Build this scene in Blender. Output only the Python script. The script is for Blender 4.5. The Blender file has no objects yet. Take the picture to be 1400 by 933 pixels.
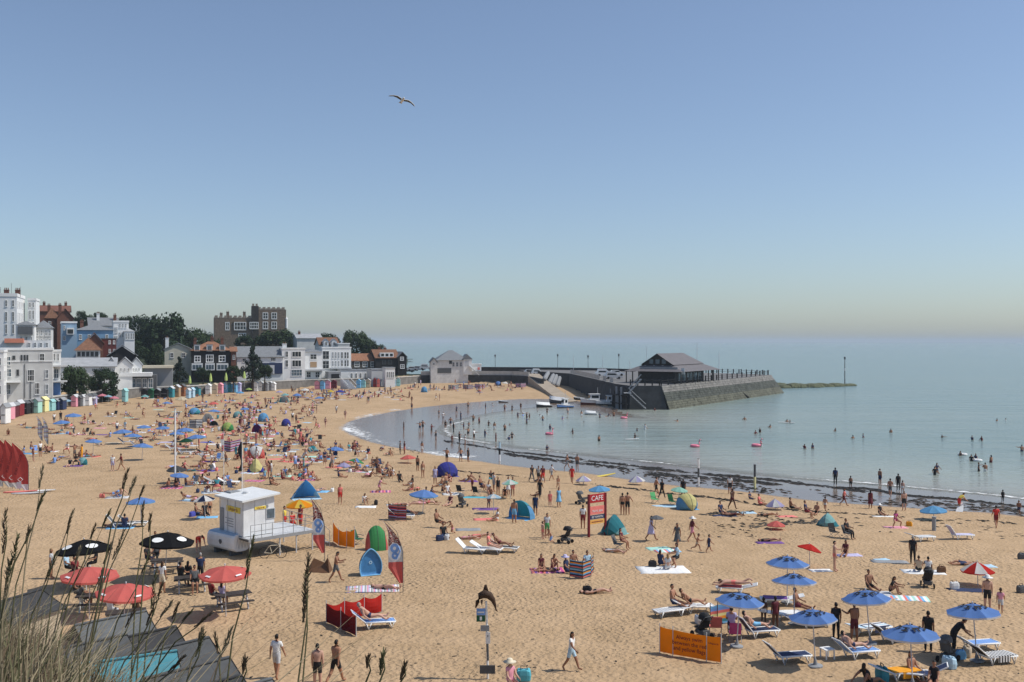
import bpy, bmesh, math, random
import numpy as np
from mathutils import Vector, Matrix, noise

R = math.radians
rnd = random.Random(7)
SC = bpy.context.scene
COLL = SC.collection

# ------------------------------------------------------------------ camera, sky, sun, exposure
F, CX, CY, HC = 1360.0, 700.0, 467.0, 15.0        # focal length (photo pixels), principal point, eye height over the sea
cam_data = bpy.data.cameras.new('camera')
cam_data.sensor_width = 36.0
cam_data.lens = 36.0 * F / 1400.0
cam_data.clip_start = 0.1
cam_data.clip_end = 40000.0
cam = bpy.data.objects.new('camera', cam_data)
cam.location = (0, 0, HC)
cam.rotation_euler = (R(90), 0, 0)
COLL.objects.link(cam)
SC.camera = cam

SUN_EL, SUN_AZ = 53.0, 91.0                        # azimuth clockwise from straight ahead (+Y): the sun stands to the right
world = bpy.data.worlds.new('World')
SC.world = world
world.use_nodes = True
wn = world.node_tree
wn.nodes.clear()
w_out = wn.nodes.new('ShaderNodeOutputWorld')
w_bg = wn.nodes.new('ShaderNodeBackground')
w_sky = wn.nodes.new('ShaderNodeTexSky')
w_sky.sky_type = 'NISHITA'
w_sky.sun_disc = False
w_sky.sun_elevation = R(SUN_EL)
w_sky.sun_rotation = R(SUN_AZ)
w_sky.altitude = 10.0
w_sky.air_density = 1.0
w_sky.dust_density = 0.8
w_sky.ozone_density = 2.0
w_bg.inputs['Strength'].default_value = 0.108
w_tint = wn.nodes.new('ShaderNodeVectorMath'); w_tint.operation = 'MULTIPLY'; w_tint.inputs[1].default_value = (.90, 1.0, 1.12)   # the print's slightly faded white balance
wn.links.new(w_sky.outputs[0], w_tint.inputs[0]); w_hsv = wn.nodes.new('ShaderNodeHueSaturation'); w_hsv.inputs['Saturation'].default_value = .88; wn.links.new(w_tint.outputs[0], w_hsv.inputs['Color']); wn.links.new(w_hsv.outputs[0], w_bg.inputs['Color'])
wn.links.new(w_bg.outputs[0], w_out.inputs['Surface'])

sun_data = bpy.data.lights.new('sun', 'SUN')
sun_data.energy = 3.9
sun_data.angle = R(0.53)
sun_data.color = (1.0, 0.95, 0.87)
sun = bpy.data.objects.new('sun', sun_data)
sdir = Vector((math.sin(R(SUN_AZ)) * math.cos(R(SUN_EL)), math.cos(R(SUN_AZ)) * math.cos(R(SUN_EL)), math.sin(R(SUN_EL))))
sun.rotation_euler = (-sdir).to_track_quat('-Z', 'Y').to_euler()
sun.location = sdir * 200
COLL.objects.link(sun)

SC.view_settings.view_transform = 'Standard'
SC.view_settings.look = 'None'
SC.view_settings.exposure = 0.0
SC.view_settings.gamma = 1.0
SC.view_settings.use_curve_mapping = False
SC.render.engine = 'CYCLES'
SC.cycles.use_denoising = True
SC.cycles.max_bounces = 5
SC.cycles.diffuse_bounces = 2
SC.cycles.glossy_bounces = 2
SC.cycles.transparent_max_bounces = 12

# ------------------------------------------------------------------ colours and materials
COL = {
 'white': (.80, .80, .78), 'cream': (.72, .64, .48), 'pale_grey': (.55, .56, .57), 'grey': (.28, .29, .30), 'dark_grey': (.10, .105, .11),
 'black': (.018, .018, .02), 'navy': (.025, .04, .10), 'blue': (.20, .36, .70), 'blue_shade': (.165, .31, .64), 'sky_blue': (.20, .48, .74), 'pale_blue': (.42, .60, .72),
 'teal': (.05, .27, .32), 'mint': (.40, .68, .58), 'green': (.09, .38, .14), 'dark_green': (.02, .10, .05), 'lime': (.45, .58, .18),
 'yellow': (.78, .60, .10), 'pale_yellow': (.80, .74, .36), 'orange': (.84, .36, .02), 'coral': (.76, .21, .18), 'red': (.62, .04, .03),
 'dark_red': (.22, .025, .03), 'maroon': (.12, .02, .03), 'pink': (.76, .33, .40), 'magenta': (.45, .06, .22), 'purple': (.16, .07, .26),
 'lavender': (.50, .47, .68), 'indigo': (.08, .09, .42), 'brown': (.14, .07, .035), 'tan': (.40, .27, .16), 'beige': (.52, .42, .30),
 'flag_red': (.66, .13, .11), 'teal_light': (.10, .42, .50), 'bronze': (.055, .03, .018), 'rust': (.30, .12, .05), 'light_teal': (.30, .56, .56),
}
MATS = {}
def mat(name, col=None, rough=.75, var=.12, scale=6.0, metal=0.0, spec=.3, bump=0.0, trans=0.0):
 """procedural material: base colour broken up by object-space noise"""
 if name in MATS: return MATS[name]
 if col is None: col = COL[name]
 m = bpy.data.materials.new(name); m.use_nodes = True
 nt = m.node_tree; b = nt.nodes['Principled BSDF']
 b.inputs['Roughness'].default_value = rough
 b.inputs['Metallic'].default_value = metal
 b.inputs['Specular IOR Level'].default_value = spec
 tc = nt.nodes.new('ShaderNodeTexCoord'); ns = nt.nodes.new('ShaderNodeTexNoise')
 ns.inputs['Scale'].default_value = scale; ns.inputs['Detail'].default_value = 4
 nt.links.new(tc.outputs['Object'], ns.inputs['Vector'])
 rp = nt.nodes.new('ShaderNodeValToRGB')
 rp.color_ramp.elements[0].position = .3; rp.color_ramp.elements[1].position = .7
 rp.color_ramp.elements[0].color = tuple(c * (1 - var) for c in col) + (1,)
 rp.color_ramp.elements[1].color = tuple(min(1, c * (1 + var * .7)) for c in col) + (1,)
 nt.links.new(ns.outputs['Fac'], rp.inputs['Fac'])
 nt.links.new(rp.outputs[0], b.inputs['Base Color'])
 if bump:
  bp = nt.nodes.new('ShaderNodeBump'); bp.inputs['Strength'].default_value = bump; bp.inputs['Distance'].default_value = .05
  nt.links.new(ns.outputs['Fac'], bp.inputs['Height']); nt.links.new(bp.outputs[0], b.inputs['Normal'])
 if trans:
  b.inputs['Transmission Weight'].default_value = trans
 MATS[name] = m
 return m
def stripes(name, cols, axis=2, size=.12, rough=.8):
 """woven fabric with bands of colour along one object axis (0 x, 1 y, 2 z)"""
 if name in MATS: return MATS[name]
 m = bpy.data.materials.new(name); m.use_nodes = True
 nt = m.node_tree; b = nt.nodes['Principled BSDF']; b.inputs['Roughness'].default_value = rough
 tc = nt.nodes.new('ShaderNodeTexCoord'); sp = nt.nodes.new('ShaderNodeSeparateXYZ')
 nt.links.new(tc.outputs['Object'], sp.inputs[0])
 mu = nt.nodes.new('ShaderNodeMath'); mu.operation = 'MULTIPLY'; mu.inputs[1].default_value = 1.0 / (size * len(cols))
 nt.links.new(sp.outputs[axis], mu.inputs[0])
 fr = nt.nodes.new('ShaderNodeMath'); fr.operation = 'FRACT'; nt.links.new(mu.outputs[0], fr.inputs[0])
 rp = nt.nodes.new('ShaderNodeValToRGB'); rp.color_ramp.interpolation = 'CONSTANT'
 els = rp.color_ramp.elements
 while len(els) < len(cols): els.new(.5)
 for i, c in enumerate(cols):
  els[i].position = i / len(cols); els[i].color = tuple(COL[c]) + (1,)
 nt.links.new(fr.outputs[0], rp.inputs[0]); nt.links.new(rp.outputs[0], b.inputs['Base Color'])
 if axis == 2: translucent(m, .4)
 MATS[name] = m
 return m
def M(n): return mat(n)
def C(n, rough=.8):
 """thin cloth of that colour: light shines through it"""
 k = 'cloth_' + n
 if k not in MATS: translucent(mat(k, COL[n], rough, .07, 2.5, spec=.15))
 return MATS[k]
def translucent(m, w=.5):
 nt = m.node_tree; b = nt.nodes['Principled BSDF']; t = nt.nodes.new('ShaderNodeBsdfTranslucent'); x = nt.nodes.new('ShaderNodeMixShader'); x.inputs[0].default_value = w
 src = b.inputs['Base Color'].links[0].from_socket; nt.links.new(src, t.inputs['Color']); nt.links.new(b.outputs[0], x.inputs[1]); nt.links.new(t.outputs[0], x.inputs[2]); nt.links.new(x.outputs[0], nt.nodes['Material Output'].inputs['Surface'])

SKIN = [mat('skin_fair', (.56, .33, .24), .55, .08), mat('skin_tanned', (.40, .20, .12), .55, .08), mat('skin_olive', (.30, .145, .085), .55, .08), mat('skin_deep', (.10, .045, .028), .5, .08)]
HAIR = [mat('hair_black', (.012, .01, .009), .6), mat('hair_brown', (.05, .026, .014), .6), mat('hair_fair', (.28, .17, .075), .6), mat('hair_grey', (.30, .29, .28), .6)]
GLASS = mat('window_glass', (.018, .024, .03), .08, .2, 2.0, spec=.6)
GLASS_L = mat('window_glass_pale', (.10, .14, .17), .1, .3, 2.0, spec=.6)

# ------------------------------------------------------------------ pixel of the photograph -> place in the world
def at(px, py, Y):
 return Vector(((px - CX) / F * Y, Y, HC - (py - CY) / F * Y))
def plane(px, py, z=0.0):
 return at(px, py, (HC - z) * F / (py - CY))
def ppm(px, py):                                   # pixels per metre for a thing standing at that ground pixel
 return F / G(px, py).y
def to_px(v):
 return CX + F * v[0] / v[1], CY + F * (HC - v[2]) / v[1]

# ------------------------------------------------------------------ mesh collector
class MB:
 def __init__(self): self.v = []; self.f = []; self.m = []
 def add(self, vs, fs, mi=0):
  o = len(self.v); self.v += [tuple(p) for p in vs]
  self.f += [tuple(i + o for i in f) for f in fs]; self.m += [mi] * len(fs)
  return self
 def box(self, x0, x1, y0, y1, z0, z1, mi=0, mtx=None):
  vs = [(x, y, z) for z in (z0, z1) for y in (y0, y1) for x in (x0, x1)]
  if mtx is not None: vs = [mtx @ Vector(p) for p in vs]
  return self.add(vs, [(0, 2, 3, 1), (4, 5, 7, 6), (0, 1, 5, 4), (2, 6, 7, 3), (0, 4, 6, 2), (1, 3, 7, 5)], mi)
 def quad(self, a, b, c, d, mi=0): return self.add([a, b, c, d], [(0, 1, 2, 3)], mi)
 def poly(self, pts, mi=0): return self.add(pts, [tuple(range(len(pts)))], mi)
 def prism(self, pts, d, mi=0):                 # closed outline extruded by vector d
  n = len(pts); d = Vector(d); vs = [Vector(p) for p in pts]; vs2 = [p + d for p in vs]
  fs = [tuple(range(n))[::-1], tuple(range(n, 2 * n))] + [(i, (i + 1) % n, n + (i + 1) % n, n + i) for i in range(n)]
  return self.add(vs + vs2, fs, mi)
 def tube(self, pts, rad, n=6, mi=0, caps=True):
  pts = [Vector(p) for p in pts]
  if not hasattr(rad, '__len__'): rad = [rad] * len(pts)
  rings = []
  for i, p in enumerate(pts):
   t = (pts[min(i + 1, len(pts) - 1)] - pts[max(i - 1, 0)])
   if t.length < 1e-9: t = Vector((0, 0, 1))
   t.normalize()
   a = Vector((0, 0, 1)) if abs(t.z) < .9 else Vector((1, 0, 0))
   s = t.cross(a).normalized(); q = s.cross(t)
   rings.append([p + (s * math.cos(2 * math.pi * k / n) + q * math.sin(2 * math.pi * k / n)) * rad[i] for k in range(n)])
  vs = [v for r in rings for v in r]; fs = []
  for i in range(len(pts) - 1):
   for k in range(n):
    k2 = (k + 1) % n
    fs.append((i * n + k, (i + 1) * n + k, (i + 1) * n + k2, i * n + k2))
  if caps:
   fs.append(tuple(range(n))); fs.append(tuple(range((len(pts) - 1) * n, len(pts) * n))[::-1])
  return self.add(vs, fs, mi)
 def lathe(self, prof, n=12, mi=0, c=(0, 0, 0)):   # prof: list of (r, z)
  vs = []; fs = []
  for r, z in prof:
   for k in range(n): vs.append((c[0] + r * math.cos(2 * math.pi * k / n), c[1] + r * math.sin(2 * math.pi * k / n), c[2] + z))
  for i in range(len(prof) - 1):
   for k in range(n):
    k2 = (k + 1) % n; fs.append((i * n + k, i * n + k2, (i + 1) * n + k2, (i + 1) * n + k))
  return self.add(vs, fs, mi)
 def ellipsoid(self, c, r, nu=10, nv=7, mi=0, mtx=None):
  vs = []; fs = []
  for j in range(nv + 1):
   th = math.pi * j / nv
   for i in range(nu):
    ph = 2 * math.pi * i / nu
    p = Vector((r[0] * math.sin(th) * math.cos(ph), r[1] * math.sin(th) * math.sin(ph), r[2] * math.cos(th)))
    if mtx is not None: p = mtx @ p
    vs.append(Vector(c) + p)
  for j in range(nv):
   for i in range(nu):
    i2 = (i + 1) % nu; fs.append((j * nu + i, (j + 1) * nu + i, (j + 1) * nu + i2, j * nu + i2))
  return self.add(vs, fs, mi)
 def mesh(self, name='mesh', smooth=False):
  me = bpy.data.meshes.new(name); me.from_pydata(self.v, [], self.f)
  for i in range(max(self.m, default=0) + 1): me.materials.append(None)
  me.polygons.foreach_set('material_index', self.m)
  if smooth: me.polygons.foreach_set('use_smooth', [True] * len(self.f))
  me.update()
  return me
 def build(self, name, mats, parent=None, smooth=False, **kw):
  return link(name, self.mesh(name, smooth), mats, parent, **kw)

def link(name, me, mats, parent=None, loc=None, rz=None, scale=None):
 o = bpy.data.objects.new(name, me); COLL.objects.link(o)
 if mats is not None:
  if not isinstance(mats, (list, tuple)): mats = [mats]
  for i, s in enumerate(o.material_slots):
   s.link = 'OBJECT'; s.material = mats[min(i, len(mats) - 1)]
 if parent is not None: o.parent = parent
 if loc is not None: o.location = loc
 if rz is not None: o.rotation_euler = (0, 0, R(rz))
 if scale is not None: o.scale = (scale,) * 3 if not hasattr(scale, '__len__') else scale
 return o
def tag(o, label, cat, group=None):
 o['label'] = label; o['category'] = cat
 if group: o['group'] = group
 return o
def thing(name, label, cat, loc=(0, 0, 0), rz=0.0, group=None):
 o = bpy.data.objects.new(name, None); COLL.objects.link(o)
 o.location = loc; o.rotation_euler = (0, 0, R(rz)); o.empty_display_size = .2
 return tag(o, label, cat, group)
CACHE = {}
def cached(key, fn):
 if key not in CACHE: CACHE[key] = fn()
 return CACHE[key]
def text_mesh(body, size):
 def mk():
  cu = bpy.data.curves.new('lettering', 'FONT'); cu.body = body; cu.size = size; cu.align_x = 'CENTER'; cu.align_y = 'CENTER'; cu.extrude = .004; cu.resolution_u = 2
  o = bpy.data.objects.new('lettering', cu); COLL.objects.link(o)
  dg = bpy.context.evaluated_depsgraph_get()
  me = bpy.data.meshes.new_from_object(o.evaluated_get(dg)); me.materials.clear(); me.materials.append(None)
  bpy.data.objects.remove(o); bpy.data.curves.remove(cu)
  return me
 return cached(('text', body, size), mk)
def lettering(body, size, material, parent, loc, rot=(90, 0, 0), sx=1.0):
 o = link('lettering', text_mesh(body, size), material, parent, loc)
 o.rotation_euler = tuple(R(a) for a in rot); o.scale = (sx, 1, 1)
 return o

# ------------------------------------------------------------------ people: one continuous skinned mesh per pose, shared by figures
# slots: 0 skin 1 hair 2 chest 3 belly 4 hips 5 thigh 6 shin 7 upper arm 8 foot 9 eye
def make_pose(lean=0, hips=(0, 0), knees=(0, 0), arms=(0, 0), elbows=(10, 10), ab=(6, 6), pitch=0, head=0, spread=3, long_hair=False, child=False, female=False):
 j = {}; rad = {}; bones = []
 def V(x, y, z): return Vector((x, y, z))
 def d(a): return V(0, -math.sin(R(a)), -math.cos(R(a)))
 ll = .82 if child else 1.0
 u = V(0, -math.sin(R(lean)), math.cos(R(lean)))
 fw = V(0, -math.cos(R(lean)), -math.sin(R(lean)))
 sw = .155 if female else .18
 def J(n, p, r): j[n] = p; rad[n] = (r[0] * 1.2, r[1] * 1.2)
 J('pelvis', V(0, 0, 0), (.15 if female else .14, .105)); J('spine', u * .17, (.115 if female else .135, .092)); J('chest', u * .36, (.14 if female else .165, .11))
 J('neck', u * .50, (.055, .055)); J('head', u * .58, (.05, .05))
 bones += [('pelvis', 'spine'), ('spine', 'chest'), ('chest', 'neck'), ('neck', 'head')]
 for s, sg in ((0, 1), (1, -1)):
  t = 'LR'[s]
  J('sh' + t, u * .45 + V(sg * sw, 0, 0), (.06, .06))
  a = d(arms[s] + 0); side = math.sin(R(ab[s]))
  ua = (a * math.cos(R(ab[s])) + V(sg * side, 0, 0)).normalized()
  J('el' + t, j['sh' + t] + ua * .28, (.042, .042))
  fa = (d(arms[s] + elbows[s]) * math.cos(R(ab[s] * .4)) + V(sg * side * .4, 0, 0)).normalized()
  J('wr' + t, j['el' + t] + fa * .24, (.028, .026)); J('ha' + t, j['wr' + t] + fa * .09, (.036, .02))
  j['fa' + t] = fa
  J('hp' + t, V(sg * .085, 0, -.05), (.095, .095))
  th = (d(hips[s]) + V(sg * math.sin(R(spread)), 0, 0)).normalized()
  J('kn' + t, j['hp' + t] + th * .43 * ll, (.058, .06))
  sa = hips[s] - knees[s]
  sh = (d(sa) + V(sg * math.sin(R(spread)) * .2, 0, 0)).normalized()
  J('an' + t, j['kn' + t] + sh * .41 * ll, (.037, .04))
  fdir = d(sa + 80)
  J('to' + t, j['an' + t] + sh * .05 + fdir * .17, (.04, .026))
  bones += [('chest', 'sh' + t), ('sh' + t, 'el' + t), ('el' + t, 'wr' + t), ('wr' + t, 'ha' + t), ('pelvis', 'hp' + t), ('hp' + t, 'kn' + t), ('kn' + t, 'an' + t), ('an' + t, 'to' + t)]
 names = [n for n in j if n in rad]; idx = {n: i for i, n in enumerate(names)}
 me = bpy.data.meshes.new('body'); me.from_pydata([j[n] for n in names], [(idx[a], idx[b]) for a, b in bones], [])
 o = bpy.data.objects.new('body', me); COLL.objects.link(o)
 md = o.modifiers.new('skin', 'SKIN'); md.use_smooth_shade = True
 for i, n in enumerate(names):
  sv = me.skin_vertices[0].data[i]; sv.radius = rad[n]; sv.use_root = (n == 'pelvis')
 sb = o.modifiers.new('sub', 'SUBSURF'); sb.levels = 1; sb.render_levels = 1
 dg = bpy.context.evaluated_depsgraph_get()
 ev = bpy.data.meshes.new_from_object(o.evaluated_get(dg))
 bpy.data.objects.remove(o)
 mb = MB()
 vs = [v.co.copy() for v in ev.vertices]
 seg = [(a, b, j[a], j[b], (max(rad[a]) + max(rad[b])) * .5) for a, b in bones]
 for p in ev.polygons:
  c = p.center; best = None
  for a, b, A, B, r in seg:
   ab_ = B - A; t = max(0, min(1, (c - A).dot(ab_) / ab_.length_squared)); q = ((c - A - ab_ * t).length) / r
   if best is None or q < best[0]: best = (q, a, b, t)
  _, a, b, t = best; s = 0
  if (a, b) == ('pelvis', 'spine'): s = 4 if t < .45 else 3
  elif (a, b) == ('spine', 'chest'): s = 3 if t < .4 else 2
  elif (a, b) == ('chest', 'neck'): s = 2 if t < .75 else 0
  elif a == 'chest': s = 2
  elif a[:2] == 'sh': s = 7 if t < .6 else 0
  elif a == 'pelvis': s = 4
  elif a[:2] == 'hp': s = 4 if t < .12 else (5 if t < .72 else 6)
  elif a[:2] == 'kn': s = 6
  elif a[:2] == 'an': s = 8
  mb.add([vs[i] for i in p.vertices], [tuple(range(len(p.vertices)))], s)
 bpy.data.meshes.remove(ev)
 # fingers: four unequal bent fingers and a thumb from the side of the palm
 for t, sg in (('L', 1), ('R', -1)):
  h = j['ha' + t]; fa = j['fa' + t]; sx = fa.cross(V(1, 0, 0))
  sx = sx.normalized() if sx.length > .1 else V(0, 1, 0)
  for k, ln in enumerate((.062, .072, .068, .052)):
   b0 = h + sx * (.026 * (k - 1.5) * .8); c_ = V(-sg, 0, 0) * .018
   mb.tube([b0, b0 + fa * ln * .55, b0 + fa * ln + c_], [.0095, .009, .007], 4)
  b0 = h - fa * .05 + sx * .028
  mb.tube([b0, b0 + (fa * .5 + sx).normalized() * .035, b0 + (fa + sx * .6).normalized() * .065], [.011, .01, .008], 4)
 # head with nose, ears, eyes, hair
 hs = 1.22 if child else 1.0
 hl = lean + head
 up = V(0, -math.sin(R(hl)), math.cos(R(hl))); ff = V(0, -math.cos(R(hl)), -math.sin(R(hl)))
 hc = j['neck'] + u * .06 + up * .105 * hs
 Mh = Matrix((V(1, 0, 0), -ff, up)).transposed()
 nu, nv = 12, 9; base = len(mb.v); hv = []
 for a in range(nv + 1):
  th = math.pi * a / nv
  for b in range(nu):
   ph = 2 * math.pi * b / nu
   x, y, z = math.sin(th) * math.cos(ph), math.sin(th) * math.sin(ph), math.cos(th)
   k = 1 - .22 * max(0, -z)                     # narrower jaw
   q = V(x * .074 * k, y * .092 * (1 - .1 * max(0, -z)) - .012 * max(0, -z), z * .118)
   hv.append(q * hs)
 for a in range(nv):
  for b in range(nu):
   b2 = (b + 1) % nu; ids = [a * nu + b, (a + 1) * nu + b, (a + 1) * nu + b2, a * nu + b2]
   c = sum((hv[i] for i in ids), V(0, 0, 0)) / 4 / hs
   hair = c.z > .062 or (c.y > .012 and c.z > -.05) or (long_hair and c.y > -.01 and c.z > -.07)
   mb.add([hc + Mh @ (hv[i] * (1.07 if hair else 1.0)) for i in ids], [(0, 1, 2, 3)], 1 if hair else 0)
 hp = lambda x, y, z: hc + Mh @ (V(x, y, z) * hs)
 mb.add([hp(-.014, -.088, -.03), hp(.014, -.088, -.03), hp(0, -.115, -.028), hp(0, -.09, .018)], [(0, 2, 3), (2, 1, 3), (0, 1, 2)], 0)
 for sg in (1, -1):
  mb.ellipsoid(hp(sg * .03, -.083, .008), (.011, .008, .007), 6, 4, 9)
  mb.ellipsoid(hp(sg * .078, .008, -.005), (.011 * hs, .02 * hs, .03 * hs), 6, 4, 0)
 mb.box(-.02, .02, -.003, .003, -.004, .004, 9, Matrix.Translation(hp(0, -.09, -.058)))
 if long_hair:
  mb.ellipsoid(hp(0, .055, -.09), (.075 * hs, .045 * hs, .17 * hs), 8, 6, 1, Mh)
 # whole-body pitch, then rest on the ground
 rot = Matrix.Rotation(R(pitch), 3, 'X')
 pts = [rot @ Vector(p) for p in mb.v]
 mz = min(p.z for p in pts)
 mb.v = [(p.x, p.y, p.z - mz) for p in pts]
 me = mb.mesh('person_body', True)
 while len(me.materials) < 10: me.materials.append(None)
 bm = bmesh.new(); bm.from_mesh(me); bmesh.ops.remove_doubles(bm, verts=bm.verts, dist=.0008); bm.to_mesh(me); bm.free()
 return me
POSES = {
 'stand': dict(arms=(2, -3)), 'stand_hips': dict(arms=(-25, -25), elbows=(75, 75), ab=(32, 32)), 'stand_arm': dict(arms=(40, 0), elbows=(60, 15), hips=(4, -3)),
 'walk': dict(hips=(26, -16), knees=(8, 20), arms=(-22, 24), elbows=(15, 25), lean=4), 'walk_b': dict(hips=(-18, 24), knees=(28, 6), arms=(20, -20), elbows=(25, 12), lean=3),
 'stroll': dict(hips=(15, -9), knees=(4, 14), arms=(-10, 12), elbows=(10, 16), ab=(12, 12), lean=2),
 'phone': dict(hips=(24, -18), knees=(6, 16), arms=(25, 18), elbows=(75, 80), lean=6, head=22),
 'bend': dict(lean=82, hips=(6, 2), knees=(8, 6), arms=(10, -5), elbows=(15, 15), head=-25), 'stoop': dict(lean=45, hips=(8, 2), knees=(10, 8), arms=(35, 25), elbows=(30, 30)),
 'sit': dict(lean=-4, hips=(84, 82), knees=(4, 8), arms=(28, 22), elbows=(40, 45), spread=8), 'sit_knees': dict(lean=20, hips=(128, 124), knees=(112, 108), arms=(58, 54), elbows=(28, 30), spread=8),
 'sit_back': dict(lean=-30, hips=(86, 98), knees=(2, 40), arms=(-52, -50), elbows=(4, 4), ab=(15, 15), head=26), 'sit_cross': dict(lean=8, hips=(72, 72), knees=(95, 95), arms=(30, 26), elbows=(50, 50), spread=45),
 'chair': dict(lean=-10, hips=(82, 80), knees=(78, 82), arms=(20, 20), elbows=(60, 60), head=8), 'lounge': dict(lean=-48, hips=(86, 96), knees=(4, 42), arms=(10, 14), elbows=(50, 40), head=30),
 'lie': dict(pitch=-90, hips=(0, 18), knees=(0, 42), arms=(-4, 5), ab=(16, 16)), 'lie_front': dict(pitch=90, hips=(-2, -2), knees=(4, 26), arms=(150, 145), elbows=(35, 30), ab=(25, 25), head=-15),
 'lie_prop': dict(pitch=90, lean=-28, hips=(0, 0), knees=(10, 4), arms=(62, 60), elbows=(60, 60), head=-40), 'kneel': dict(lean=22, hips=(30, 25), knees=(118, 115), arms=(45, 40), elbows=(30, 35), head=10),
 'wade': dict(arms=(12, 8), elbows=(30, 40), ab=(38, 34), hips=(8, -6)), 'wave': dict(arms=(60, 5), elbows=(40, 20), ab=(70, 15), hips=(10, -8)),
 'run': dict(hips=(42, -25), knees=(38, 55), arms=(-35, 35), elbows=(70, 70), lean=12), 'hold_up': dict(arms=(150, 5), elbows=(10, 10), ab=(12, 8), hips=(14, -10)),
}
POSE_WORD = {'stand': 'standing', 'stand_hips': 'standing hands on hips', 'stand_arm': 'standing', 'walk': 'walking', 'walk_b': 'walking', 'stroll': 'strolling', 'phone': 'walking head down', 'bend': 'bending over', 'stoop': 'stooping',
   'sit': 'sitting', 'sit_knees': 'sitting with knees up', 'sit_back': 'sitting leaning back', 'sit_cross': 'sitting cross-legged', 'chair': 'sitting', 'lounge': 'lounging', 'lie': 'lying', 'lie_front': 'lying face down', 'lie_prop': 'lying propped up',
   'kneel': 'kneeling', 'wade': 'wading', 'wave': 'wading arm out', 'run': 'running', 'hold_up': 'walking arm up'}
def pose_mesh(pose, long_hair, child, female):
 return cached(('pose', pose, long_hair, child, female), lambda: make_pose(long_hair=long_hair, child=child, female=female, **POSES[pose]))
# warm the pose cache while the scene is still empty
for _p in POSES:
 for _lh, _ch, _fe in ((False, False, False), (True, False, True)):
  pose_mesh(_p, _lh, _ch, _fe)
for _p in ('stand', 'walk', 'walk_b', 'run', 'sit', 'sit_knees', 'kneel', 'wade', 'bend', 'stand_arm'):
 pose_mesh(_p, False, True, False)
# ------------------------------------------------------------------ shoreline curves -> heights of sand, headland and sea bed
def smooth(a, b, x):
 t = np.clip((x - a) / (b - a), 0, 1); return t * t * (3 - 2 * t)
SHORE = [(1900, 745), (1400, 684), (1300, 674), (1200, 665), (1120, 659), (1000, 647), (900, 635), (800, 624), (700, 613), (640, 604), (606, 596), (598, 588), (612, 578), (650, 569), (700, 561), (760, 556), (800, 560), (830, 566), (870, 572)]
WET = [(1900, 772), (1400, 707), (1300, 699), (1200, 692), (1100, 684), (1000, 671), (900, 662), (800, 648), (700, 638), (620, 626), (560, 616), (510, 606), (476, 593), (469, 584), (486, 574), (540, 563), (600, 555), (680, 548), (740, 546), (790, 549), (830, 557), (870, 566)]
HUTS = [(-220, 612), (0, 580), (60, 563), (100, 557), (150, 551), (193, 546), (250, 544), (300, 540), (360, 536), (420, 533), (480, 531), (548, 528), (590, 525), (640, 525), (700, 526), (742, 531)]
def catmull(pts, n=3):
 out = []
 P = [pts[0]] + list(pts) + [pts[-1]]
 for i in range(1, len(P) - 2):
  p0, p1, p2, p3 = (np.array(P[k], float) for k in (i - 1, i, i + 1, i + 2))
  for k in range(n):
   t = k / n
   out.append(.5 * ((2 * p1) + (-p0 + p2) * t + (2 * p0 - 5 * p1 + 4 * p2 - p3) * t * t + (-p0 + 3 * p1 - 3 * p2 + p3) * t ** 3))
 out.append(np.array(pts[-1], float)); return np.array(out)
def to_plane(pts, z): return np.array([plane(p[0], p[1], z).xy[:] for p in pts])
shore_w = catmull(to_plane(SHORE, 0.0)); wet_w = catmull(to_plane(WET, .15)); huts_w = to_plane(HUTS, 1.65)
FAR = [[16, 345], [-30, 354], [-52, 422], [-72, 3000], [6000, 3000], [6000, 10]]
sea_poly = np.vstack([shore_w, FAR])
wet_poly = np.vstack([wet_w, FAR])
land_poly = np.vstack([huts_w, [[12, 338], [10, 344], [-30, 352], [-52, 420], [-70, 760], [-700, 760], [-700, 60]]])
def sdist(P, line, poly):
 """distance to the polyline, negative inside the polygon"""
 P = np.asarray(P, float); out = np.full(len(P), 1e9)
 for a, b in zip(line[:-1], line[1:]):
  ab = b - a; t = np.clip(((P - a) @ ab) / max(ab @ ab, 1e-9), 0, 1)
  out = np.minimum(out, np.hypot(*(P - a - t[:, None] * ab).T))
 ins = np.zeros(len(P), bool); n = len(poly)
 for i in range(n):
  a, b = poly[i], poly[(i + 1) % n]
  c = (a[1] > P[:, 1]) != (b[1] > P[:, 1])
  with np.errstate(divide='ignore', invalid='ignore'):
   xi = (b[0] - a[0]) * (P[:, 1] - a[1]) / (b[1] - a[1]) + a[0]
  ins ^= c & (P[:, 0] < xi)
 return np.where(ins, -out, out)
land_line = np.vstack([land_poly, land_poly[:1]])
def heights(P):
 P = np.asarray(P, float).reshape(-1, 2)
 s = sdist(P, shore_w, sea_poly); w = sdist(P, wet_w, wet_poly); d = -sdist(P, land_line, land_poly)
 z = np.where(s > 0, .12 * np.clip(s / 7, 0, 1), np.maximum(.05 * s, -2.0)) + 1.5 * (1 - np.exp(-np.clip(w, 0, None) / 26))
 rise = smooth(-25, -75, P[:, 0])
 hill = 2.2 * smooth(9.5, 12.0, d) + 11.5 * rise * smooth(28, 150, d)
 z = np.where(d > 0, np.maximum(z, 1.3) + hill, z)
 return z, s, w, d
GX0, GY0, GS, GNX, GNY = -330.0, 14.0, .8, 640, 490
_gx, _gy = np.meshgrid(GX0 + GS * np.arange(GNX), GY0 + GS * np.arange(GNY))
_GZ = heights(np.stack([_gx.ravel(), _gy.ravel()], 1))[0].reshape(GNY, GNX)
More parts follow.
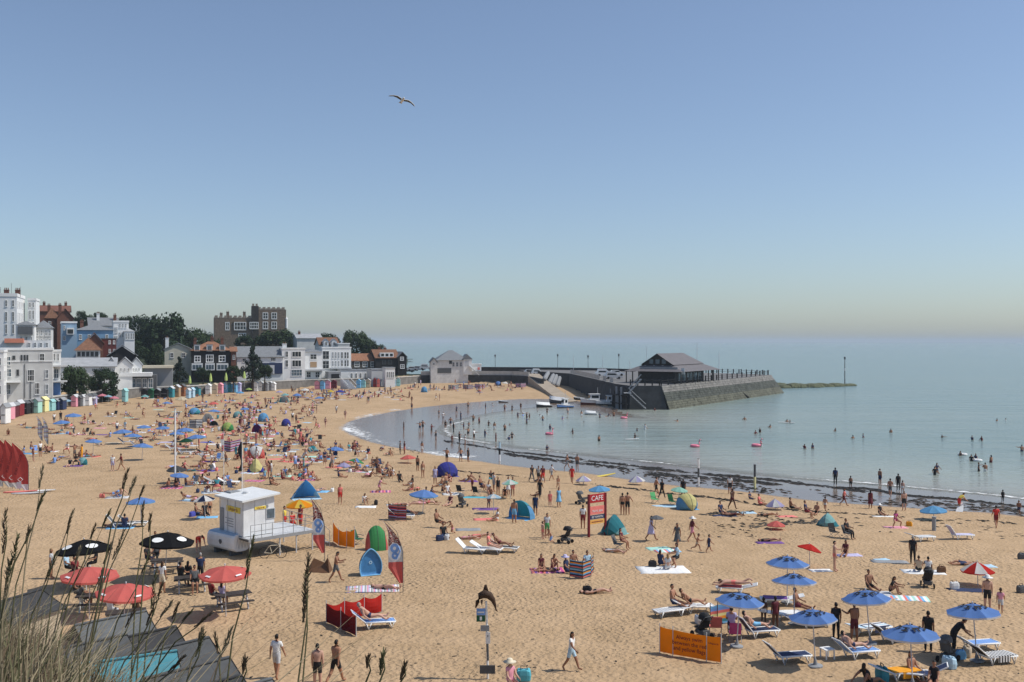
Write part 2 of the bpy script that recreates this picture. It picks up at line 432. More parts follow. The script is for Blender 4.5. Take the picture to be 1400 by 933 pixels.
def gz(x, y):
 u = min(max((x - GX0) / GS, 0), GNX - 1.001); v = min(max((y - GY0) / GS, 0), GNY - 1.001)
 i, j = int(u), int(v); u -= i; v -= j
 return float((_GZ[j, i] * (1 - u) + _GZ[j, i + 1] * u) * (1 - v) + (_GZ[j + 1, i] * (1 - u) + _GZ[j + 1, i + 1] * u) * v)
def G(px, py):
 z = 1.0
 for _ in range(7):
  p = plane(px, py, z); z = .4 * z + .6 * gz(p.x, p.y)
 p = plane(px, py, z); return Vector((p.x, p.y, gz(p.x, p.y)))

def big_mesh(name, P3, quads, attrs, m, kind=None):
 me = bpy.data.meshes.new(name)
 me.vertices.add(len(P3)); me.vertices.foreach_set('co', np.asarray(P3, np.float32).ravel())
 nq = len(quads); me.loops.add(nq * 4); me.loops.foreach_set('vertex_index', np.asarray(quads, np.int32).ravel())
 me.polygons.add(nq); me.polygons.foreach_set('loop_start', np.arange(0, nq * 4, 4, dtype=np.int32)); me.polygons.foreach_set('loop_total', np.full(nq, 4, np.int32))
 me.polygons.foreach_set('use_smooth', np.ones(nq, bool))
 me.update(calc_edges=True); me.validate()
 for k, v in attrs.items():
  a = me.attributes.new(k, 'FLOAT', 'POINT'); a.data.foreach_set('value', np.asarray(v, np.float32))
 me.materials.append(m)
 o = bpy.data.objects.new(name, me); COLL.objects.link(o)
 if kind: o['kind'] = kind
 return o

# --- materials of the ground
def node_mat(name):
 m = bpy.data.materials.new(name); m.use_nodes = True; nt = m.node_tree
 return m, nt, nt.nodes['Principled BSDF'], (lambda t: nt.nodes.new(t)), (lambda a, b: nt.links.new(a, b))
def sand_material():
 m, nt, b, N, L = node_mat('sand')
 tc = N('ShaderNodeTexCoord'); at_ = N('ShaderNodeAttribute'); at_.attribute_name = 'wet'
 def noise_(sc, det, vec=None):
  n = N('ShaderNodeTexNoise'); n.inputs['Scale'].default_value = sc; n.inputs['Detail'].default_value = det
  L(vec if vec else tc.outputs['Object'], n.inputs['Vector']); return n
 big = noise_(.05, 3); mid = noise_(.55, 5); fine = noise_(9, 3); grain = noise_(3.2, 4)
 rp = N('ShaderNodeValToRGB'); e = rp.color_ramp.elements
 e[0].position = .3; e[0].color = (.375, .257, .146, 1); e[1].position = .7; e[1].color = (.53, .372, .225, 1)
 mx = N('ShaderNodeMath'); mx.operation = 'ADD'; s1 = N('ShaderNodeMath'); s1.operation = 'MULTIPLY'; s1.inputs[1].default_value = .45
 s2 = N('ShaderNodeMath'); s2.operation = 'MULTIPLY'; s2.inputs[1].default_value = .55
 L(big.outputs['Fac'], s1.inputs[0]); L(mid.outputs['Fac'], s2.inputs[0]); L(s1.outputs[0], mx.inputs[0]); L(s2.outputs[0], mx.inputs[1]); L(mx.outputs[0], rp.inputs[0])
 wet = N('ShaderNodeMath'); wet.operation = 'ADD'; wo = N('ShaderNodeMath'); wo.operation = 'MULTIPLY_ADD'; wo.inputs[1].default_value = .5; wo.inputs[2].default_value = -.25
 wn_ = noise_(.22, 4); L(wn_.outputs['Fac'], wo.inputs[0]); L(at_.outputs['Fac'], wet.inputs[0]); L(wo.outputs[0], wet.inputs[1])
 wr = N('ShaderNodeMapRange'); wr.inputs[1].default_value = .25; wr.inputs[2].default_value = .75; L(wet.outputs[0], wr.inputs[0])
 mix = N('ShaderNodeMix'); mix.data_type = 'RGBA'; mix.inputs['B'].default_value = (.20, .145, .105, 1)
 L(wr.outputs[0], mix.inputs['Factor']); L(rp.outputs[0], mix.inputs['A']); L(mix.outputs['Result'], b.inputs['Base Color'])
 ro = N('ShaderNodeMapRange'); ro.inputs[3].default_value = .95; ro.inputs[4].default_value = .16; L(wr.outputs[0], ro.inputs[0]); L(ro.outputs[0], b.inputs['Roughness'])
 sp = N('ShaderNodeMapRange'); sp.inputs[3].default_value = .1; sp.inputs[4].default_value = .6; L(wr.outputs[0], sp.inputs[0]); L(sp.outputs[0], b.inputs['Specular IOR Level'])
 # trodden dimples
 vo = N('ShaderNodeTexVoronoi'); vo.feature = 'SMOOTH_F1'; vo.inputs['Scale'].default_value = 4.2; vo.inputs['Smoothness'].default_value = .8
 wv = N('ShaderNodeVectorMath'); wv.operation = 'ADD'; wsc = N('ShaderNodeVectorMath'); wsc.operation = 'SCALE'; wsc.inputs['Scale'].default_value = .35
 L(grain.outputs['Color'], wsc.inputs[0]); L(tc.outputs['Object'], wv.inputs[0]); L(wsc.outputs[0], wv.inputs[1]); L(wv.outputs[0], vo.inputs['Vector'])
 hs = N('ShaderNodeMath'); hs.operation = 'ADD'; h2 = N('ShaderNodeMath'); h2.operation = 'MULTIPLY'; h2.inputs[1].default_value = .35
 L(fine.outputs['Fac'], h2.inputs[0]); L(vo.outputs['Distance'], hs.inputs[0]); L(h2.outputs[0], hs.inputs[1])
 h3 = N('ShaderNodeMath'); h3.operation = 'MULTIPLY_ADD'; h3.inputs[1].default_value = .5; L(mid.outputs['Fac'], h3.inputs[0]); L(hs.outputs[0], h3.inputs[2])
 bs = N('ShaderNodeMapRange'); bs.inputs[4].default_value = .06; L(wr.outputs[0], bs.inputs[0]); pt = N('ShaderNodeMapRange'); pt.inputs[1].default_value = .35; pt.inputs[2].default_value = .65; pt.inputs[3].default_value = .45; pt.inputs[4].default_value = 1.0; pn = noise_(.12, 3); L(pn.outputs['Fac'], pt.inputs[0]); L(pt.outputs[0], bs.inputs[3])
 bp = N('ShaderNodeBump'); bp.inputs['Distance'].default_value = .16; L(bs.outputs[0], bp.inputs['Strength']); L(h3.outputs[0], bp.inputs['Height']); L(bp.outputs[0], b.inputs['Normal'])
 return m
def sea_material():
 m, nt, b, N, L = node_mat('sea_water')
 tc = N('ShaderNodeTexCoord'); a = N('ShaderNodeAttribute'); a.attribute_name = 'shallow'
 rp = N('ShaderNodeValToRGB'); e = rp.color_ramp.elements
 e[0].position = 0; e[0].color = (.175, .25, .235, 1); e[1].position = 1; e[1].color = (.31, .305, .265, 1)
 x = e.new(.5); x.color = (.295, .335, .295, 1)
 n0 = N('ShaderNodeTexNoise'); n0.inputs['Scale'].default_value = .018; n0.inputs['Detail'].default_value = 4
 mp = N('ShaderNodeMapping'); mp.inputs['Scale'].default_value = (.35, 1.6, 1); L(tc.outputs['Object'], mp.inputs[0]); L(mp.outputs[0], n0.inputs['Vector'])
 ad = N('ShaderNodeMath'); ad.operation = 'MULTIPLY_ADD'; ad.inputs[1].default_value = .5; L(n0.outputs['Fac'], ad.inputs[0])
 sb = N('ShaderNodeMath'); sb.operation = 'SUBTRACT'; sb.inputs[1].default_value = .25; L(a.outputs['Fac'], sb.inputs[0]); L(sb.outputs[0], ad.inputs[2]); L(ad.outputs[0], rp.inputs[0])
 L(rp.outputs[0], b.inputs['Base Color'])
 b.inputs['Roughness'].default_value = .16; b.inputs['IOR'].default_value = 1.33
 hs = []
 for sc, st, w in ((.07, (.4, 2.0, 1), 1.0), (.4, (.5, 2.2, 1), .42), (1.8, (.6, 1.6, 1), .12)):
  mpp = N('ShaderNodeMapping'); mpp.inputs['Scale'].default_value = st; L(tc.outputs['Object'], mpp.inputs[0])
  n = N('ShaderNodeTexNoise'); n.inputs['Scale'].default_value = sc; n.inputs['Detail'].default_value = 3; L(mpp.outputs[0], n.inputs['Vector'])
  mu = N('ShaderNodeMath'); mu.operation = 'MULTIPLY'; mu.inputs[1].default_value = w; L(n.outputs['Fac'], mu.inputs[0]); hs.append(mu)
 a1 = N('ShaderNodeMath'); a1.operation = 'ADD'; L(hs[0].outputs[0], a1.inputs[0]); L(hs[1].outputs[0], a1.inputs[1])
 a2 = N('ShaderNodeMath'); a2.operation = 'ADD'; L(a1.outputs[0], a2.inputs[0]); L(hs[2].outputs[0], a2.inputs[1])
 bp = N('ShaderNodeBump'); bp.inputs['Strength'].default_value = 1.0; bp.inputs['Distance'].default_value = 1.1; L(a2.outputs[0], bp.inputs['Height']); L(bp.outputs[0], b.inputs['Normal'])
 tr = N('ShaderNodeBsdfTransparent'); ms = N('ShaderNodeMixShader'); out = nt.nodes['Material Output']
 al = N('ShaderNodeMapRange'); al.inputs[1].default_value = .86; al.inputs[2].default_value = 1.0; al.inputs[3].default_value = 0; al.inputs[4].default_value = .55; L(a.outputs['Fac'], al.inputs[0])
 L(al.outputs[0], ms.inputs[0]); L(b.outputs[0], ms.inputs[1]); L(tr.outputs[0], ms.inputs[2]); L(ms.outputs[0], out.inputs['Surface'])
 return m
SAND = sand_material(); SEA = sea_material()
def wedge(y0, y1, ny, nx, tmax):
 ys = y0 * (y1 / y0) ** (np.arange(ny) / (ny - 1)); ts = np.linspace(-tmax, tmax, nx)
 X = np.outer(ys, ts); Y = np.repeat(ys[:, None], nx, 1)
 q = (np.arange(ny - 1)[:, None] * nx + np.arange(nx - 1)[None, :]).ravel()
 return X.ravel(), Y.ravel(), np.stack([q, q + 1, q + nx + 1, q + nx], 1)
X, Y, Q = wedge(14.0, 760.0, 430, 400, 1.02)
Z, S_, W_, D_ = heights(np.stack([X, Y], 1))
wetv = smooth(.9, -.9, W_)
rng = np.random.default_rng(3)
near = np.clip((140 - Y) / 100, 0, 1) * np.clip(1 - wetv, 0, 1) * (D_ < 0)
Zs = Z + near * (rng.random(len(Z)) - .5) * .05
zf = Z[Q].min(1); landf = D_[Q].max(1) > -.3; deep = Z[Q].max(1) < -1.6
beach = big_mesh('beach', np.stack([X, Y, Zs], 1), Q[(D_[Q].min(1) < 11) & ~deep & (Y[Q].max(1) < 360)], {'wet': wetv}, SAND, 'structure')
HILL = mat('hill_turf', (.032, .042, .02), .95, .4, .35, bump=.5)
selh = (D_[Q].max(1) > 8.0)
headland = big_mesh('headland', np.stack([X, Y, Z - .02 - .15 * (D_ < 10)], 1), Q[selh], {}, HILL, 'structure')
# sea: one sheet out past the horizon, finer near the shore
X, Y, Q = wedge(30.0, 400.0, 170, 170, 1.3)
Z, S_, W_, D_ = heights(np.stack([X, Y], 1))
sh = np.clip(1 + Z / .05 * .02, 0, 1) * .0 + np.exp(-np.clip(-S_, 0, None) / 22.0)
XF, YF, QF = wedge(400.0, 30000.0, 40, 60, 1.3)
Pn = np.stack([X, Y, np.zeros_like(X)], 1); Pf = np.stack([XF, YF, np.zeros_like(XF)], 1)
keep = Z[Q].min(1) < .35
sea = big_mesh('sea', np.vstack([Pn, Pf]), np.vstack([Q[keep], QF + len(Pn)]), {'shallow': np.concatenate([sh, np.zeros(len(Pf))])}, SEA, 'structure')

# --- foam along the water's edge, ribbons of lace a couple of centimetres above the water
def foam_material():
 m, nt, b, N, L = node_mat('foam')
 b.inputs['Base Color'].default_value = (.82, .83, .82, 1); b.inputs['Roughness'].default_value = .9
 tc = N('ShaderNodeTexCoord'); n = N('ShaderNodeTexNoise'); n.inputs['Scale'].default_value = 1.1; n.inputs['Detail'].default_value = 6; n.inputs['Roughness'].default_value = .7
 L(tc.outputs['Object'], n.inputs['Vector'])
 a = N('ShaderNodeAttribute'); a.attribute_name = 'cover'
 ad = N('ShaderNodeMath'); ad.operation = 'ADD'; L(n.outputs['Fac'], ad.inputs[0]); L(a.outputs['Fac'], ad.inputs[1])
 mr = N('ShaderNodeMapRange'); mr.inputs[1].default_value = .92; mr.inputs[2].default_value = 1.12; L(ad.outputs[0], mr.inputs[0])
 tr = N('ShaderNodeBsdfTransparent'); ms = N('ShaderNodeMixShader'); L(mr.outputs[0], ms.inputs[0]); L(tr.outputs[0], ms.inputs[1]); L(b.outputs[0], ms.inputs[2])
 L(ms.outputs[0], nt.nodes['Material Output'].inputs['Surface'])
 return m
FOAM = foam_material()
def ribbon(name, pix, width, cov, label, zoff=.03):
 pts = catmull(to_plane(pix, .05), 9); n = len(pts); V3 = []; cv = []
 for i, p in enumerate(pts):
  t = pts[min(i + 1, n - 1)] - pts[max(i - 1, 0)]; t /= np.linalg.norm(t); nn = np.array([-t[1], t[0]])
  wob = noise.noise(Vector((p[0] * .12, p[1] * .12, 3))) * .8
  for k in range(5):
   q = p + nn * ((k - 2) * .25 * width + wob); V3.append((q[0], q[1], max(0, gz(q[0], q[1])) + zoff)); cv.append((cov + .22 * noise.noise(Vector((p[0] * .09, p[1] * .09, 7)))) * (.75, 1.0, 1.15, .85, .3)[k] if 0 < i < n - 1 else 0)
 q = [(i * 5 + k, i * 5 + k + 1, i * 5 + k + 6, i * 5 + k + 5) for i in range(n - 1) for k in range(4)]
 o = big_mesh(name, V3, q, {'cover': cv}, FOAM, 'stuff'); o['label'] = label; o['category'] = 'foam'
 return o
ribbon('foam', [(1900, 741), (1400, 682), (1300, 671.5), (1200, 662.5), (1120, 656), (1080, 653)], 1.5, .50, 'white foam line where small waves break at the right shore')
ribbon('foam', [(960, 640), (900, 633), (840, 627), (780, 620), (720, 614)], 1.1, .38, 'thin broken foam line on the middle of the shore')
ribbon('foam', [(672, 607), (640, 602), (618, 597), (608, 590), (612, 584), (626, 578), (640, 575)], 1.5, .47, 'curl of white foam where the wave folds into the shallow pool')
ribbon('foam', [(640, 628), (600, 622), (556, 614), (514, 604), (486, 594), (474, 586), (480, 577), (508, 568), (544, 561)], 5.0, .43, 'wide lacy foam rim around the shallow pool on the sand', .02)
ribbon('foam', [(900, 642), (800, 629), (720, 619), (660, 611)], .7, .34, 'faint foam streak behind the dark seaweed line')

# --- seaweed: flakes strewn in wavy lines between the water and the dry sand, and thin strand lines higher up
def seaweed():
 mb = MB(); r = random.Random(11)
 def flake(x, y, ln, wd, ang, h):
  z = max(gz(x, y), 0); n = 7; ca, sa = math.cos(ang), math.sin(ang); ring = []
  for k in range(n):
   a = 2 * math.pi * k / n; q = r.uniform(.55, 1.15); u, v = math.cos(a) * ln * q, math.sin(a) * wd * q
   ring.append((x + u * ca - v * sa, y + u * sa + v * ca, z + .012))
  mb.add(ring + [(x, y, z + h)], [(k, (k + 1) % n, n) for k in range(n)])
 def line(pix, count, spread, size):
  pts = catmull(to_plane(pix, .15), 8)
  for _ in range(count):
   i = r.randrange(len(pts) - 1); t = r.random(); p = pts[i] * (1 - t) + pts[i + 1] * t; dv = pts[i + 1] - pts[i]
   q = noise.noise(Vector((p[0] * .18, p[1] * .18, 9)))
   if q < r.uniform(-.5, .3): continue
   off = r.gauss(0, spread) + 1.2 * q
   sz = size * r.uniform(.4, 1.6)
   flake(p[0] + r.gauss(0, .3), p[1] + off, sz, sz * r.uniform(.2, .45), math.atan2(dv[1], dv[0]) + r.gauss(0, .3), r.uniform(.03, .10))
 line([(1400, 692), (1300, 683), (1240, 677), (1180, 668), (1100, 661)], 560, .28, .45)
 line([(1180, 672), (1120, 664), (1060, 656), (1000, 652), (940, 645), (880, 641)], 720, .6, .48)
 line([(1060, 662), (1000, 657), (940, 652), (890, 648)], 380, .8, .42)
 line([(1400, 699), (1300, 692), (1200, 685), (1100, 675), (1000, 665), (920, 655), (850, 645)], 700, 1.6, .34)
 line([(900, 640), (840, 634), (780, 626), (720, 620), (660, 611), (610, 603)], 700, .4, .45)
 line([(860, 642), (800, 634), (740, 628), (690, 621)], 420, .8, .4)
 line([(1120, 725), (1040, 722), (980, 715)], 100, 1.2, .2)
 line([(620, 650), (700, 657), (780, 664), (860, 674), (940, 684), (1010, 692), (1100, 706), (1200, 710), (1400, 722)], 560, .35, .3)
 line([(1020, 735), (1080, 728), (1120, 724)], 110, .5, .28)
 line([(960, 716), (1000, 712), (1040, 709)], 110, .3, .26)
 line([(640, 625), (560, 618), (520, 612)], 120, 1.2, .22)
 line([(1380, 735), (1300, 730), (1180, 724), (1060, 745), (960, 730)], 150, 3, .22)
 for _ in range(900):
  q = G(r.uniform(330, 1400), r.uniform(655, 930)) if r.random() < .8 else G(r.uniform(100, 500), r.uniform(600, 760))
  if q.z > .3: sz = r.uniform(.03, .13); flake(q.x, q.y, sz, sz * .5, r.uniform(0, 6), .02)
 o = mb.build('seaweed', mat('seaweed_brown', (.022, .018, .011), .6, .4, 4)); o['kind'] = 'stuff'
 tag(o, 'dark brown seaweed strewn in wavy lines along the tide mark', 'seaweed')
seaweed()
# ------------------------------------------------------------------ buildings
def yroof(mb, L, D, z, h, kind, ov=.35, mi=0, th=.18):
 """roof over a 0..L by 0..D plan: gable (ridge along x), front (ridge along y), hip"""
 x0, x1, y0, y1 = -ov, L + ov, -ov, D + ov
 if kind == 'gable':
  m = (y0 + y1) / 2
  mb.prism([(x0, y0, z), (x0, m, z + h), (x0, y1, z), (x0, y1, z - th), (x0, m, z + h - th), (x0, y0, z - th)], (x1 - x0, 0, 0), mi)
 elif kind == 'front':
  m = (x0 + x1) / 2
  mb.prism([(x0, y0, z), (m, y0, z + h), (x1, y0, z), (x1, y0, z - th), (m, y0, z + h - th), (x0, y0, z - th)], (0, y1 - y0, 0), mi)
 else:
  i = min((x1 - x0), (y1 - y0)) * .5 * (.98 if kind == 'pyramid' else .9)
  if (x1 - x0) >= (y1 - y0): a, b = (x0 + i, (y0 + y1) / 2, z + h), (x1 - i, (y0 + y1) / 2, z + h)
  else: a, b = ((x0 + x1) / 2, y0 + i, z + h), ((x0 + x1) / 2, y1 - i, z + h)
  c = [(x0, y0, z), (x1, y0, z), (x1, y1, z), (x0, y1, z)]
  if (x1 - x0) >= (y1 - y0): fs = [(0, 1, 5, 4), (1, 2, 5), (2, 3, 4, 5), (3, 0, 4), (3, 2, 1, 0)]
  else: fs = [(0, 1, 4), (1, 2, 5, 4), (2, 3, 5), (3, 0, 4, 5), (3, 2, 1, 0)]
  mb.add(c + [a, b], fs, mi)
_hx = [p[0] for p in HUTS]; _hy = [p[1] for p in huts_w]
def deep(px):                                      # how far the seafront stands back at that column of the picture
 return 1.0 if px > 560 else (float(np.interp(max(px, 40), _hx, _hy)) + 9) / float(np.interp(max(px, 40), [0, 100, 200, 300, 400, 500, 550], [184, 189, 190, 206, 228, 236, 250]))
class House:
 def __init__(s, name, label, pxL, pxR, pyT, pyB, Y, yaw, depth, wall, cat='building', group=None):
  yaw += 14 if pxR < 570 else 6; Y = Y * deep((pxL + pxR) / 2 if name != 'dormer' else 450); s.yaw = yaw; p = at(pxL, pyB, Y); s.p = p
  u = Vector((math.cos(R(yaw)), math.sin(R(yaw)))); k = (pxR - CX) / F
  s.L = (k * Y - p.x) / (u.x - k * u.y); s.D = depth; s.Y = Y; s.u = u
  s.H = at(pxL, pyT, Y).z - p.z; s.wall = wall
  s.root = thing(name, label, cat, p, yaw, group)
  MB().box(0, s.L, 0, depth, min(-2.5, gz(p.x, p.y) - p.z - 1.5), s.H).build('wall', wall, s.root)
 def uz(s, px, py):
  k = (px - CX) / F; r = (k * s.p.y - s.p.x) / (s.u.x - k * s.u.y); Yq = s.p.y + r * s.u.y
  return r, HC - (py - CY) / F * Yq - s.p.z
 def roof(s, kind, h, m, ov=.35, name='roof'):
  mb = MB(); yroof(mb, s.L, s.D, s.H + .02, h, kind, ov)
  if kind in ('gable', 'front'):
   for x in (.02, (s.L if kind == 'gable' else s.D) - .22):
    g = MB().prism([(x, .0, s.H), (x, s.D, s.H), (x, s.D / 2, s.H + h * .92 - .2)], (.2, 0, 0)) if kind == 'gable' else MB().prism([(0, x, s.H), (s.L, x, s.H), (s.L / 2, x, s.H + h * .92 - .2)], (0, .2, 0))
    g.build('gable', s.wall, s.root)
  return mb.build(name, m, s.root)
 def parapet(s, m, h=.5, th=.25):
  mb = MB(); L, D, H = s.L, s.D, s.H
  mb.box(-.12, L + .12, -.12, th, H - .08, H + h).box(-.12, L + .12, D - th, D + .12, H - .08, H + h).box(-.12, th, th + .01, D - th - .01, H - .08, H + h).box(L - th, L + .12, th + .01, D - th - .01, H - .08, H + h)
  mb.build('parapet', m, s.root)
  MB().box(.1, L - .1, .1, D - .1, H + .003, H + .06).build('flat_roof', M('grey'), s.root)
 def band(s, py, m, h=.25, px=None):
  r, z = s.uz(px or CX - 400, py) if px else (0, s.uz((to_px(s.p)[0]), py)[1])
  MB().box(-.06, s.L + .06, -.1, -.003, z - h / 2, z + h / 2).build('cornice', m, s.root)
 def win(s, x0, y0, x1, y1, frame='white', glass=None, mull=1, trans=1, fw=.1, side=0):
  """a framed window given by its pixels; side=1 puts it on the receding right-hand wall"""
  a, zt = s.uz(x0, y0); b, _ = s.uz(x1, y0); _, zb = s.uz(x0, y1)
  f = MB(); fw = min(fw, (b - a) * .2)
  f.box(a, a + fw, -.09, -.002, zb, zt).box(b - fw, b, -.09, -.002, zb, zt).box(a + fw, b - fw, -.09, -.002, zt - fw, zt).box(a - .05, b + .05, -.14, -.002, zb - .08, zb)
  f.box(a + fw, b - fw, -.085, -.002, zb + .002, zb + fw * .8)
  for i in range(mull):
   x = a + (b - a) * (i + 1) / (mull + 1); f.box(x - fw * .3, x + fw * .3, -.08, -.03, zb + fw, zt - fw)
  for i in range(trans):
   z = zb + (zt - zb) * (i + 1) / (trans + 1); f.box(a + fw, b - fw, -.075, -.03, z - fw * .3, z + fw * .3)
  w = f.build('window', M(frame) if isinstance(frame, str) else frame, s.root)
  MB().box(a + fw, b - fw, -.03, -.004, zb + fw, zt - fw).build('pane', glass or GLASS, w)
  return w
 def wins(s, xs, w, rows, **k):
  for (y0, y1) in rows:
   for x in xs: s.win(x - w / 2, y0, x + w / 2, y1, **k)
 def side_wins(s, n, rows, w=.9, frame='white', glass=None):
  for (y0, y1) in rows:
   for i in range(n):
    z1 = s.uz(to_px(s.p)[0] + 2, y0)[1]; z0 = s.uz(to_px(s.p)[0] + 2, y1)[1]; y = s.D * (i + .5) / n
    f = MB(); X0 = s.L
    f.box(X0 + .002, X0 + .09, y - w / 2, y - w / 2 + .1, z0, z1).box(X0 + .002, X0 + .09, y + w / 2 - .1, y + w / 2, z0, z1).box(X0 + .002, X0 + .09, y - w / 2 + .1, y + w / 2 - .1, z1 - .1, z1).box(X0 + .002, X0 + .14, y - w / 2, y + w / 2, z0 - .1, z0)
    o = f.build('window', M(frame), s.root)
    MB().box(X0 + .004, X0 + .03, y - w / 2 + .1, y + w / 2 - .1, z0, z1 - .1).build('pane', glass or GLASS, o)
 def chimney(s, x, y, w=.8, h=1.6, base=None, m='brick_red', pots=2):
  z = s.H if base is None else base
  c = MB().box(x - w / 2, x + w / 2, y - w * .35, y + w * .35, z - 1.0, z + h).box(x - w / 2 - .08, x + w / 2 + .08, y - w * .35 - .08, y + w * .35 + .08, z + h + .002, z + h + .15).build('chimney', MATS[m] if m in MATS else M(m), s.root)
  for i in range(pots):
   xx = x - w / 2 + w * (i + .5) / pots
   MB().lathe([(.12, 0), (.1, .45), (.13, .5)], 8, 0, (xx, y, z + h + .15)).build('chimney_pot', BRICK, c)
 def box(s, name, x0, y0, x1, y1, d0, d1, m):
  """a box in front of the facade by its pixels, from d0 behind to d1 in front of it"""
  a, zt = s.uz(x0, y0); b, _ = s.uz(x1, y0); _, zb = s.uz(x0, y1)
  return MB().box(a, b, -d1, d0, zb, zt).build(name, M(m) if isinstance(m, str) else m, s.root)
BRICK = mat('brick_red', (.18, .08, .055), .9, .25, 3)
WHITEWALL = mat('render_white', (.80, .80, .78), .8, .08, .5); GREYWALL = mat('render_grey', (.58, .58, .56), .85, .12, .6); CREAMWALL = mat('render_cream', (.62, .58, .46), .85, .1, .6)
BLACKWALL = mat('boarding_black', (.022, .020, .020), .75, .25, 2); FLINT = mat('flint_wall', (.10, .09, .08), .9, .5, 3.5, bump=.3); BLUEWALL = mat('render_blue', (.17, .30, .44), .85, .1, .6)
SLATE = mat('slate_grey', (.20, .21, .22), .7, .22, 2.5); TILE = mat('tile_orange', (.27, .13, .075), .85, .3, 2.5); TILE_B = mat('tile_brown', (.20, .10, .06), .85, .3, 2.5); TILE_R = mat('tile_red', (.19, .085, .06), .85, .25, 2.5)
CASTLE = mat('castle_flint', (.19, .14, .10), .95, .4, 1.6, bump=.3); LEAD = mat('lead_sheet', (.36, .37, .38), .6, .15, 1); STONE = mat('stone_grey', (.30, .29, .27), .9, .25, 1.5, bump=.2)

def town():
 # -- top-left tall white hotel
 h = House('hotel', 'tall white hotel with three rows of sash windows, highest at the left', -40, 23, 405, 462, 232, 6, 16, WHITEWALL)
 h.wins((-22, -6, 8.5, 18), 3.4, ((411, 420), (427, 440), (444, 457)), fw=.08); h.parapet(WHITEWALL, .7)
 h.side_wins(5, ((411, 420), (427, 440), (444, 457)), 1.0)
 [h.chimney(x, y, 1.1, k, h.H + .6, pots=3) for x, y, k in ((2, 5, 1.1), (4.5, 8, 1.3), (7, 5, 1.0), (9, 9, 1.2))]; [MB().tube([(x, 5.5, h.H), (x, 5.5, h.H + k)], .04, 4).build('aerial', M('dark_grey'), h.root) for x, k in ((3, 3), (5.6, 2.4), (8, 3.4), (10, 2.6))]
 h2 = House('hotel_annexe', 'lower white wing with a bay window joined behind the tall hotel', 38, 49, 411, 462, 246, 6, 9, WHITEWALL)
 h2.wins((41, 45.5), 2.6, ((414, 421), (425, 437), (441, 452)), fw=.08); h2.parapet(WHITEWALL, .5)
 # -- red brick gabled houses on the skyline
 h = House('brick_house', 'brown tiled house with steep roof on the skyline behind the hotel', 62, 80, 436, 452, 262, 12, 9, BRICK); h.roof('hip', 3.2, TILE_B); h.chimney(1, 4, h=2.2, base=h.H + 1.5); h.win(66, 440, 70, 446)
 h = House('brick_house', 'red brick gabled house with chimney between hotel and trees', 78, 100, 436, 456, 256, 12, 8, BRICK); h.roof('front', 2.9, TILE_R); h.chimney(.8, 2, h=2.8, base=h.H + 1); h.wins((85, 93), 3, ((441, 447),))
 h = House('brick_house', 'long red tiled roof house highest on the skyline', 50, 95, 426, 440, 300, 8, 8, BRICK); h.roof('gable', 2.0, TILE_R); h.chimney(8.5, 4, h=2, base=h.H + .8); h.chimney(2, 4, h=2, base=h.H + .8)
 # -- terrace houses below the hotel
 h = House('terrace_house', 'white house with dark verandah just below the tall hotel', 22, 47, 445, 474, 214, 8, 9, WHITEWALL); h.roof('hip', .9, SLATE); h.box('verandah', 25, 447, 45, 458, -.01, 1.6, 'dark_grey'); h.wins((29, 36, 43), 3, ((461, 469),))
 h = House('terrace_house', 'pale grey house with glazed conservatory and slate hip roof', 47, 70, 449, 480, 212, 8, 9, GREYWALL); h.roof('hip', 1.7, SLATE); h.wins((51, 57, 63, 68), 3.4, ((452, 460), (464, 472)), glass=GLASS_L)
 h = House('terrace_wall', 'long white terrace wall with an orange awning at far left', -20, 70, 466, 482, 204, 8, 4, WHITEWALL); h.box('awning', 7, 463.5, 33, 469.5, -.01, 1.6, mat('awning_orange', (.72, .26, .16))); h.wins((40, 48, 56, 64), 4, ((469, 476),), glass=GLASS_L)
 # -- blue buildings
 h = House('blue_house', 'pale blue house with white bay window and flat parapet', 84.5, 105, 442, 470, 222, 12, 9, mat('render_pale_blue', (.26, .38, .50), .85, .1)); h.parapet(WHITEWALL, .35); b = h.box('bay_window', 91, 449, 101, 458, -.01, .9, 'white'); h.win(87, 446, 89.5, 452); h.win(86, 460, 90, 466)
 a, zt = h.uz(92, 451); c, _ = h.uz(100, 451); _, zb = h.uz(92, 457); MB().box(a, c, -.93, -.903, zb, zt).build('pane', GLASS, b)
 h = House('blue_extension', 'plain mid blue building with grey hipped roof', 104, 155, 452, 478, 216, 12, 8, BLUEWALL); h.roof('hip', 1.4, SLATE); h.wins((110, 122, 146), 4, ((458, 465),)); h.chimney(1.5, 4, h=1.8, base=h.H + .3)
 h = House('white_villa', 'grey roofed white villa with tall chimneys above the blue building', 122, 162, 446, 462, 240, 12, 9, WHITEWALL); h.roof('gable', 2.4, SLATE); h.chimney(2.5, 3, h=2.4, base=h.H + 1, m='render_white'); h.chimney(7, 3, h=2.0, base=h.H + 1); h.wins((131, 138), 3, ((448, 455),))
 h = House('white_villa', 'bright white parapet house with corner bay beside the dark trees', 155, 176, 441, 476, 224, 10, 8, WHITEWALL); h.parapet(WHITEWALL, .4); h.wins((164, 168, 172), 2.2, ((443, 449), (455, 462))); h.wins((157.5, 160), 1.6, ((448, 456), (460, 468)), glass=GLASS_L)
 h = House('bay_wing', 'glazed white corner bay stepping out from the white villa', 170, 184, 454, 474, 219, 10, 4, WHITEWALL); h.roof('hip', .8, LEAD, .2); h.wins((172.5, 176, 179.5, 182.5), 2.6, ((456, 465),), glass=GLASS_L)
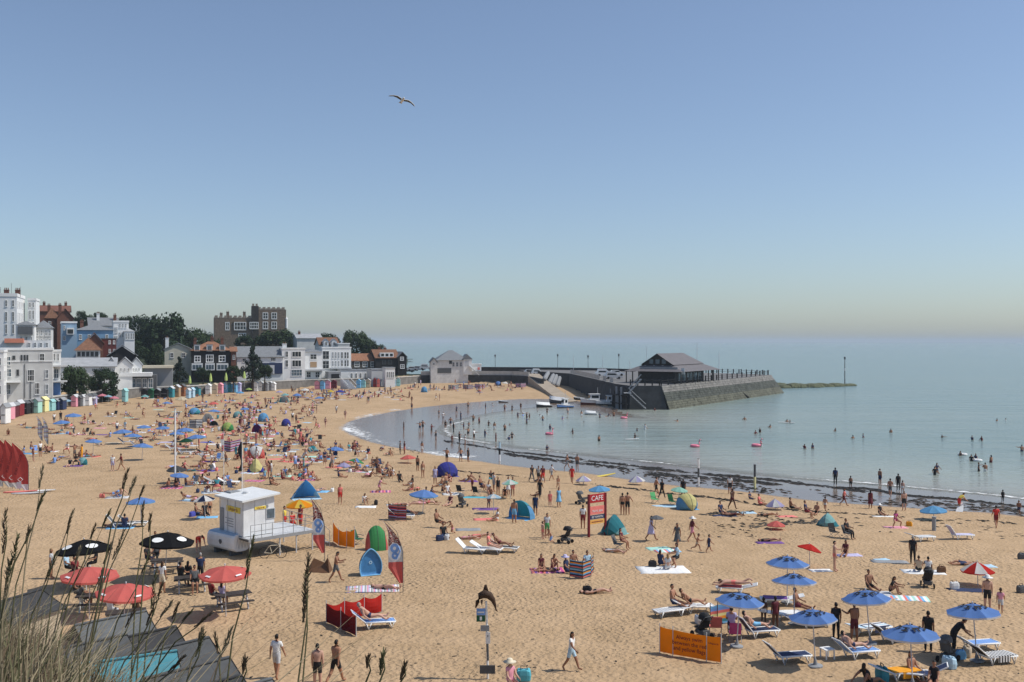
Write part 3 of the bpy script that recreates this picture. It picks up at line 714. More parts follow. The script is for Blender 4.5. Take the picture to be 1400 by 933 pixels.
 # -- brown pyramid roof pavilion, brick block
 h = House('pavilion', 'low pavilion with brown pyramid roof and glazed walls', 104, 137, 480, 490, 205, 10, 6, GREYWALL); h.roof('pyramid', 3.0, TILE_B, .5); h.wins((108, 114, 120, 126, 132), 4.6, ((481.5, 488),), frame='dark_grey')
 h = House('pavilion', 'smaller brown gabled roof rising behind the pyramid roof', 117, 141, 470, 486, 210, 10, 6, BRICK); h.roof('front', 2.6, TILE_B)
 h = House('brick_block', 'small dark red brick block with white windows', 140, 159, 464, 488, 208, 10, 6, mat('brick_dark', (.14, .04, .035), .9, .2, 3)); h.parapet(M('dark_grey'), .15); h.wins((150, 156), 3, ((466, 471), (478, 483)))
 # -- long grey shed with white gables
 h = House('long_shed', 'long pale grey lean-to roof with white gable fronts', 82, 158, 502, 512, 196, 6, 9, WHITEWALL); h.roof('gable', 1.9, LEAD); h.wins((92, 100, 128, 138), 5, ((504.5, 509),))
 for a, b in ((146, 158), (160, 181), (178, 194)):
  g = House('gabled_bay', {146: 'small white gable between long shed and restaurant', 160: 'wide white fretwork gable with a row of windows', 178: 'narrow white gable at the right end of the shed'}[a], a, b, 500, 512, 193, 6, 6, WHITEWALL, 'building'); g.roof('front', 1.9, LEAD, .25); g.wins([a + (b - a) * k / 4 for k in (1, 2, 3)], 3, ((504, 508),))
 h = House('dark_gable_house', 'dark fronted house with broad grey gable roof above the restaurant', 149, 186, 487, 500, 201, 8, 14, BLACKWALL); h.roof('front', 2.6, SLATE, .5); h.side_wins(4, ((489, 494),), .8)
 # -- grey white building at far left, nearest of all
 h = House('guest_house', 'large pale grey guest house with cornice, nearest building at left', -30, 72, 479, 548, 190, 10, 9, GREYWALL); h.parapet(WHITEWALL, .35); h.band(495, WHITEWALL)
 h.wins((29.5, 33.7, 37.5), 2.4, ((486, 494),), frame='dark_grey'); h.win(54, 484, 61, 494); h.win(37.5, 506, 47, 522, mull=2); h.win(47.5, 524, 54.5, 540, mull=2); h.win(17, 487, 21, 492, frame='dark_grey'); h.win(22.5, 506, 26, 514, frame='dark_grey'); h.win(8, 488, 15, 500, glass=GLASS_L); h.win(8, 505, 16, 516, glass=GLASS_L); h.win(9, 526, 15, 540, glass=GLASS_L)
 h.side_wins(3, ((484, 494), (506, 520)), 1.1); h.wins((-8, 64), 5, ((506, 518), (526, 540)), glass=GLASS_L); h.box('drainpipe', 33.5, 498, 34.3, 545, -.01, .12, 'dark_grey'); h.box('drainpipe', 41.5, 522, 42.3, 546, -.01, .12, 'dark_grey'); h.box('porch', 0, 522, 28, 524, -.01, 1.4, 'white')
 h = House('guest_house_wing', 'white balconied wing with blue ground floor beside grey guest house', 71, 83, 481, 542, 189, 10, 7, WHITEWALL); h.parapet(WHITEWALL, .3); h.wins((74.5, 79.5), 3, ((484, 494),)); h.wins((77,), 7, ((505, 518),), glass=GLASS_L)
 h.box('balcony', 71.5, 500, 92, 502, -.01, 1.8, 'pale_grey'); h.box('balcony', 71.5, 521, 92, 523, -.01, 1.8, 'pale_grey'); h.box('ground_floor', 72, 524, 82.5, 541, -.01, .12, mat('render_bright_blue', (.12, .24, .50)))
 h = House('white_corner_house', 'narrow white house edge at the extreme left of the beach', -40, 5, 482, 552, 184, 8, 8, WHITEWALL); h.wins((0.5,), 3, ((490, 500), (508, 520), (528, 540))); h.parapet(WHITEWALL, .3); h.side_wins(3, ((490, 500), (508, 520), (528, 540)), 1.0)
 # -- restaurant with white canopy
 h = House('restaurant', 'open restaurant terrace under a long white canopy by the sand', 160, 214, 514, 541, 190, 4, 7, M('dark_grey')); h.box('canopy', 158, 510.5, 208, 515.5, 3, 1.6, 'white')
 h.wins((166, 174, 182, 190, 198, 206), 6.5, ((518, 531),), glass=GLASS_L, mull=1)
 h = House('marquee', 'cream flat awning roof between restaurant and cream house', 197, 236, 503, 512, 197, 4, 7, M('grey')); h.box('canopy', 195, 500.5, 237, 504, 2, 1.2, 'cream')
 # -- long white building on the skyline behind the trees
 h = House('skyline_block', 'long low white flat-roofed block on the skyline', 180, 216, 436, 446, 330, 4, 8, WHITEWALL); h.parapet(WHITEWALL, .3); h.wins((188, 195, 202, 209), 4.5, ((437.5, 441.5),), mull=2)
 # -- cream house, black house with orange roof
 h = House('cream_house', 'cream house with shallow slate gable and two upper windows', 225, 261, 478, 512, 222, 4, 11, CREAMWALL); h.roof('front', 1.7, SLATE, .3); h.wins((235, 251), 5, ((483, 490),), fw=.12); h.chimney(.6, 3, .9, 3.2, h.H - .2, 'render_white', 1)
 h = House('black_house', 'black boarded house with orange tiled roof and white dormers', 261.5, 316, 480, 513, 216, 4, 10, BLACKWALL); h.roof('hip', 2.5, TILE, .4)
 for x in (269.5, 286.5, 304):
  h.box('dormer', x - 4, 472.5, x + 4, 481, 1.6, .12, 'white'); h.box('dormer_roof', x - 4.6, 471.6, x + 4.6, 472.6, 1.6, .2, SLATE)
 for x in (269.5, 286.5, 304):
  a, zt = h.uz(x - 2.8, 473.8); c, _ = h.uz(x + 2.8, 473.8); _, zb = h.uz(x, 480); MB().box(a, c, -.15, -.123, zb, zt).build('pane', GLASS_L, h.root)
 h.win(265.5, 487, 274.5, 496, fw=.25); h.win(281.5, 485.5, 292, 496, fw=.22, mull=2); h.win(299, 486.5, 308.5, 495.5, fw=.25)
 for x0, x1 in ((262, 277), (280.5, 293.5), (296, 312)): h.box('bay_window', x0, 497.5, x1, 507, -.01, .9, 'white')
 for x0, x1 in ((262, 277), (280.5, 293.5), (296, 312)):
  for k in range(3):
   a, zt = h.uz(x0 + 1 + (x1 - x0 - 2) * (k + .08) / 3, 499.5); c, _ = h.uz(x0 + 1 + (x1 - x0 - 2) * (k + .92) / 3, 499.5); _, zb = h.uz(x0, 505.5); MB().box(a, c, -.93, -.903, zb, zt).build('pane', GLASS_L, h.root)
 h.chimney(1.0, 5, h=2.0, base=h.H + .9); h.chimney(5.5, 5, h=1.6, base=h.H + 1.8); h.chimney(8.2, 6, h=1.4, base=h.H + 1.8)
 h = House('brick_return', 'red brick side wing at the right of the black house', 316, 323, 481, 513, 218, 4, 8, BRICK); h.roof('gable', 1.2, TILE); h.win(318, 486, 321.5, 492)
 # -- grey roof inn
 h = House('inn', 'low white inn under a long slate roof behind the conifer', 324, 387, 489, 512, 226, 6, 10, WHITEWALL); h.roof('gable', 3.0, SLATE); h.win(370, 489.5, 377, 494.5, mull=2); h.box('dark_front', 357, 497, 386, 512, -.01, .3, 'navy'); h.box('door', 367, 500, 375, 512, -.305, .36, 'pale_grey'); h.wins((334, 343), 5, ((491, 496),))
 # -- white seafront trio
 h = House('seafront_house', 'white three storey seafront house with dark paired windows', 385.5, 417, 478, 522, 232, 8, 9, WHITEWALL); h.parapet(WHITEWALL, .35); h.wins((392,), 4, ((481, 489), (493, 502.5)), fw=.08); h.win(399, 481, 412, 489, mull=2, fw=.14, trans=0); h.win(399, 493, 412, 502.5, mull=2, fw=.14, trans=0); h.win(398, 506, 413, 515, mull=3, glass=GLASS_L)
 h.chimney(1, 2, 1.2, 1.2, h.H + .2, 'render_white')
 h = House('seafront_house', 'narrow white house with boarded orange window and balcony', 416.5, 440.5, 482, 520, 238, 8, 8, WHITEWALL); h.roof('hip', .9, SLATE); h.win(424, 485, 433, 492, mull=1); h.box('boarding', 424, 495.5, 433, 503, -.01, .1, 'tan'); h.box('balcony', 416, 505.5, 442, 507.5, -.01, 1.2, 'pale_grey'); h.wins((422, 434), 6, ((509, 517),))
 h = House('apartment_block', 'white apartment block with tall glazed balconies and flat roof', 440.5, 480, 476.5, 518, 244, 8, 9, WHITEWALL); h.parapet(WHITEWALL, .3); h.win(441, 480.5, 450, 492, glass=GLASS, mull=1); h.win(441, 494, 450, 505, mull=1)
 h.wins((455, 459, 463), 2.4, ((482, 491), (494, 502)), glass=GLASS_L); h.wins((467.5, 472, 475.5), 2.8, ((482, 491), (493, 502)), mull=0); h.box('balcony', 451, 503.5, 480, 505, -.01, 1, 'pale_grey')
 h = House('dormer_house', 'brown tiled house with twin white gabled dormers behind apartment block', 437, 463, 472, 484, 262, 8, 8, GREYWALL); h.roof('gable', 2.4, TILE_B)
 for x in (446, 457): g = House('dormer', 'white gabled dormer window', x - 3.5, x + 3.5, 468, 474, 261, 8, 3, WHITEWALL); g.roof('front', 1.0, LEAD, .15); g.win(x - 1.5, 468.5, x + 1.5, 472.5, fw=.06); g.root.parent = h.root; g.root.matrix_parent_inverse = (Matrix.Translation(h.p) @ Matrix.Rotation(R(h.yaw), 4, 'Z')).inverted(); del g.root['category']; del g.root['label']
 h = House('roof_terrace_house', 'pale rooftop house behind the apartment block', 462, 478, 471, 480, 258, 8, 6, GREYWALL); h.parapet(WHITEWALL, .3)
 h = House('ridge_house', 'pale low house on the ridge left of the hedge', 406, 440, 463, 476, 292, 8, 9, GREYWALL); h.roof('gable', 1.6, LEAD); h.chimney(1.5, 4, h=1.4, base=h.H + .8)
 # -- flint cottage, black seafront house
 h = House('flint_cottage', 'low flint cottage with orange tiled roof and three white windows', 480, 514, 494, 508, 258, 8, 8, FLINT); h.roof('gable', 2.3, TILE); [h.win(x - 3.4, 495, x + 3.4, 502.5, fw=.2) for x in (488, 499, 510)]
 h = House('black_seafront_house', 'black boarded house with brown roof and long white dormer', 513.5, 545, 490, 510, 262, 8, 9, BLACKWALL); h.roof('gable', 2.7, TILE_B); h.box('dormer', 520, 483, 538, 489, 1.5, .1, 'white'); h.wins((525, 533), 5, ((493, 498.5),), frame='dark_grey'); h.chimney(2.5, 5, h=1.8, base=h.H + 1.2); h.chimney(4.5, 5, h=1.8, base=h.H + 1.2)
 for x in (523, 529, 535):
  a, zt = h.uz(x - 2, 484.2); c, _ = h.uz(x + 2, 484.2); _, zb = h.uz(x, 487.8); MB().box(a, c, -.13, -.103, zb, zt).build('pane', GLASS, h.root)
 h = House('black_gable_house', 'black end house with grey gable and white framed windows', 544, 556, 489, 510, 266, 8, 9, BLACKWALL); h.roof('front', 1.8, SLATE, .3); h.win(547, 488.5, 552, 493.5, fw=.2); h.win(547, 499, 553, 504.5, fw=.2)
 # -- seafront kiosks
 h = House('kiosk', 'long low white kiosk with slot windows behind the hut row', 466, 508, 507, 522, 240, 8, 5, WHITEWALL); h.parapet(LEAD, .2); h.wins((481, 487, 493, 500, 505), 2.2, ((511, 518),), fw=.06)
 h = House('kiosk', 'plain pale square shelter at the foot of the flint cottage', 508, 529, 506, 531, 238, 8, 6, M('pale_grey')); h.parapet(LEAD, .2)
 h = House('kiosk', 'white square shelter with four dark slots near the hut row', 527, 540, 504, 529, 236, 4, 5, WHITEWALL); h.parapet(LEAD, .2); h.wins((530, 532.7, 535.4, 538), 1.6, ((509, 517),), fw=.05)
 h = House('seafront_cafe', 'grey cafe front with dark opening below the apartment block', 449, 466, 509, 523, 236, 8, 5, M('grey')); h.box('opening', 453, 512, 464, 521, -.01, .06, 'black')
 # -- castle house
 h = House('castle_house', 'crenellated brown castle house with white mullioned windows on the hill', 293, 392, 435, 474, 352, 4, 12, CASTLE)
 def merlons(x0, x1, y0, y1, z, parent, y_back=True):
  mb = MB(); n = max(2, int((x1 - x0) / 1.9))
  for i in range(n):
   a = x0 + (x1 - x0) * (i + .1) / n; b = x0 + (x1 - x0) * (i + .72) / n
   mb.box(a, b, y0, y0 + .4, z, z + 1.0)
   if y_back: mb.box(a, b, y1 - .4, y1, z, z + .75)
  mb.box(x0, x1, y0 - .06, y0 + .35, z - .14, z - .01)
  mb.build('battlement', mat('castle_cap', (.30, .25, .2), .9, .3, 2), parent)
 merlons(0, h.uz(345, 435)[0], 0, 12, h.H, h.root)
 a, zt = h.uz(345, 423.5); b, _ = h.uz(391, 423.5)
 MB().box(a, b, -.5, 9, h.H - 9, zt).build('tower', CASTLE, h.root); merlons(a, b, -.5, 9, zt, h.root)
 a2, zt2 = h.uz(345, 419); b2, _ = h.uz(353.5, 419)
 MB().box(a2 - .3, b2, -.9, 3, h.H - 9, zt2).build('stair_turret', mat('castle_dark', (.04, .035, .03), .95, .3, 1.6), h.root); merlons(a2 - .3, b2, -.9, 3, zt2, h.root, False)
 a3, zt3 = h.uz(388.5, 437); b3, _ = h.uz(392, 437); MB().lathe([(.55, 0), (.55, 4), (.65, 4.05), (.05, 5.2)], 8, 0, (b + .2, -.2, zt3 - 4)).build('corner_turret', M('white'), h.root)
 def fwin(x0, y0, x1, y1, mull, d):
  w = h.win(x0, y0, x1, y1, mull=mull, fw=.28); w.location.y = -d; return w
 for q in ((308, 441, 313.7, 452, 1, .0), (320, 441, 336.5, 452, 3, .35), (341, 441, 353.3, 450.5, 3, .95), (326, 456, 336.5, 463, 2, .0)): fwin(*q)
 for x in (359, 371):
  fwin(x, 428, x + 7.5, 437, 1, .55); fwin(x, 440.5, x + 7.5, 450.5, 1, .55)
 MB().box(h.uz(319, 441)[0], h.uz(337.5, 441)[0], -.34, .01, h.uz(319, 453)[1], h.uz(319, 440)[1]).build('bay_front', CASTLE, h.root)
 for x, hh in ((303, 2.0), (312, 2.6), (335, 2.6)): h.chimney(h.uz(x, 435)[0], 6, 1.2, hh, h.H, 'castle_flint', 2)
 MB().tube([(b - 3, 4, zt), (b - 3, 4, zt + 5)], .07, 5).build('flagpole', M('white'), h.root)
 # -- lookout boathouse beside the jetty
 h = House('boathouse', 'pale boarded boathouse with slate hip roof and white gable by the jetty', 597, 640, 493.5, 513, 318, 4, 10, mat('boarding_pale', (.66, .65, .63), .8, .15, 1)); h.roof('hip', 3.2, SLATE, .4)
 h.box('white_gable', 633.5, 492, 645, 513, 5, .25, 'white'); h.wins((620, 625, 630), 3, ((496, 502),), frame='pale_grey'); h.win(614, 493.8, 618, 498, frame='dark_grey'); h.box('opening', 598, 504, 617, 511, -.01, .08, 'dark_grey')
 a, zt = h.uz(635.5, 494); c, _ = h.uz(641, 494); _, zb = h.uz(636, 501); MB().box(a, c, -.29, -.253, zb, zt).build('window', M('pale_grey'), h.root)
 a, c = h.uz(634, 494)[0], h.uz(644, 494)[0] - .3
 MB().prism([(a - .1, -.27, h.H + .29), (c + .5, -.27, h.H + .29), ((a + c) / 2, -.27, h.H + 1.9)], (0, .2, 0)).build('gable', WHITEWALL, h.root)
 MB().add([(a - .6, -.35, h.H + .3), (c + .9, -.35, h.H + .3), ((a + c) / 2, -.35, h.H + 2.0), (a - .6, 5, h.H + .3), (c + .9, 5, h.H + .3), ((a + c) / 2, 5, h.H + 2.0)], [(0, 1, 2), (0, 2, 5, 3), (1, 4, 5, 2), (3, 5, 4)]).build('gable_roof', SLATE, h.root)
 mb = MB(); x = h.uz(641, 500)[0]; mb.prism([(x, -1.2, 2.9), (x + 3.2, -1.2, 0), (x + 3.2, -1.2, -.3), (x, -1.2, 2.6)], (0, .9, 0)); mb.build('outside_stair', M('pale_grey'), h.root)
 g = House('lookout_porch', 'small gabled porch at the left end of the boathouse', 589, 597.3, 496, 513, 317, 4, 5, mat('boarding_pale')); g.roof('front', 1.5, SLATE, .3); g.win(591.5, 496.5, 594.5, 500)
 h = House('store', 'small white store with red mark right of the boathouse', 645, 658, 499, 513, 322, 4, 6, WHITEWALL); h.parapet(WHITEWALL, .2); h.box('notice', 653, 503, 656, 506.5, -.01, .06, 'coral')
town()
# ------------------------------------------------------------------ promenade, slipway and the stone pier
TIMBER = mat('timber_dark', (.035, .032, .03), .85, .3, 3); PIERSTONE = mat('pier_stone', (.20, .19, .175), .92, .3, .8, bump=.25); PIERSTONE_W = mat('pier_stone_weedy', (.075, .08, .068), .9, .45, .7, bump=.3)
PIERSTONE_D = mat('pier_stone_shaded', (.045, .047, .05), .9, .35, .7, bump=.25); CONCRETE = mat('concrete_pale', (.46, .45, .42), .9, .15, .8)  # shade of the sunless pier and harbour walls is put into the dark stone
def wall_strip(name, label, pts, h_lo, h_hi, th, m, cap=None):
 """a wall along plan points, from h_lo to h_hi, th thick"""
 mb = MB(); n = len(pts)
 for i in range(n - 1):
  a = Vector(pts[i][:2]); b = Vector(pts[i + 1][:2]); t = (b - a).normalized(); nn = Vector((-t.y, t.x)) * th
  for lo, hi, ex in [(h_lo, h_hi, 0)] + ([(h_hi + .003, h_hi + .25, .12)] if cap else []):
   e = nn.normalized() * ex
   vs = [(*(a - e), lo), (*(b - e), lo), (*(b + nn + e), lo), (*(a + nn + e), lo), (*(a - e), hi), (*(b - e), hi), (*(b + nn + e), hi), (*(a + nn + e), hi)]
   mb.add(vs, [(3, 2, 1, 0), (4, 5, 6, 7), (0, 1, 5, 4), (1, 2, 6, 5), (2, 3, 7, 6), (3, 0, 4, 7)], 1 if (cap and ex) else 0)
 return tag(mb.build(name, [m, cap or m]), label, 'wall')
def pier():
 # retaining wall behind the huts and along the promenade
 pr = [tuple(p) for p in to_plane([(-60, 583), (0, 573), (60, 560), (100, 554), (150, 548), (193, 543), (250, 541), (300, 537.5), (360, 533.5), (420, 530.5), (480, 528.5), (548, 526), (575, 524)], 1.65)]
 wall_strip('promenade_wall', 'grey retaining wall of the promenade behind the beach huts', pr, .6, 3.7, .6, PIERSTONE, CONCRETE)
 pr2 = [tuple(p) for p in to_plane([(575, 524), (600, 523.5), (650, 523.5), (700, 524), (722, 525.5), (740, 530)], 1.65)]
 wall_strip('harbour_wall', 'dark harbour wall with pale parapet below the boathouse', pr2, .6, 4.0, .8, PIERSTONE_D, None)  # shadowed wall, its darkness painted by the stone colour
 wall_strip('parapet_wall', 'pale parapet railing wall on top of the harbour wall', [(p[0] + .2, p[1] + .3) for p in pr2[:-1]], 4.004, 5.3, .35, CONCRETE)
 # slipway from the promenade down to the sand
 a = at(718, 513.5, 318); b = at(737, 513.5, 318); c = plane(789, 549, .3); d = plane(770, 551, .2)
 mb = MB(); tops = []
 for t in np.linspace(0, 1, 7):
  l = a.lerp(d, t); r = b.lerp(c, t); z = 4.3 * (1 - t) ** 1.25 + .25; tops.append(((l.x, l.y, z), (r.x, r.y, z)))
 for (l0, r0), (l1, r1) in zip(tops[:-1], tops[1:]):
  mb.quad(l0, l1, r1, r0); mb.quad((l0[0], l0[1], -.5), (l1[0], l1[1], -.5), l1, l0); mb.quad(r0, r1, (r1[0], r1[1], -.5), (r0[0], r0[1], -.5))
 o = mb.build('slipway', mat('slipway_concrete', (.36, .30, .23), .95, .15, .5)); o['kind'] = 'structure'; o['label'] = 'pale sandy slipway sloping down to the harbour sand'
 # breakwater stones at the head of the slipway: big slanted pale fenders
 for i, (x0, y0, x1, y1) in enumerate(((750, 509.5, 744, 520), (757, 512.5, 750.5, 525), (761, 513.5, 755.5, 527), (765.5, 516, 761.5, 529))):
  p = at(x0, y0, 300); q = at(x1, y1, 296)
  MBx = MB(); dv = (q - p); MBx.tube([p, p + dv * .12, p + dv * .9, q], [.35, .62, .72, .5], 8)
  tag(MBx.build('timber_fender', M('grey')), ('leftmost', 'second', 'third', 'rightmost')[i] + ' of four pale slanted fenders at the slipway', 'fender', 'slanted fenders at the slipway')
 # pier body: stone platform with battered sides
 A = plane(860, 561, 0); B = plane(915, 561, 0); C = plane(1072, 538, 0); D = Vector((C.x - 9, C.y + 12, 0)); E = Vector((44, 322, 0)); Fq = Vector((10, 342, 0)); Gq = Vector((2, 336, 0)); Hq = plane(775, 535, 0)
 A2 = plane(838, 557, 0)
 DECK = 5.2
 base = [A, B, C, D, E, Fq, Gq, Hq, A2]
 cen = sum(base, Vector()) / len(base)
 ins = {1: Vector((-1.6, 1.0, 0)), 2: Vector((-3.6, .8, 0)), 0: Vector((.4, 1.0, 0)), 3: Vector((-1, -1, 0)), 8: Vector((.8, .6, 0)), 7: Vector((.8, .3, 0))}
 top = [p + ins.get(i, Vector()) for i, p in enumerate(base)]
 root = thing('pier', 'stone pier with battered sides running out to sea', 'pier', (0, 0, 0))
 n = len(base); mb = MB()
 for i in range(n):
  k = (i + 1) % n
  if i == 1: continue
  b0, b1, t0, t1 = base[i], base[k], top[i], top[k]
  mb.quad((b0.x, b0.y, -2), (b1.x, b1.y, -2), (t1.x, t1.y, DECK), (t0.x, t0.y, DECK))
 mb.build('side_wall', PIERSTONE_D, root)  # sides away from the sun: their shadow is painted by the stone colour
 MB().poly([(p.x, p.y, DECK) for p in top]).build('deck', mat('pier_deck', (.17, .165, .16), .9, .2, .6), root)
 # lit side: courses of stone, each a step of its own, darker and weedier low down
 nc = 12; r = random.Random(5)
 for c_ in range(nc):
  z0 = -.6 + (DECK + .6) * c_ / nc; z1 = -.6 + (DECK + .6) * (c_ + 1) / nc - .05
  f0, f1 = max(0, z0) / DECK, z1 / DECK; out = Vector((.84, -.54, 0)) * (.05 + .04 * (c_ % 2))
  mb = MB(); nb = 26
  for i in range(nb):
   ta, tb = (i / nb + (.5 / nb if c_ % 2 else 0)) if i else 0, min(1, (i + .97) / nb + (.5 / nb if c_ % 2 else 0))
   if ta >= 1: continue
   o2 = out + Vector((.84, -.54, 0)) * r.uniform(0, .06)
   def P(t, f, z, off): q = base[1].lerp(base[2], t).lerp(top[1].lerp(top[2], t), f); return (q.x + off.x, q.y + off.y, z)
   f_ = (P(ta, f0, z0, o2), P(tb, f0, z0, o2), P(tb, f1, z1, o2), P(ta, f1, z1, o2)); k_ = (P(ta, f0, z0, -out), P(tb, f0, z0, -out), P(tb, f1, z1, -out), P(ta, f1, z1, -out))
   mb.add(list(f_) + list(k_), [(0, 1, 2, 3), (3, 2, 6, 7), (0, 4, 5, 1), (1, 5, 6, 2), (4, 0, 3, 7)])
  mb.build('stone_course', PIERSTONE if c_ > 8 else (PIERSTONE_W if c_ > 4 else mat('pier_stone_green', (.115, .115, .085), .9, .4, .6, bump=.3)), root)
 b_, t_ = base[1], top[1]
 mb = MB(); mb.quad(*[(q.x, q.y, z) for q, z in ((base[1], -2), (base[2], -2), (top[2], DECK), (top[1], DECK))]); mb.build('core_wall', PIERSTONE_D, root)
 # small stair notch on the lit side
 p = base[1].lerp(base[2], .62); q = top[1].lerp(top[2], .585); mb = MB(); mb.tube([(p.x + .25, p.y - .2, .2), (q.x + .25, q.y - .2, 3.2)], .22, 5); mb.build('ladder', TIMBER, root)
 # railing along the lit edge and round the end: posts and two rails
 rail = thing('pier_railing', 'dark post railing along the seaward edge of the pier', 'railing', (top[1].x, top[1].y, DECK))
 def railing(root_, a, b, cnt, h=1.25, lean=0):
  o0 = Vector(root_.location)
  pm = cached(('rpost', h), lambda: MB().box(-.13, .13, -.13, .13, 0, h).box(-.17, .17, -.17, .17, h + .002, h + .1).mesh('post'))
  for i in range(cnt + 1):
   q = a.lerp(b, i / cnt); link('post', pm, TIMBER, root_, (q.x - o0.x, q.y - o0.y, 0))
  for hh in (.55, 1.05):
   MB().tube([(a.x - o0.x, a.y - o0.y, hh * h / 1.25), (b.x - o0.x, b.y - o0.y, hh * h / 1.25)], .04, 5).build('rail', TIMBER, root_)
 railing(rail, top[1] + Vector((.1, .7, 0)), top[2] + Vector((-.8, 0, 0)), 20)
 rail2 = thing('pier_railing', 'dark railing across the far end of the pier', 'railing', (top[2].x, top[2].y, DECK)); railing(rail2, top[2] + Vector((-.8, .3, 0)), top[3] + Vector((0, -.6, 0)), 5)
 rail3 = thing('pier_railing', 'dark railing along the seaward back edge of the pier behind the pavilion', 'railing', (top[3].x, top[3].y, DECK)); railing(rail3, top[3] + Vector((-.6, -.4, 0)), top[3].lerp(top[4], .7) + Vector((0, -.8, 0)), 12)
 rail4 = thing('pier_railing', 'dark railing on the shaded harbour edge of the pier', 'railing', (top[0].x, top[0].y, DECK)); railing(rail4, top[0] + Vector((.1, .6, 0)), top[1] + Vector((-.3, .6, 0)), 4)
 # parapet sea wall of the jetty, tall and dark
 wall_strip('sea_wall', 'tall dark sea wall along the back of the jetty', [at(658, 513, 345).xy[:], at(700, 513, 342).xy[:], at(760, 513, 338).xy[:], at(820, 513, 330).xy[:], at(866, 513, 318).xy[:]], 1, 6.0, 1.0, PIERSTONE_D)
 # white harbour railing of the jetty: panels between posts
 r5 = thing('jetty_railing', 'pale slatted railing along the harbour side of the jetty', 'railing', (Hq.x, Hq.y, DECK))
 a, b = top[7] + Vector((.3, 0, 0)), top[8] + Vector((.3, .5, 0)); o0 = Vector(r5.location)
 for i in range(16):
  q0 = a.lerp(b, i / 16); q1 = a.lerp(b, (i + .94) / 16); e = Vector((0, .12, 0))
  if i >= 11 and i % 2: continue
  MB().add([(*(q0 - o0).xy, .1), (*(q1 - o0).xy, .1), (*(q1 - o0).xy, 1.25), (*(q0 - o0).xy, 1.25), (*(q0 + e - o0).xy, .1), (*(q1 + e - o0).xy, .1), (*(q1 + e - o0).xy, 1.25), (*(q0 + e - o0).xy, 1.25)], [(0, 1, 2, 3), (7, 6, 5, 4), (3, 2, 6, 7), (0, 4, 5, 1), (1, 5, 6, 2), (4, 0, 3, 7)]).build('railing_panel', CONCRETE, r5)
 # timber fender piles on the shaded front
 fr = thing('timber_fendering', 'dark timber fender piles on the shaded front of the pier', 'fendering', (A2.x, A2.y, 0))
 for i in range(9):
  q = A2.lerp(A, .15 + i * .1) + Vector((-.5, -.5, 0)); MB().box(q.x - A2.x - .2, q.x - A2.x + .2, q.y - A2.y - .2, q.y - A2.y + .2, -1.5, 3.0 + .9 * (i % 3)).build('pile', TIMBER if i not in (2, 3, 5) else M('grey'), fr)
 for z in (1.2, 3.0): MB().tube([(-.6, -.8, z), (A.x - A2.x - .4, A.y - A2.y - .9, z)], .16, 5).build('waling', TIMBER, fr)
 # white stairs zig-zagging down the front
 st = thing('landing_stairs', 'pale zigzag landing stairs down the shaded pier front', 'stairs', (A.x, A.y, 0)); o0 = Vector((A.x, A.y, 0))
 def flight(p0, p1, tag_):
  for off in (0, .9):
   mb = MB(); e = Vector((0, off, 0)); mb.tube([p0 + e - o0, p1 + e - o0], .10, 5); mb.build('stringer', M('grey'), st)
  for off in (0, .9):
   e = Vector((0, off, 1.0)); MB().tube([p0 + e - o0, p1 + e - o0], .06, 5).build('handrail', M('grey'), st)
  nst = 9
  for i in range(nst):
   q = p0.lerp(p1, (i + .5) / nst) - o0; MB().box(q.x - .2, q.x + .2, q.y, q.y + .9, q.z - .03, q.z + .03).build('tread', M('pale_grey'), st)
 f0 = at(877, 519, A.y - 2.0); f1 = at(860, 538, A.y - 2.0); f2 = at(883, 559.5, A.y - 2.2)
 flight(f0, f1, 0); flight(f1, f2, 1); MB().box(f1.x - o0.x - 1.0, f1.x - o0.x + .6, f1.y - o0.y, f1.y - o0.y + 1.6, f1.z - .08, f1.z).build('landing', M('pale_grey'), st)
 # pavilion on the pier
 Cc = Vector((at(932, 505, 226).x, at(932, 505, 226).y)); ax = Vector((C.x - B.x, C.y - B.y)).normalized(); ang = math.degrees(math.atan2(ax.y, ax.x))
 pv = thing('pavilion', 'dark pier pavilion with sweeping grey roof and open verandah', 'pavilion', (Cc.x, Cc.y, DECK), ang)
 LN, WD = 25.0, 14.5                                # x along the pier, y towards the jetty side
 PROOF = mat('pavilion_roof', (.15, .14, .145), .8, .15, 1.2);
 ze, zk, zr = 2.75, 4.2, 6.9
 mb = MB(); i1 = 3.4
 o_ = [(0, 0, ze), (LN, 0, ze), (LN, WD, ze), (0, WD, ze)]; k_ = [(i1, i1, zk), (LN - i1, i1, zk), (LN - i1, WD - i1, zk), (i1, WD - i1, zk)]
 mb.add(o_ + k_, [(0, 1, 5, 4), (1, 2, 6, 5), (2, 3, 7, 6), (3, 0, 4, 7), (3, 2, 1, 0)]); mb.build('verandah_roof', PROOF, pv)
 mb = MB(); m = WD / 2; xa, xb = i1 - .9, LN - i1 - 3.5
 prof = [(i1 - .3, zk + .05), (m - 2.2, zk + 1.25), (m - .5, zr - .35), (m, zr)]
 for (y0, z0), (y1, z1) in zip(prof[:-1], prof[1:]):
  t0 = (z0 - zk) / (zr - zk); t1 = (z1 - zk) / (zr - zk); e0 = LN - i1 + .3 - (LN - i1 - xb) * t0; e1 = LN - i1 + .3 - (LN - i1 - xb) * t1
  mb.quad((xa, y0, z0), (e0, y0, z0), (e1, y1, z1), (xa, y1, z1)); mb.quad((e0, WD - y0, z0), (xa, WD - y0, z0), (xa, WD - y1, z1), (e1, WD - y1, z1)); mb.quad((e0, y0, z0), (e0, WD - y0, z0), (e1, WD - y1, z1), (e1, y1, z1))
 mb.build('main_roof', PROOF, pv)
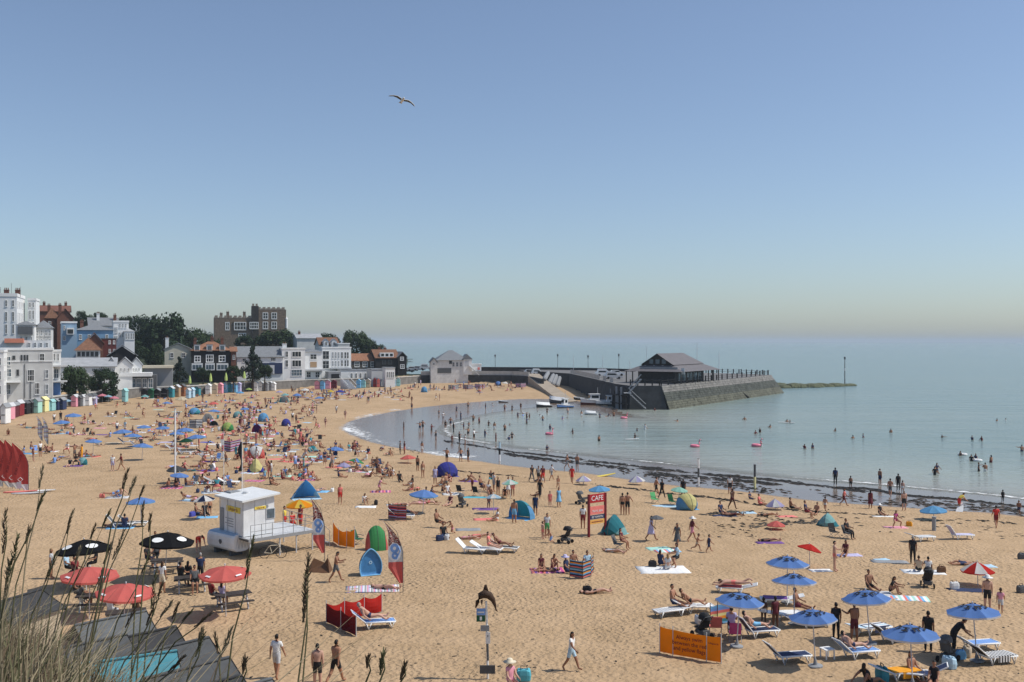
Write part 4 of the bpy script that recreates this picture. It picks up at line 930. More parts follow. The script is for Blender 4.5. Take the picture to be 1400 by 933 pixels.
 mb = MB(); out = [(xa + .5, y, z - .12) for y, z in prof] + [(xa + .5, WD - y, z - .12) for y, z in prof[::-1][1:]]; mb.prism(out, (.2, 0, 0)); gb = mb.build('gable_wall', TIMBER, pv)
 for y in (m - 1.6, m, m + 1.6): MB().box(xa + .42, xa + .49, y - .5, y + .5, zk + .3, zk + 1.3).build('pane', GLASS_L, gb)
 MB().box(3.2, LN - 4.5, 3.0, WD - 2.5, 0.004, zk - .9).build('wall', mat('boarding_dark', (.05, .048, .05), .8, .3, 2), pv)
 for i in range(6):
  x = 5 + i * 2.4; f = MB().box(x, x + 2.0, 2.9, 2.998, .5, 2.3).build('window', M('grey'), pv); MB().box(x + .12, x + 1.88, 2.86, 2.898, .62, 2.18).build('pane', GLASS_L, f)
 MB().box(1.4, 1.5, 1.6, WD - 3.5, 2.78, 3.75).build('sign_board', M('grey'), pv)
 MB().box(1.2, 1.28, -.2, .6, 2.2, 3.6).build('sign_panel', M('pale_grey'), pv)
 for i in range(8):
  x = .5 + i * (LN - 1) / 7;
  for y in (.4, WD - .4): MB().box(x - .1, x + .1, y - .1, y + .1, .004, ze - .01).build('post', TIMBER, pv)
 for i in range(5): y = 2 + i * (WD - 4) / 4; MB().box(LN - .6, LN - .4, y - .1, y + .1, .004, ze - .01).build('post', TIMBER, pv)
 for i in range(4): MB().box(3.0, 3.14, 3.6 + i * 2.2, 4.0 + i * 2.2, zk - 1.3, zk - .1).build('bracket', M('pale_grey'), pv)
 # lamps and masts
 def lamp(px, pyt, pyb, Y, label, kind):
  b = at(px, pyb, Y); t = at(px, pyt, Y); b.z = min(b.z, 5.9); h = t.z - b.z
  if kind == 'lamp':
   o = thing('street_lamp', label, 'lamp post', b, group='lamp posts on the jetty')
   MB().tube([(0, 0, 0), (0, 0, .8), (0, 0, h - .8)], [.14, .09, .06], 6).build('pole', TIMBER, o); MB().tube([(-.4, 0, h - 1.2), (.4, 0, h - 1.2)], .03, 4).build('crossbar', TIMBER, o)
   MB().lathe([(.05, 0), (.22, .1), (.3, .6), (.34, .62), (.05, .9), (.0, 1.0)], 6, 0, (0, 0, h - .95)).build('lantern', M('dark_grey'), o)
  else:
   o = thing('flag_mast', label, 'mast', b, group='masts on the jetty')
   MB().tube([(0, 0, 0), (0, 0, h)], [.09, .04], 6).build('pole', M('pale_grey'), o); MB().tube([(-.5, 0, h * .82), (.5, 0, h * .82)], .03, 4).build('yard', M('pale_grey'), o)
 lamp(677, 485, 510, 341, 'lamp post on the sea wall nearest the boathouse', 'lamp'); lamp(762.5, 484.5, 511, 334, 'lamp post on the sea wall behind the slanted fenders', 'lamp')
 lamp(804, 486, 511, 330, 'lamp post on the sea wall between two masts', 'lamp'); lamp(846, 484, 511, 322, 'lamp post beside the white vans on the jetty', 'lamp')
 lamp(784, 486, 511, 332, 'bare mast between the two middle lamp posts', 'mast'); lamp(824, 486, 511, 326, 'bare mast left of the white vans', 'mast'); lamp(884, 474, 512, 300, 'tall thin mast behind the left end of the pavilion roof', 'mast'); lamp(953, 469, 507, 262, 'signal mast behind the pavilion ridge', 'mast'); lamp(983, 481, 514, 266, 'thin mast at the right end of the pavilion', 'mast'); lamp(861, 493, 515, 290, 'short mast at the left eave of the pavilion', 'mast')
 # low rocky reef and marker pole beyond the pier
 r = random.Random(2); root = thing('reef', 'low weedy rock reef trailing from the end of the pier', 'reef', (0, 0, 0)); mb = MB()
 for i in range(90):
  t = i / 89; q = plane(1062 + 100 * t, 530.5 - 2.5 * t, 0); w = (1 - t) ** .6
  mb.ellipsoid((q.x + r.uniform(-1, 1), q.y + r.uniform(-6, 6) * w, r.uniform(-.3, 0)), (r.uniform(1.2, 3), r.uniform(1.5, 3.5), r.uniform(.5, .8) + .7 * w), 7, 5)
 mb.build('rock', mat('reef_weed', (.10, .11, .06), .9, .4, .8, bump=.4), root)
 q = plane(1155, 528, 0); o = thing('marker_pole', 'tall marker pole with topmark at the tip of the reef', 'pole', (q.x, q.y, -.5)); MB().tube([(0, 0, 0), (0, 0, 9.5)], [.16, .1], 6).build('pole', TIMBER, o); MB().lathe([(0.02, 0), (.3, .2), (.3, .9), (.02, 1.1)], 6, 0, (0, 0, 9.2)).build('topmark', M('dark_grey'), o); MB().tube([(0, 0, 5.4), (0, 0, 6.4)], .17, 6).build('band', M('pale_grey'), o)
pier()

# ------------------------------------------------------------------ vehicles and boats of the harbour
def car(p, rz, col, label, van=False, L=4.2):
 o = thing('parked_car', label, 'van' if van else 'car', p, rz, 'vehicles parked along the jetty')
 h = 1.0
 MB().prism([(-L / 2, -.85, .3), (L / 2, -.85, .3), (L / 2, -.85, .75), (L * .3, -.85, .95), (-L * .48, -.85, .98), (-L / 2, -.85, .8)], (0, 1.7, 0)).build('body', mat('paint_' + col, COL[col], .3), o)
 MB().prism([(-L * .42, -.75, .981), (L * .27, -.75, .96), (L * .1, -.75, 1.5 if not van else 1.95), (-L * .34, -.75, 1.52 if not van else 2.0)], (0, 1.5, 0)).build('cabin', mat('paint_' + col), o)
 MB().prism([(-L * .36, -.765, 1.04), (L * .2, -.765, 1.02), (L * .085, -.765, 1.42), (-L * .31, -.765, 1.44)], (0, 1.53, 0)).build('side_window', GLASS, o)
 for x in (-L * .3, L * .3):
  for y in (-.8, .8):
   w = link('wheel', cached('carwheel', lambda: MB().tube([(0, -.1, 0), (0, .1, 0)], .32, 10).mesh('wheel')), M('black'), o, (x, y, .32))
car(at(826, 515, 268), 5, 'white', 'white van parked on the jetty, left one of the pair', True, 4.8); car(at(843, 514.5, 270), 3, 'white', 'white car parked on the jetty beside the pavilion', False)
car(at(838, 519, 250), 8, 'pale_grey', 'pale grey van parked nearest the jetty edge', True, 4.6); car(at(735, 513, 322), 10, 'white', 'white van at the head of the slipway', True); car(at(725, 512, 330), 10, 'pale_grey', 'small grey car behind the slipway head')
for i, (x, y, c, l) in enumerate(((565, 505, 'white', 'white car on the road left of the boathouse'), (573, 504.5, 'pale_grey', 'pale grey car behind the promenade near the boathouse'), (582, 503, 'white', 'white van on the road just left of the boathouse porch'), (558, 507, 'dark_grey', 'dark car on the road by the black gable house'))):
 car(at(x, y + 3, 332), 4 + i, c, l, i == 2)
def boat(px, py, L, rz, col, label, cabin=None, cover=None, z=None, red=False):
 p = plane(px, py, .1); z = max(gz(p.x, p.y), 0) if z is None else z
 o = thing('moored_boat', label, 'boat', (p.x, p.y, z - .15), rz)
 B = L * .36; H = L * .22; st = []
 for t in np.linspace(0, 1, 9):
  w = B / 2 * min(1, (1.02 - t) * 2.6) ** .6; sh = H * (.8 + .35 * t ** 2); x = -L / 2 + L * t
  st.append([(x, -w, sh), (x, -w * .85, sh * .45), (x, -w * .3, 0 + .1 * t), (x, w * .3, .1 * t), (x, w * .85, sh * .45), (x, w, sh)])
 mb = MB(); n = 6
 for a, b in zip(st[:-1], st[1:]):
  o0 = len(mb.v); mb.v += a + b
  for k in range(5): mb.f.append((o0 + k, o0 + k + 1, o0 + n + k + 1, o0 + n + k)); mb.m.append(0 if k in (0, 4) else 1)
 mb.add(st[0], [tuple(range(6))[::-1]]); hull = mb.build('hull', [mat('paint_' + col, COL[col], .35), mat('paint_dark_red') if False else M('dark_grey') if not red else mat('antifoul_red', (.16, .03, .03), .6)], o)
 g = MB()
 for s in (0, 5): g.tube([q[s] for q in st], .06, 5)
 g.build('gunwale', M('white'), hull)
 MB().add([q[0] for q in st] + [q[5] for q in st], [(i, i + 1, 10 + i, 9 + i) for i in range(8)]).build('deck', M('pale_grey') if not cover else M('white'), o).location.z = -.12
 if cover:
  mb = MB();
  for a, b in zip(st[1:-1], st[2:]):
   for s, e in ((0, 1), (1, 0)):
    pass
   mb.quad(a[0], b[0], (b[0][0], 0, b[0][2] + H * .75), (a[0][0], 0, a[0][2] + H * .75)); mb.quad((a[0][0], 0, a[0][2] + H * .75), (b[0][0], 0, b[0][2] + H * .75), b[5], a[5])
  mb.build('tarpaulin', M(cover), o)
 if cabin:
  x0, x1 = cabin; z0 = H * .72
  c = MB().prism([(x0, -B * .3, z0), (x1, -B * .3, z0), (x1 - .3, -B * .3, z0 + 1.5), (x0, -B * .3, z0 + 1.55)], (0, B * .6, 0)).build('cabin', M('white'), o)
  for s in (-1, 1): MB().box(x0 + .2, x1 - .5, s * (B * .3 + .01) - .012, s * (B * .3 + .01) + .012, z0 + .7, z0 + 1.3).build('window', GLASS, c)
  MB().box(x1 - .12, x1 - .06, -B * .25, B * .25, z0 + .7, z0 + 1.3).build('windscreen', GLASS, c)
  MB().box(x0 - .2, x1 + .0, -B * .34, B * .34, z0 + 1.56, z0 + 1.66).build('cabin_roof', M('white'), c); MB().tube([(x0 + .3, 0, z0 + 1.66), (x0 + .3, 0, z0 + 3.2)], .04, 5).build('mast', M('pale_grey'), o)
 return o
boat(743.5, 557, 3.6, 200, 'black', 'small black boat under a white cover in the shallows', cover='white')
boat(763, 552, 4.6, 150, 'dark_grey', 'dark open boat with white cover behind the blue boat', cover='white')
boat(772, 558, 4.2, 215, 'blue', 'blue fishing boat with red fender aground by the pier', cabin=(-.6, .7))
boat(812, 554, 6.4, 190, 'white', 'white cabin cruiser with red hull bottom moored by the pier', cabin=(-1.2, 1.2), red=True)
boat(828, 555, 4.6, 188, 'white', 'white motor boat behind the cabin cruiser nearest the pier', cabin=(-1.4, -.1))
boat(791, 548, 3.4, 130, 'black', 'black dinghy against the dark pier wall')
boat(808, 567, 2.6, 170, 'white', 'white upturned dinghy afloat in front of the cruiser', cover='white')
boat(688, 551, 2.4, 160, 'dark_grey', 'tiny dark dinghy on the far waterline')

# ------------------------------------------------------------------ trees
LEAFM = [mat('foliage_dark', (.022, .045, .016), .8, .5, .6), mat('foliage_mid', (.035, .062, .02), .8, .5, .6), mat('foliage_conifer', (.014, .028, .016), .8, .4, .6), mat('foliage_olive', (.05, .065, .028), .8, .5, .6)]
BARK = mat('bark', (.07, .05, .035), .95, .3, 3)
def crown_mesh(seed, kind, n):
 r = random.Random(seed); mb = MB(); cl = []
 if kind == 'conifer':
  for i in range(46):
   z = r.random() ** 1.2; w = (1 - z) ** .75 * .5; a = r.uniform(0, 6.283); d = w * r.uniform(.35, 1)
   cl.append((Vector((math.cos(a) * d, math.sin(a) * d, z * .98 + .02)), .13 * (1.1 - z * .6)))
 else:
  for i in range(34):
   v = Vector((r.gauss(0, 1), r.gauss(0, 1), r.gauss(0, 1))).normalized() * r.uniform(.25, .40)
   cl.append((Vector((v.x * 1.1, v.y * 1.1, .46 + v.z * 1.15)), r.uniform(.11, .20)))
 for k in range(n):
  c, s = cl[r.randrange(len(cl))]
  v = Vector((r.gauss(0, 1), r.gauss(0, 1), r.gauss(0, 1))).normalized() * s * r.random() ** .33
  p = c + v; nrm = (v.normalized() + Vector((r.gauss(0, .5), r.gauss(0, .5), r.gauss(0, .5)))).normalized()
  t = nrm.orthogonal().normalized(); b = nrm.cross(t); sz = r.uniform(.018, .04)
  mb.quad(p - t * sz, p + b * sz * .7, p + t * sz, p - b * sz * .7)
 return mb.mesh('crown')
CROWNS = {('round', i): crown_mesh(20 + i, 'round', 5200) for i in range(3)}
CROWNS[('conifer', 0)] = crown_mesh(31, 'conifer', 4200)
def tree(px0, px1, pyT, pyB, Y, label, kind='round', leaf=0, v=0, zb=None, depth=None, name='tree'):
 Y *= deep((px0 + px1) / 2); b = at((px0 + px1) / 2, pyB, Y); w = (px1 - px0) / F * Y; h = (pyB - pyT) / F * Y; gr = gz(b.x, b.y)
 o = thing(name, label, 'tree', (b.x, b.y, b.z), rnd.uniform(0, 0))
 link('crown', CROWNS[(kind, v)], LEAFM[leaf], o, (0, 0, 0), rnd.uniform(0, 360) if kind == 'conifer' else rnd.choice((0, 180)), (w * (1.0 if kind == 'conifer' else .92), (depth or w) * .92, h))
 low = min(-1.0, gr - b.z - .3)
 mb = MB(); mb.tube([(0, 0, low), (0, 0, h * .25), (w * .02, 0, h * .6)], [h * .045, h * .035, h * .012], 7)
 for k in range(5):
  a = k * 1.26; mb.tube([(0, 0, h * .22), (math.cos(a) * w * .2, math.sin(a) * w * .2, h * .5)], [h * .018, h * .006], 5)
 mb.build('trunk', BARK, o)
tree(186, 262, 424, 512, 268, 'largest dark tree dome left of the castle house', leaf=0, v=0); tree(172, 222, 432, 500, 280, 'dark tree at the left shoulder of the big tree', leaf=0, v=1); tree(240, 294, 446, 505, 276, 'dark tree between the big tree and the castle house', leaf=1, v=2)
tree(268, 306, 456, 500, 290, 'low dark tree below the left end of the castle house', leaf=0, v=1); tree(345, 408, 449, 488, 300, 'dark tree below the castle tower', leaf=1, v=0); tree(318, 352, 457, 486, 296, 'bushy tree below the castle bay window', leaf=0, v=2); tree(376, 416, 455, 486, 306, 'dark tree right of the castle tower', leaf=0, v=1)
tree(462, 512, 450, 496, 296, 'rounded dark tree at the top of the headland hedge', leaf=1, v=0); tree(425, 470, 454, 492, 300, 'clipped dark hedge tree left of the rounded headland tree', leaf=0, v=2); tree(490, 528, 466, 496, 300, 'low dark tree at the right end of the headland', leaf=0, v=1); tree(402, 436, 458, 488, 304, 'low bush at the left end of the headland hedge', leaf=0, v=0)
tree(100, 128, 426, 452, 290, 'skyline tree left of the white villa chimneys', leaf=0, v=1); tree(122, 150, 426, 452, 292, 'skyline tree behind the white villa chimneys', leaf=0, v=2); tree(158, 184, 431, 460, 300, 'skyline tree above the bright white parapet house', leaf=0, v=0)
tree(82, 124, 498, 546, 186, 'dark leafy tree beside the guest house balconies', leaf=1, v=0); tree(118, 166, 501, 546, 188, 'dark leafy tree left of the restaurant canopy', leaf=0, v=2)
tree(232, 258, 490, 520, 206, 'small dark conifer before the cream house', 'conifer', 2, 0); tree(327, 364, 475, 518, 214, 'tall dark conifer before the long slate roof', 'conifer', 2, 0); tree(265, 290, 503, 520, 207, 'round dark bush before the black house', leaf=0, v=1); tree(306, 332, 499, 521, 208, 'round dark bush at the right of the black house', leaf=0, v=2)
tree(350, 374, 497, 519, 216, 'dark bush beside the tall conifer', leaf=0, v=0); tree(160, 200, 466, 492, 226, 'dark tree behind the dark gable house', leaf=0, v=1); tree(196, 226, 470, 505, 232, 'dark tree left of the cream house chimney', leaf=1, v=1)

# ------------------------------------------------------------------ beach huts
def hut(p, rz, w, d, h, col, label, name='beach_hut', roofm=None, rh=.55):
 o = thing(name, label, 'beach hut', p, rz, 'beach huts along the promenade')
 key = ('hut', round(w, 2), round(d, 2), round(h, 2))
 def wl(): return MB().add([(0, 0, 0), (w, 0, 0), (w, d, 0), (0, d, 0), (0, 0, h), (w, 0, h), (w, d, h), (0, d, h), (w / 2, 0, h + rh), (w / 2, d, h + rh)], [(0, 1, 5, 8, 4), (2, 3, 7, 9, 6), (1, 2, 6, 5), (3, 0, 4, 7), (3, 2, 1, 0), (4, 8, 9, 7), (8, 5, 6, 9)]).mesh('wall')
 link('wall', cached(key + ('w',), wl), M(col), o)
 def rf(): return MB().prism([(-.12, -.15, h - .08), (w / 2, -.15, h + rh + .03), (w + .12, -.15, h - .08), (w + .12, -.15, h + .0), (w / 2, -.15, h + rh + .11), (-.12, -.15, h + .0)], (0, d + .3, 0)).mesh('roof')
 link('roof', cached(key + ('r',), rf), roofm or M(col if rnd.random() < .35 else rnd.choice(['grey', 'dark_grey', 'pale_grey'])), o)
 def dr(): return MB().box(w * .14, w * .495, -.04, -.004, .05, h * .93).box(w * .505, w * .86, -.04, -.004, .05, h * .93).mesh('door')
 link('door', cached(key + ('d',), dr), M(col), o)
 def br(): return MB().box(w * .1, w * .9, -.06, -.042, h * .5, h * .56).mesh('door_bar')
 link('door_bar', cached(key + ('b',), br), M('dark_grey') if col not in ('black', 'dark_grey') else M('grey'), o)
 return o
def hut_at(x0, x1, pyb, hpx, col, label, yaw=None):
 p = plane((x0 + x1) / 2, pyb, 1.6); Yd = p.y; sc = F / Yd; w = (x1 - x0) / sc * .97; h = hpx / sc
 a = at(x0, pyb, Yd); hut((a.x, a.y, p.z - .05), 4 if yaw is None else yaw, w, 2.0, h * .82, col, label, rh=h * .18)
HR = [(1, 7.5, 579.5, 27, 'white', 'white beach hut, nearest and leftmost in the row'), (8, 14, 574, 22, 'pink', 'pale pink beach hut second from the left'), (14.5, 20, 571, 20, 'maroon', 'dark maroon beach hut third from the left'), (20, 27, 569, 21, 'dark_red', 'dark red beach hut beside the black pair'),
 (29, 36.5, 566.5, 18, 'black', 'black hut, left of a pair'), (36.5, 43.5, 565.5, 18, 'black', 'black hut, right of a pair before the mint hut'), (44, 52, 565, 19.5, 'mint', 'mint green beach hut left of the yellow one'), (53, 61.5, 563.5, 20, 'pale_yellow', 'pale yellow beach hut right of the mint one'), (62, 66, 562.5, 17, 'light_teal', 'slim grey-teal hut beside the yellow hut'), (66.5, 71, 562, 15, 'light_teal', 'lower pale teal hut beside the navy huts'),
 (71.5, 79, 561, 15, 'navy', 'navy hut, left of a dark pair'), (79, 86, 560.5, 16, 'navy', 'navy hut, right of a dark pair'), (97, 104, 556.5, 16, 'pink', 'bright pink beach hut left of charcoal'), (104.5, 110, 556, 14, 'dark_grey', 'charcoal hut right of the bright pink hut'), (110.5, 114, 555.5, 15, 'pale_grey', 'slim pale grey hut right of charcoal'), (115.5, 122, 555, 15.5, 'white', 'white hut between two grey ones'), (123, 128.5, 554, 15, 'lavender', 'lavender grey hut at the pink umbrellas'), (166.5, 171.5, 550, 18, 'light_teal', 'tall slim mint-white hut alone by the restaurant'),
 (193, 201, 545.5, 13, 'black', 'black hut at the left of the restaurant row'), (201.5, 209, 545.3, 13, 'dark_green', 'very dark green hut second in the restaurant row'), (210, 218, 545, 13, 'black', 'black hut third in the restaurant row'), (219, 228.5, 544.5, 13, 'black', 'wide black hut fourth in the restaurant row'), (229, 236, 544, 15, 'teal', 'dark teal hut beside the brown huts'), (237, 244.5, 543, 16, 'tan', 'brown timber hut, left of two'), (245, 252, 542, 16, 'rust', 'orange-brown timber hut, right of two'),
 (254, 258.5, 545, 13, 'pale_blue', 'pale blue hut, left of a low pair'), (259, 264, 544, 13, 'pale_blue', 'pale blue hut, right of a low pair'), (265, 272, 541.5, 12.5, 'teal', 'deep teal hut left of the open white one'), (280.5, 287.5, 539.5, 14, 'white', 'white hut with an open front'), (289, 296, 539, 14, 'beige', 'beige hut left of the pink one'), (297, 303.5, 538.5, 14, 'pink', 'pink hut left of the sky blue one'), (304, 310, 537.5, 14, 'sky_blue', 'sky blue hut with pale gable'), (311, 316, 537, 13, 'teal', 'teal hut between two blue ones'), (316.5, 323, 537, 13, 'sky_blue', 'bright blue hut right of the teal hut'), (323.5, 328.5, 536.5, 13, 'lavender', 'grey-lavender hut beside the bright blue one'),
 (346.5, 352, 535.5, 13, 'white', 'white hut, left of two by the grey hut'), (353, 358.5, 535, 13, 'white', 'white hut, right of two by the grey hut'), (360, 366, 535, 12, 'grey', 'mid grey hut right of two white ones'), (366.5, 372, 534.5, 12, 'grey', 'grey hut with dark roof at the end of the middle row'), (371, 376, 534.5, 11, 'white', 'small white hut ending the middle row'),
 (430, 437, 532.5, 12, 'pink', 'light pink hut under the apartment block'), (437.5, 443.5, 532.5, 12, 'sky_blue', 'blue hut between two pink ones'), (444.5, 451.5, 532, 12, 'pink', 'rosy pink hut next to the maroon hut'), (452, 460, 531.5, 11, 'maroon', 'maroon hut beside the steps'), (487, 493, 531, 11.5, 'sky_blue', 'pale sky hut left of the teal ones'), (494, 499.5, 530.5, 11.5, 'light_teal', 'light teal hut beside the pale sky hut'), (500, 506, 530, 11.5, 'beige', 'beige hut near the square shelter'), (510, 514, 529.5, 11.5, 'dark_red', 'small dark red hut near the shelter'), (515, 519, 529.5, 11, 'coral', 'small coral hut beside the dark red one'), (529, 535, 528.8, 11, 'teal', 'teal hut before the white shelter'), (537, 541, 528.6, 11, 'pale_blue', 'pale hut second from the right end'), (542, 547, 528.3, 11, 'light_teal', 'grey-teal hut at the right end of the row')]
for q in HR: hut_at(*q)
# wooden steps between the huts
o = thing('beach_steps', 'pale wooden steps rising from the sand between hut rows', 'steps', G(482, 533));
for i in range(7): MB().box(-1.2 - i * .45, 1.2 - i * .45, i * .45, i * .45 + .5, -.3, .3 + .38 * i).build('step', M('pale_grey'), o)
for s in (-1.25, 1.25): MB().tube([(s, 0, 1.2), (s - 3.0, 3, 3.7)], .06, 5).build('handrail', M('white'), o)
# closed green parasols on the restaurant terrace
for i, (x, yb, yt) in enumerate(((259.5, 529, 514), (288, 526, 511), (309, 525, 510), (334, 522, 508))):
 Yp = 203 * deep(x); b = at(x, yb, Yp); h = (yb - yt) / F * Yp; o = thing('closed_parasol', ('first', 'second', 'third', 'fourth')[i] + ' closed lime parasol from the left on the terrace', 'parasol', b, group='closed parasols on the terrace')
 MB().lathe([(.08, .7), (.38, .75), (.36, h * .55), (.2, h * .85), (.04, h)], 8).build('canopy', M('lime'), o); MB().tube([(0, 0, -1.5), (0, 0, h)], .04, 5).build('pole', M('pale_grey'), o)
# ------------------------------------------------------------------ builders for the things on the beach
THIN = .012
def canopy_mesh(n, r, h, alt, scal=.06):
 """umbrella canopy: n cloth panels sagging between ribs, with an underside; alternate panels take slot alt"""
 mb = MB(); K = 4; S = 3
 def P(i, s, k):
  a = 2 * math.pi * (i + s / S) / n; f = k / K; q = math.cos(math.pi / n) / math.cos((s / S - .5) * 2 * math.pi / n)
  rr = r * f * q; z = h * (1 - f ** 1.25); sag = scal * math.sin(math.pi * s / S) * f * r
  return (rr * math.cos(a), rr * math.sin(a), z - sag * .5)
 for i in range(n):
  mi = (i % 2) if alt else 0
  for s in range(S):
   for k in range(K):
    a, b, c, d = P(i, s, k), P(i, s + 1, k), P(i, s + 1, k + 1), P(i, s, k + 1)
    for dz, rev in ((0, False), (-THIN, True)):
     q = [(x, y, z + dz) for x, y, z in (a, d, c, b)]
     if k == 0: q = [q[0], q[1], q[2]]
     mb.add(q[::-1] if rev else q, [tuple(range(len(q)))], mi)
   a, b = P(i, s, K), P(i, s + 1, K); mb.quad(a, b, (b[0], b[1], b[2] - .07), (a[0], a[1], a[2] - .07), 2 if alt else 1)
 return mb.mesh('canopy')
def umbrella(px, pyc, wpx, c1, c2=None, label='', h=2.0, tilt=0, tdir=0, ground=None, ribs=8, trim=None, base=False, lettered=False, peak=.30, name='beach_umbrella'):
 """pyc: pixel row of the canopy rim's middle; its foot is found from the height h"""
 if ground is None:
  zg = 1.2;
  for _ in range(5):
   Yd = (HC - zg - h) * F / (pyc - CY); X_ = (px - CX) / F * Yd; zg = gz(X_, Yd)
  p = Vector((X_, Yd, zg))
 else: p = G(*ground); Yd = p.y
 r = wpx / 2 / F * Yd
 o = thing(name, label, 'umbrella', p, rnd.uniform(0, 45)); o.rotation_euler.x = R(rnd.uniform(-4, 4)); o.rotation_euler.y = R(rnd.uniform(-4, 4))
 alt = c2 is not None
 me = cached(('canopy', ribs, round(peak, 2), alt), lambda: canopy_mesh(ribs, 1.0, peak, alt))
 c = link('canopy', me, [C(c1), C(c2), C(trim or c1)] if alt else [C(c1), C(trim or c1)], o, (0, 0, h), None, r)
 c.rotation_euler = (R(tilt) * math.sin(R(tdir)), R(tilt) * math.cos(R(tdir)), 0)
 pm = cached(('pole', round(h, 1), round(peak * r, 1)), lambda: MB().tube([(0, 0, -.2), (0, 0, h + peak * r * .97)], .024, 6).lathe([(.0, 0), (.04, .02), (.03, .08), (0, .1)], 6, 0, (0, 0, h + peak * r)).mesh('pole'))
 link('pole', pm, M('pale_grey'), o)
 if wpx > 26 and not tilt:
  rm = cached(('rib', round(r, 1)), lambda: MB().tube([(0, 0, peak * r - .06), (r * .5, 0, peak * r * .6 - .03), (r * .93, 0, .0)], .009, 4).mesh('rib'))
  for k in range(ribs):
   q = link('rib', rm, M('pale_grey'), o, (0, 0, h - .02)); q.rotation_euler = (0, 0, 2 * math.pi * k / ribs)
 if base: MB().lathe([(0, 0), (.3, 0), (.3, .06), (.1, .1), (.04, .35)], 12, 0).build('base', M('grey'), o)
 if lettered:
  # dark printed characters in a ring near the top of the canopy, on the side towards the viewer
  mb = MB(); rr = random.Random(int(px))
  for k in range(7):
   a = 2 * math.pi * k / 7 + .2; f = .40; x, y = math.cos(a) * f, math.sin(a) * f; zz = peak * (1 - f ** 1.25) + .03; s = .12
   T = Vector((-y, x, 0)).normalized(); U = Vector((-x, -y, peak * 1.2 * f)).normalized(); cpt = Vector((x, y, zz))
   for (u0, u1, v0, v1) in ((-1, -.35, -1, 1), (.35, 1, -1, 1), (-.35, .35, .3, 1)) if k % 2 else ((-1, 1, -1, -.4), (-.35, .35, -.4, 1), (-1, 1, .5, 1)):
    mb.quad(*[cpt + T * s * a_ + U * s * b_ for a_, b_ in ((u0, v0), (u1, v0), (u1, v1), (u0, v1))])
  mb.build('lettering', M('black'), c)
 return o
def oval_print(o, c, n, col):
 mb = MB()
 for k in range(n):
  a0 = 2 * math.pi * (k + .5) / 8 * (8 / n); ring = []
  for t in range(12):
   u = .23 * math.cos(t * math.pi / 6); v = .15 * math.sin(t * math.pi / 6); f = .64 - v; a = a0 + u / f
   ring.append((f * math.cos(a) * .985, f * math.sin(a) * .985, .36 * (1 - f ** 1.25) + .022))
  mb.poly(ring)
 mb.build('logo_print', M(col), c)
def windbreak(pts, h, cols, label, sag=.12, striped=None, top=None):
 """pts: ground pixels of the posts in order"""
 G3 = [G(*p) for p in pts]; o = thing('windbreak', label, 'windbreak', G3[0])
 o0 = G3[0]; hs = h if hasattr(h, '__len__') else [h] * len(G3)
 for i, p in enumerate(G3):
  q = p - o0; MB().tube([(q.x, q.y, -.15), (q.x, q.y, hs[i] + .14)], .02, 6).build('post', M('brown') if striped else M('pale_grey'), o)
 for i, (a, b) in enumerate(zip(G3[:-1], G3[1:])):
  a = a - o0; b = b - o0; mb = MB(); K = 8; t = (b - a).normalized(); nn = Vector((-t.y, t.x, 0))
  for s, rev in ((THIN / 2, True), (-THIN / 2, False)):
   vs = []
   for k in range(K + 1):
    f = k / K; q = a.lerp(b, f); sg = sag * math.sin(math.pi * f); hh = hs[i] * (1 - f) + hs[i + 1] * f; bl = nn * (math.sin(math.pi * f) * sag * .9 + s)
    for v in range(5):
     w = v / 4; vs.append((q.x + bl.x * (.3 + .7 * math.sin(math.pi * w)), q.y + bl.y * (.3 + .7 * math.sin(math.pi * w)), .05 + (hh - .05 - sg) * w))
   fs = [(k * 5 + v, (k + 1) * 5 + v, (k + 1) * 5 + v + 1, k * 5 + v + 1) for k in range(K) for v in range(4)]
   mb.add(vs, [f[::-1] for f in fs] if rev else fs)
  mb.build('panel', striped or C(cols[i % len(cols)]), o)
 return o
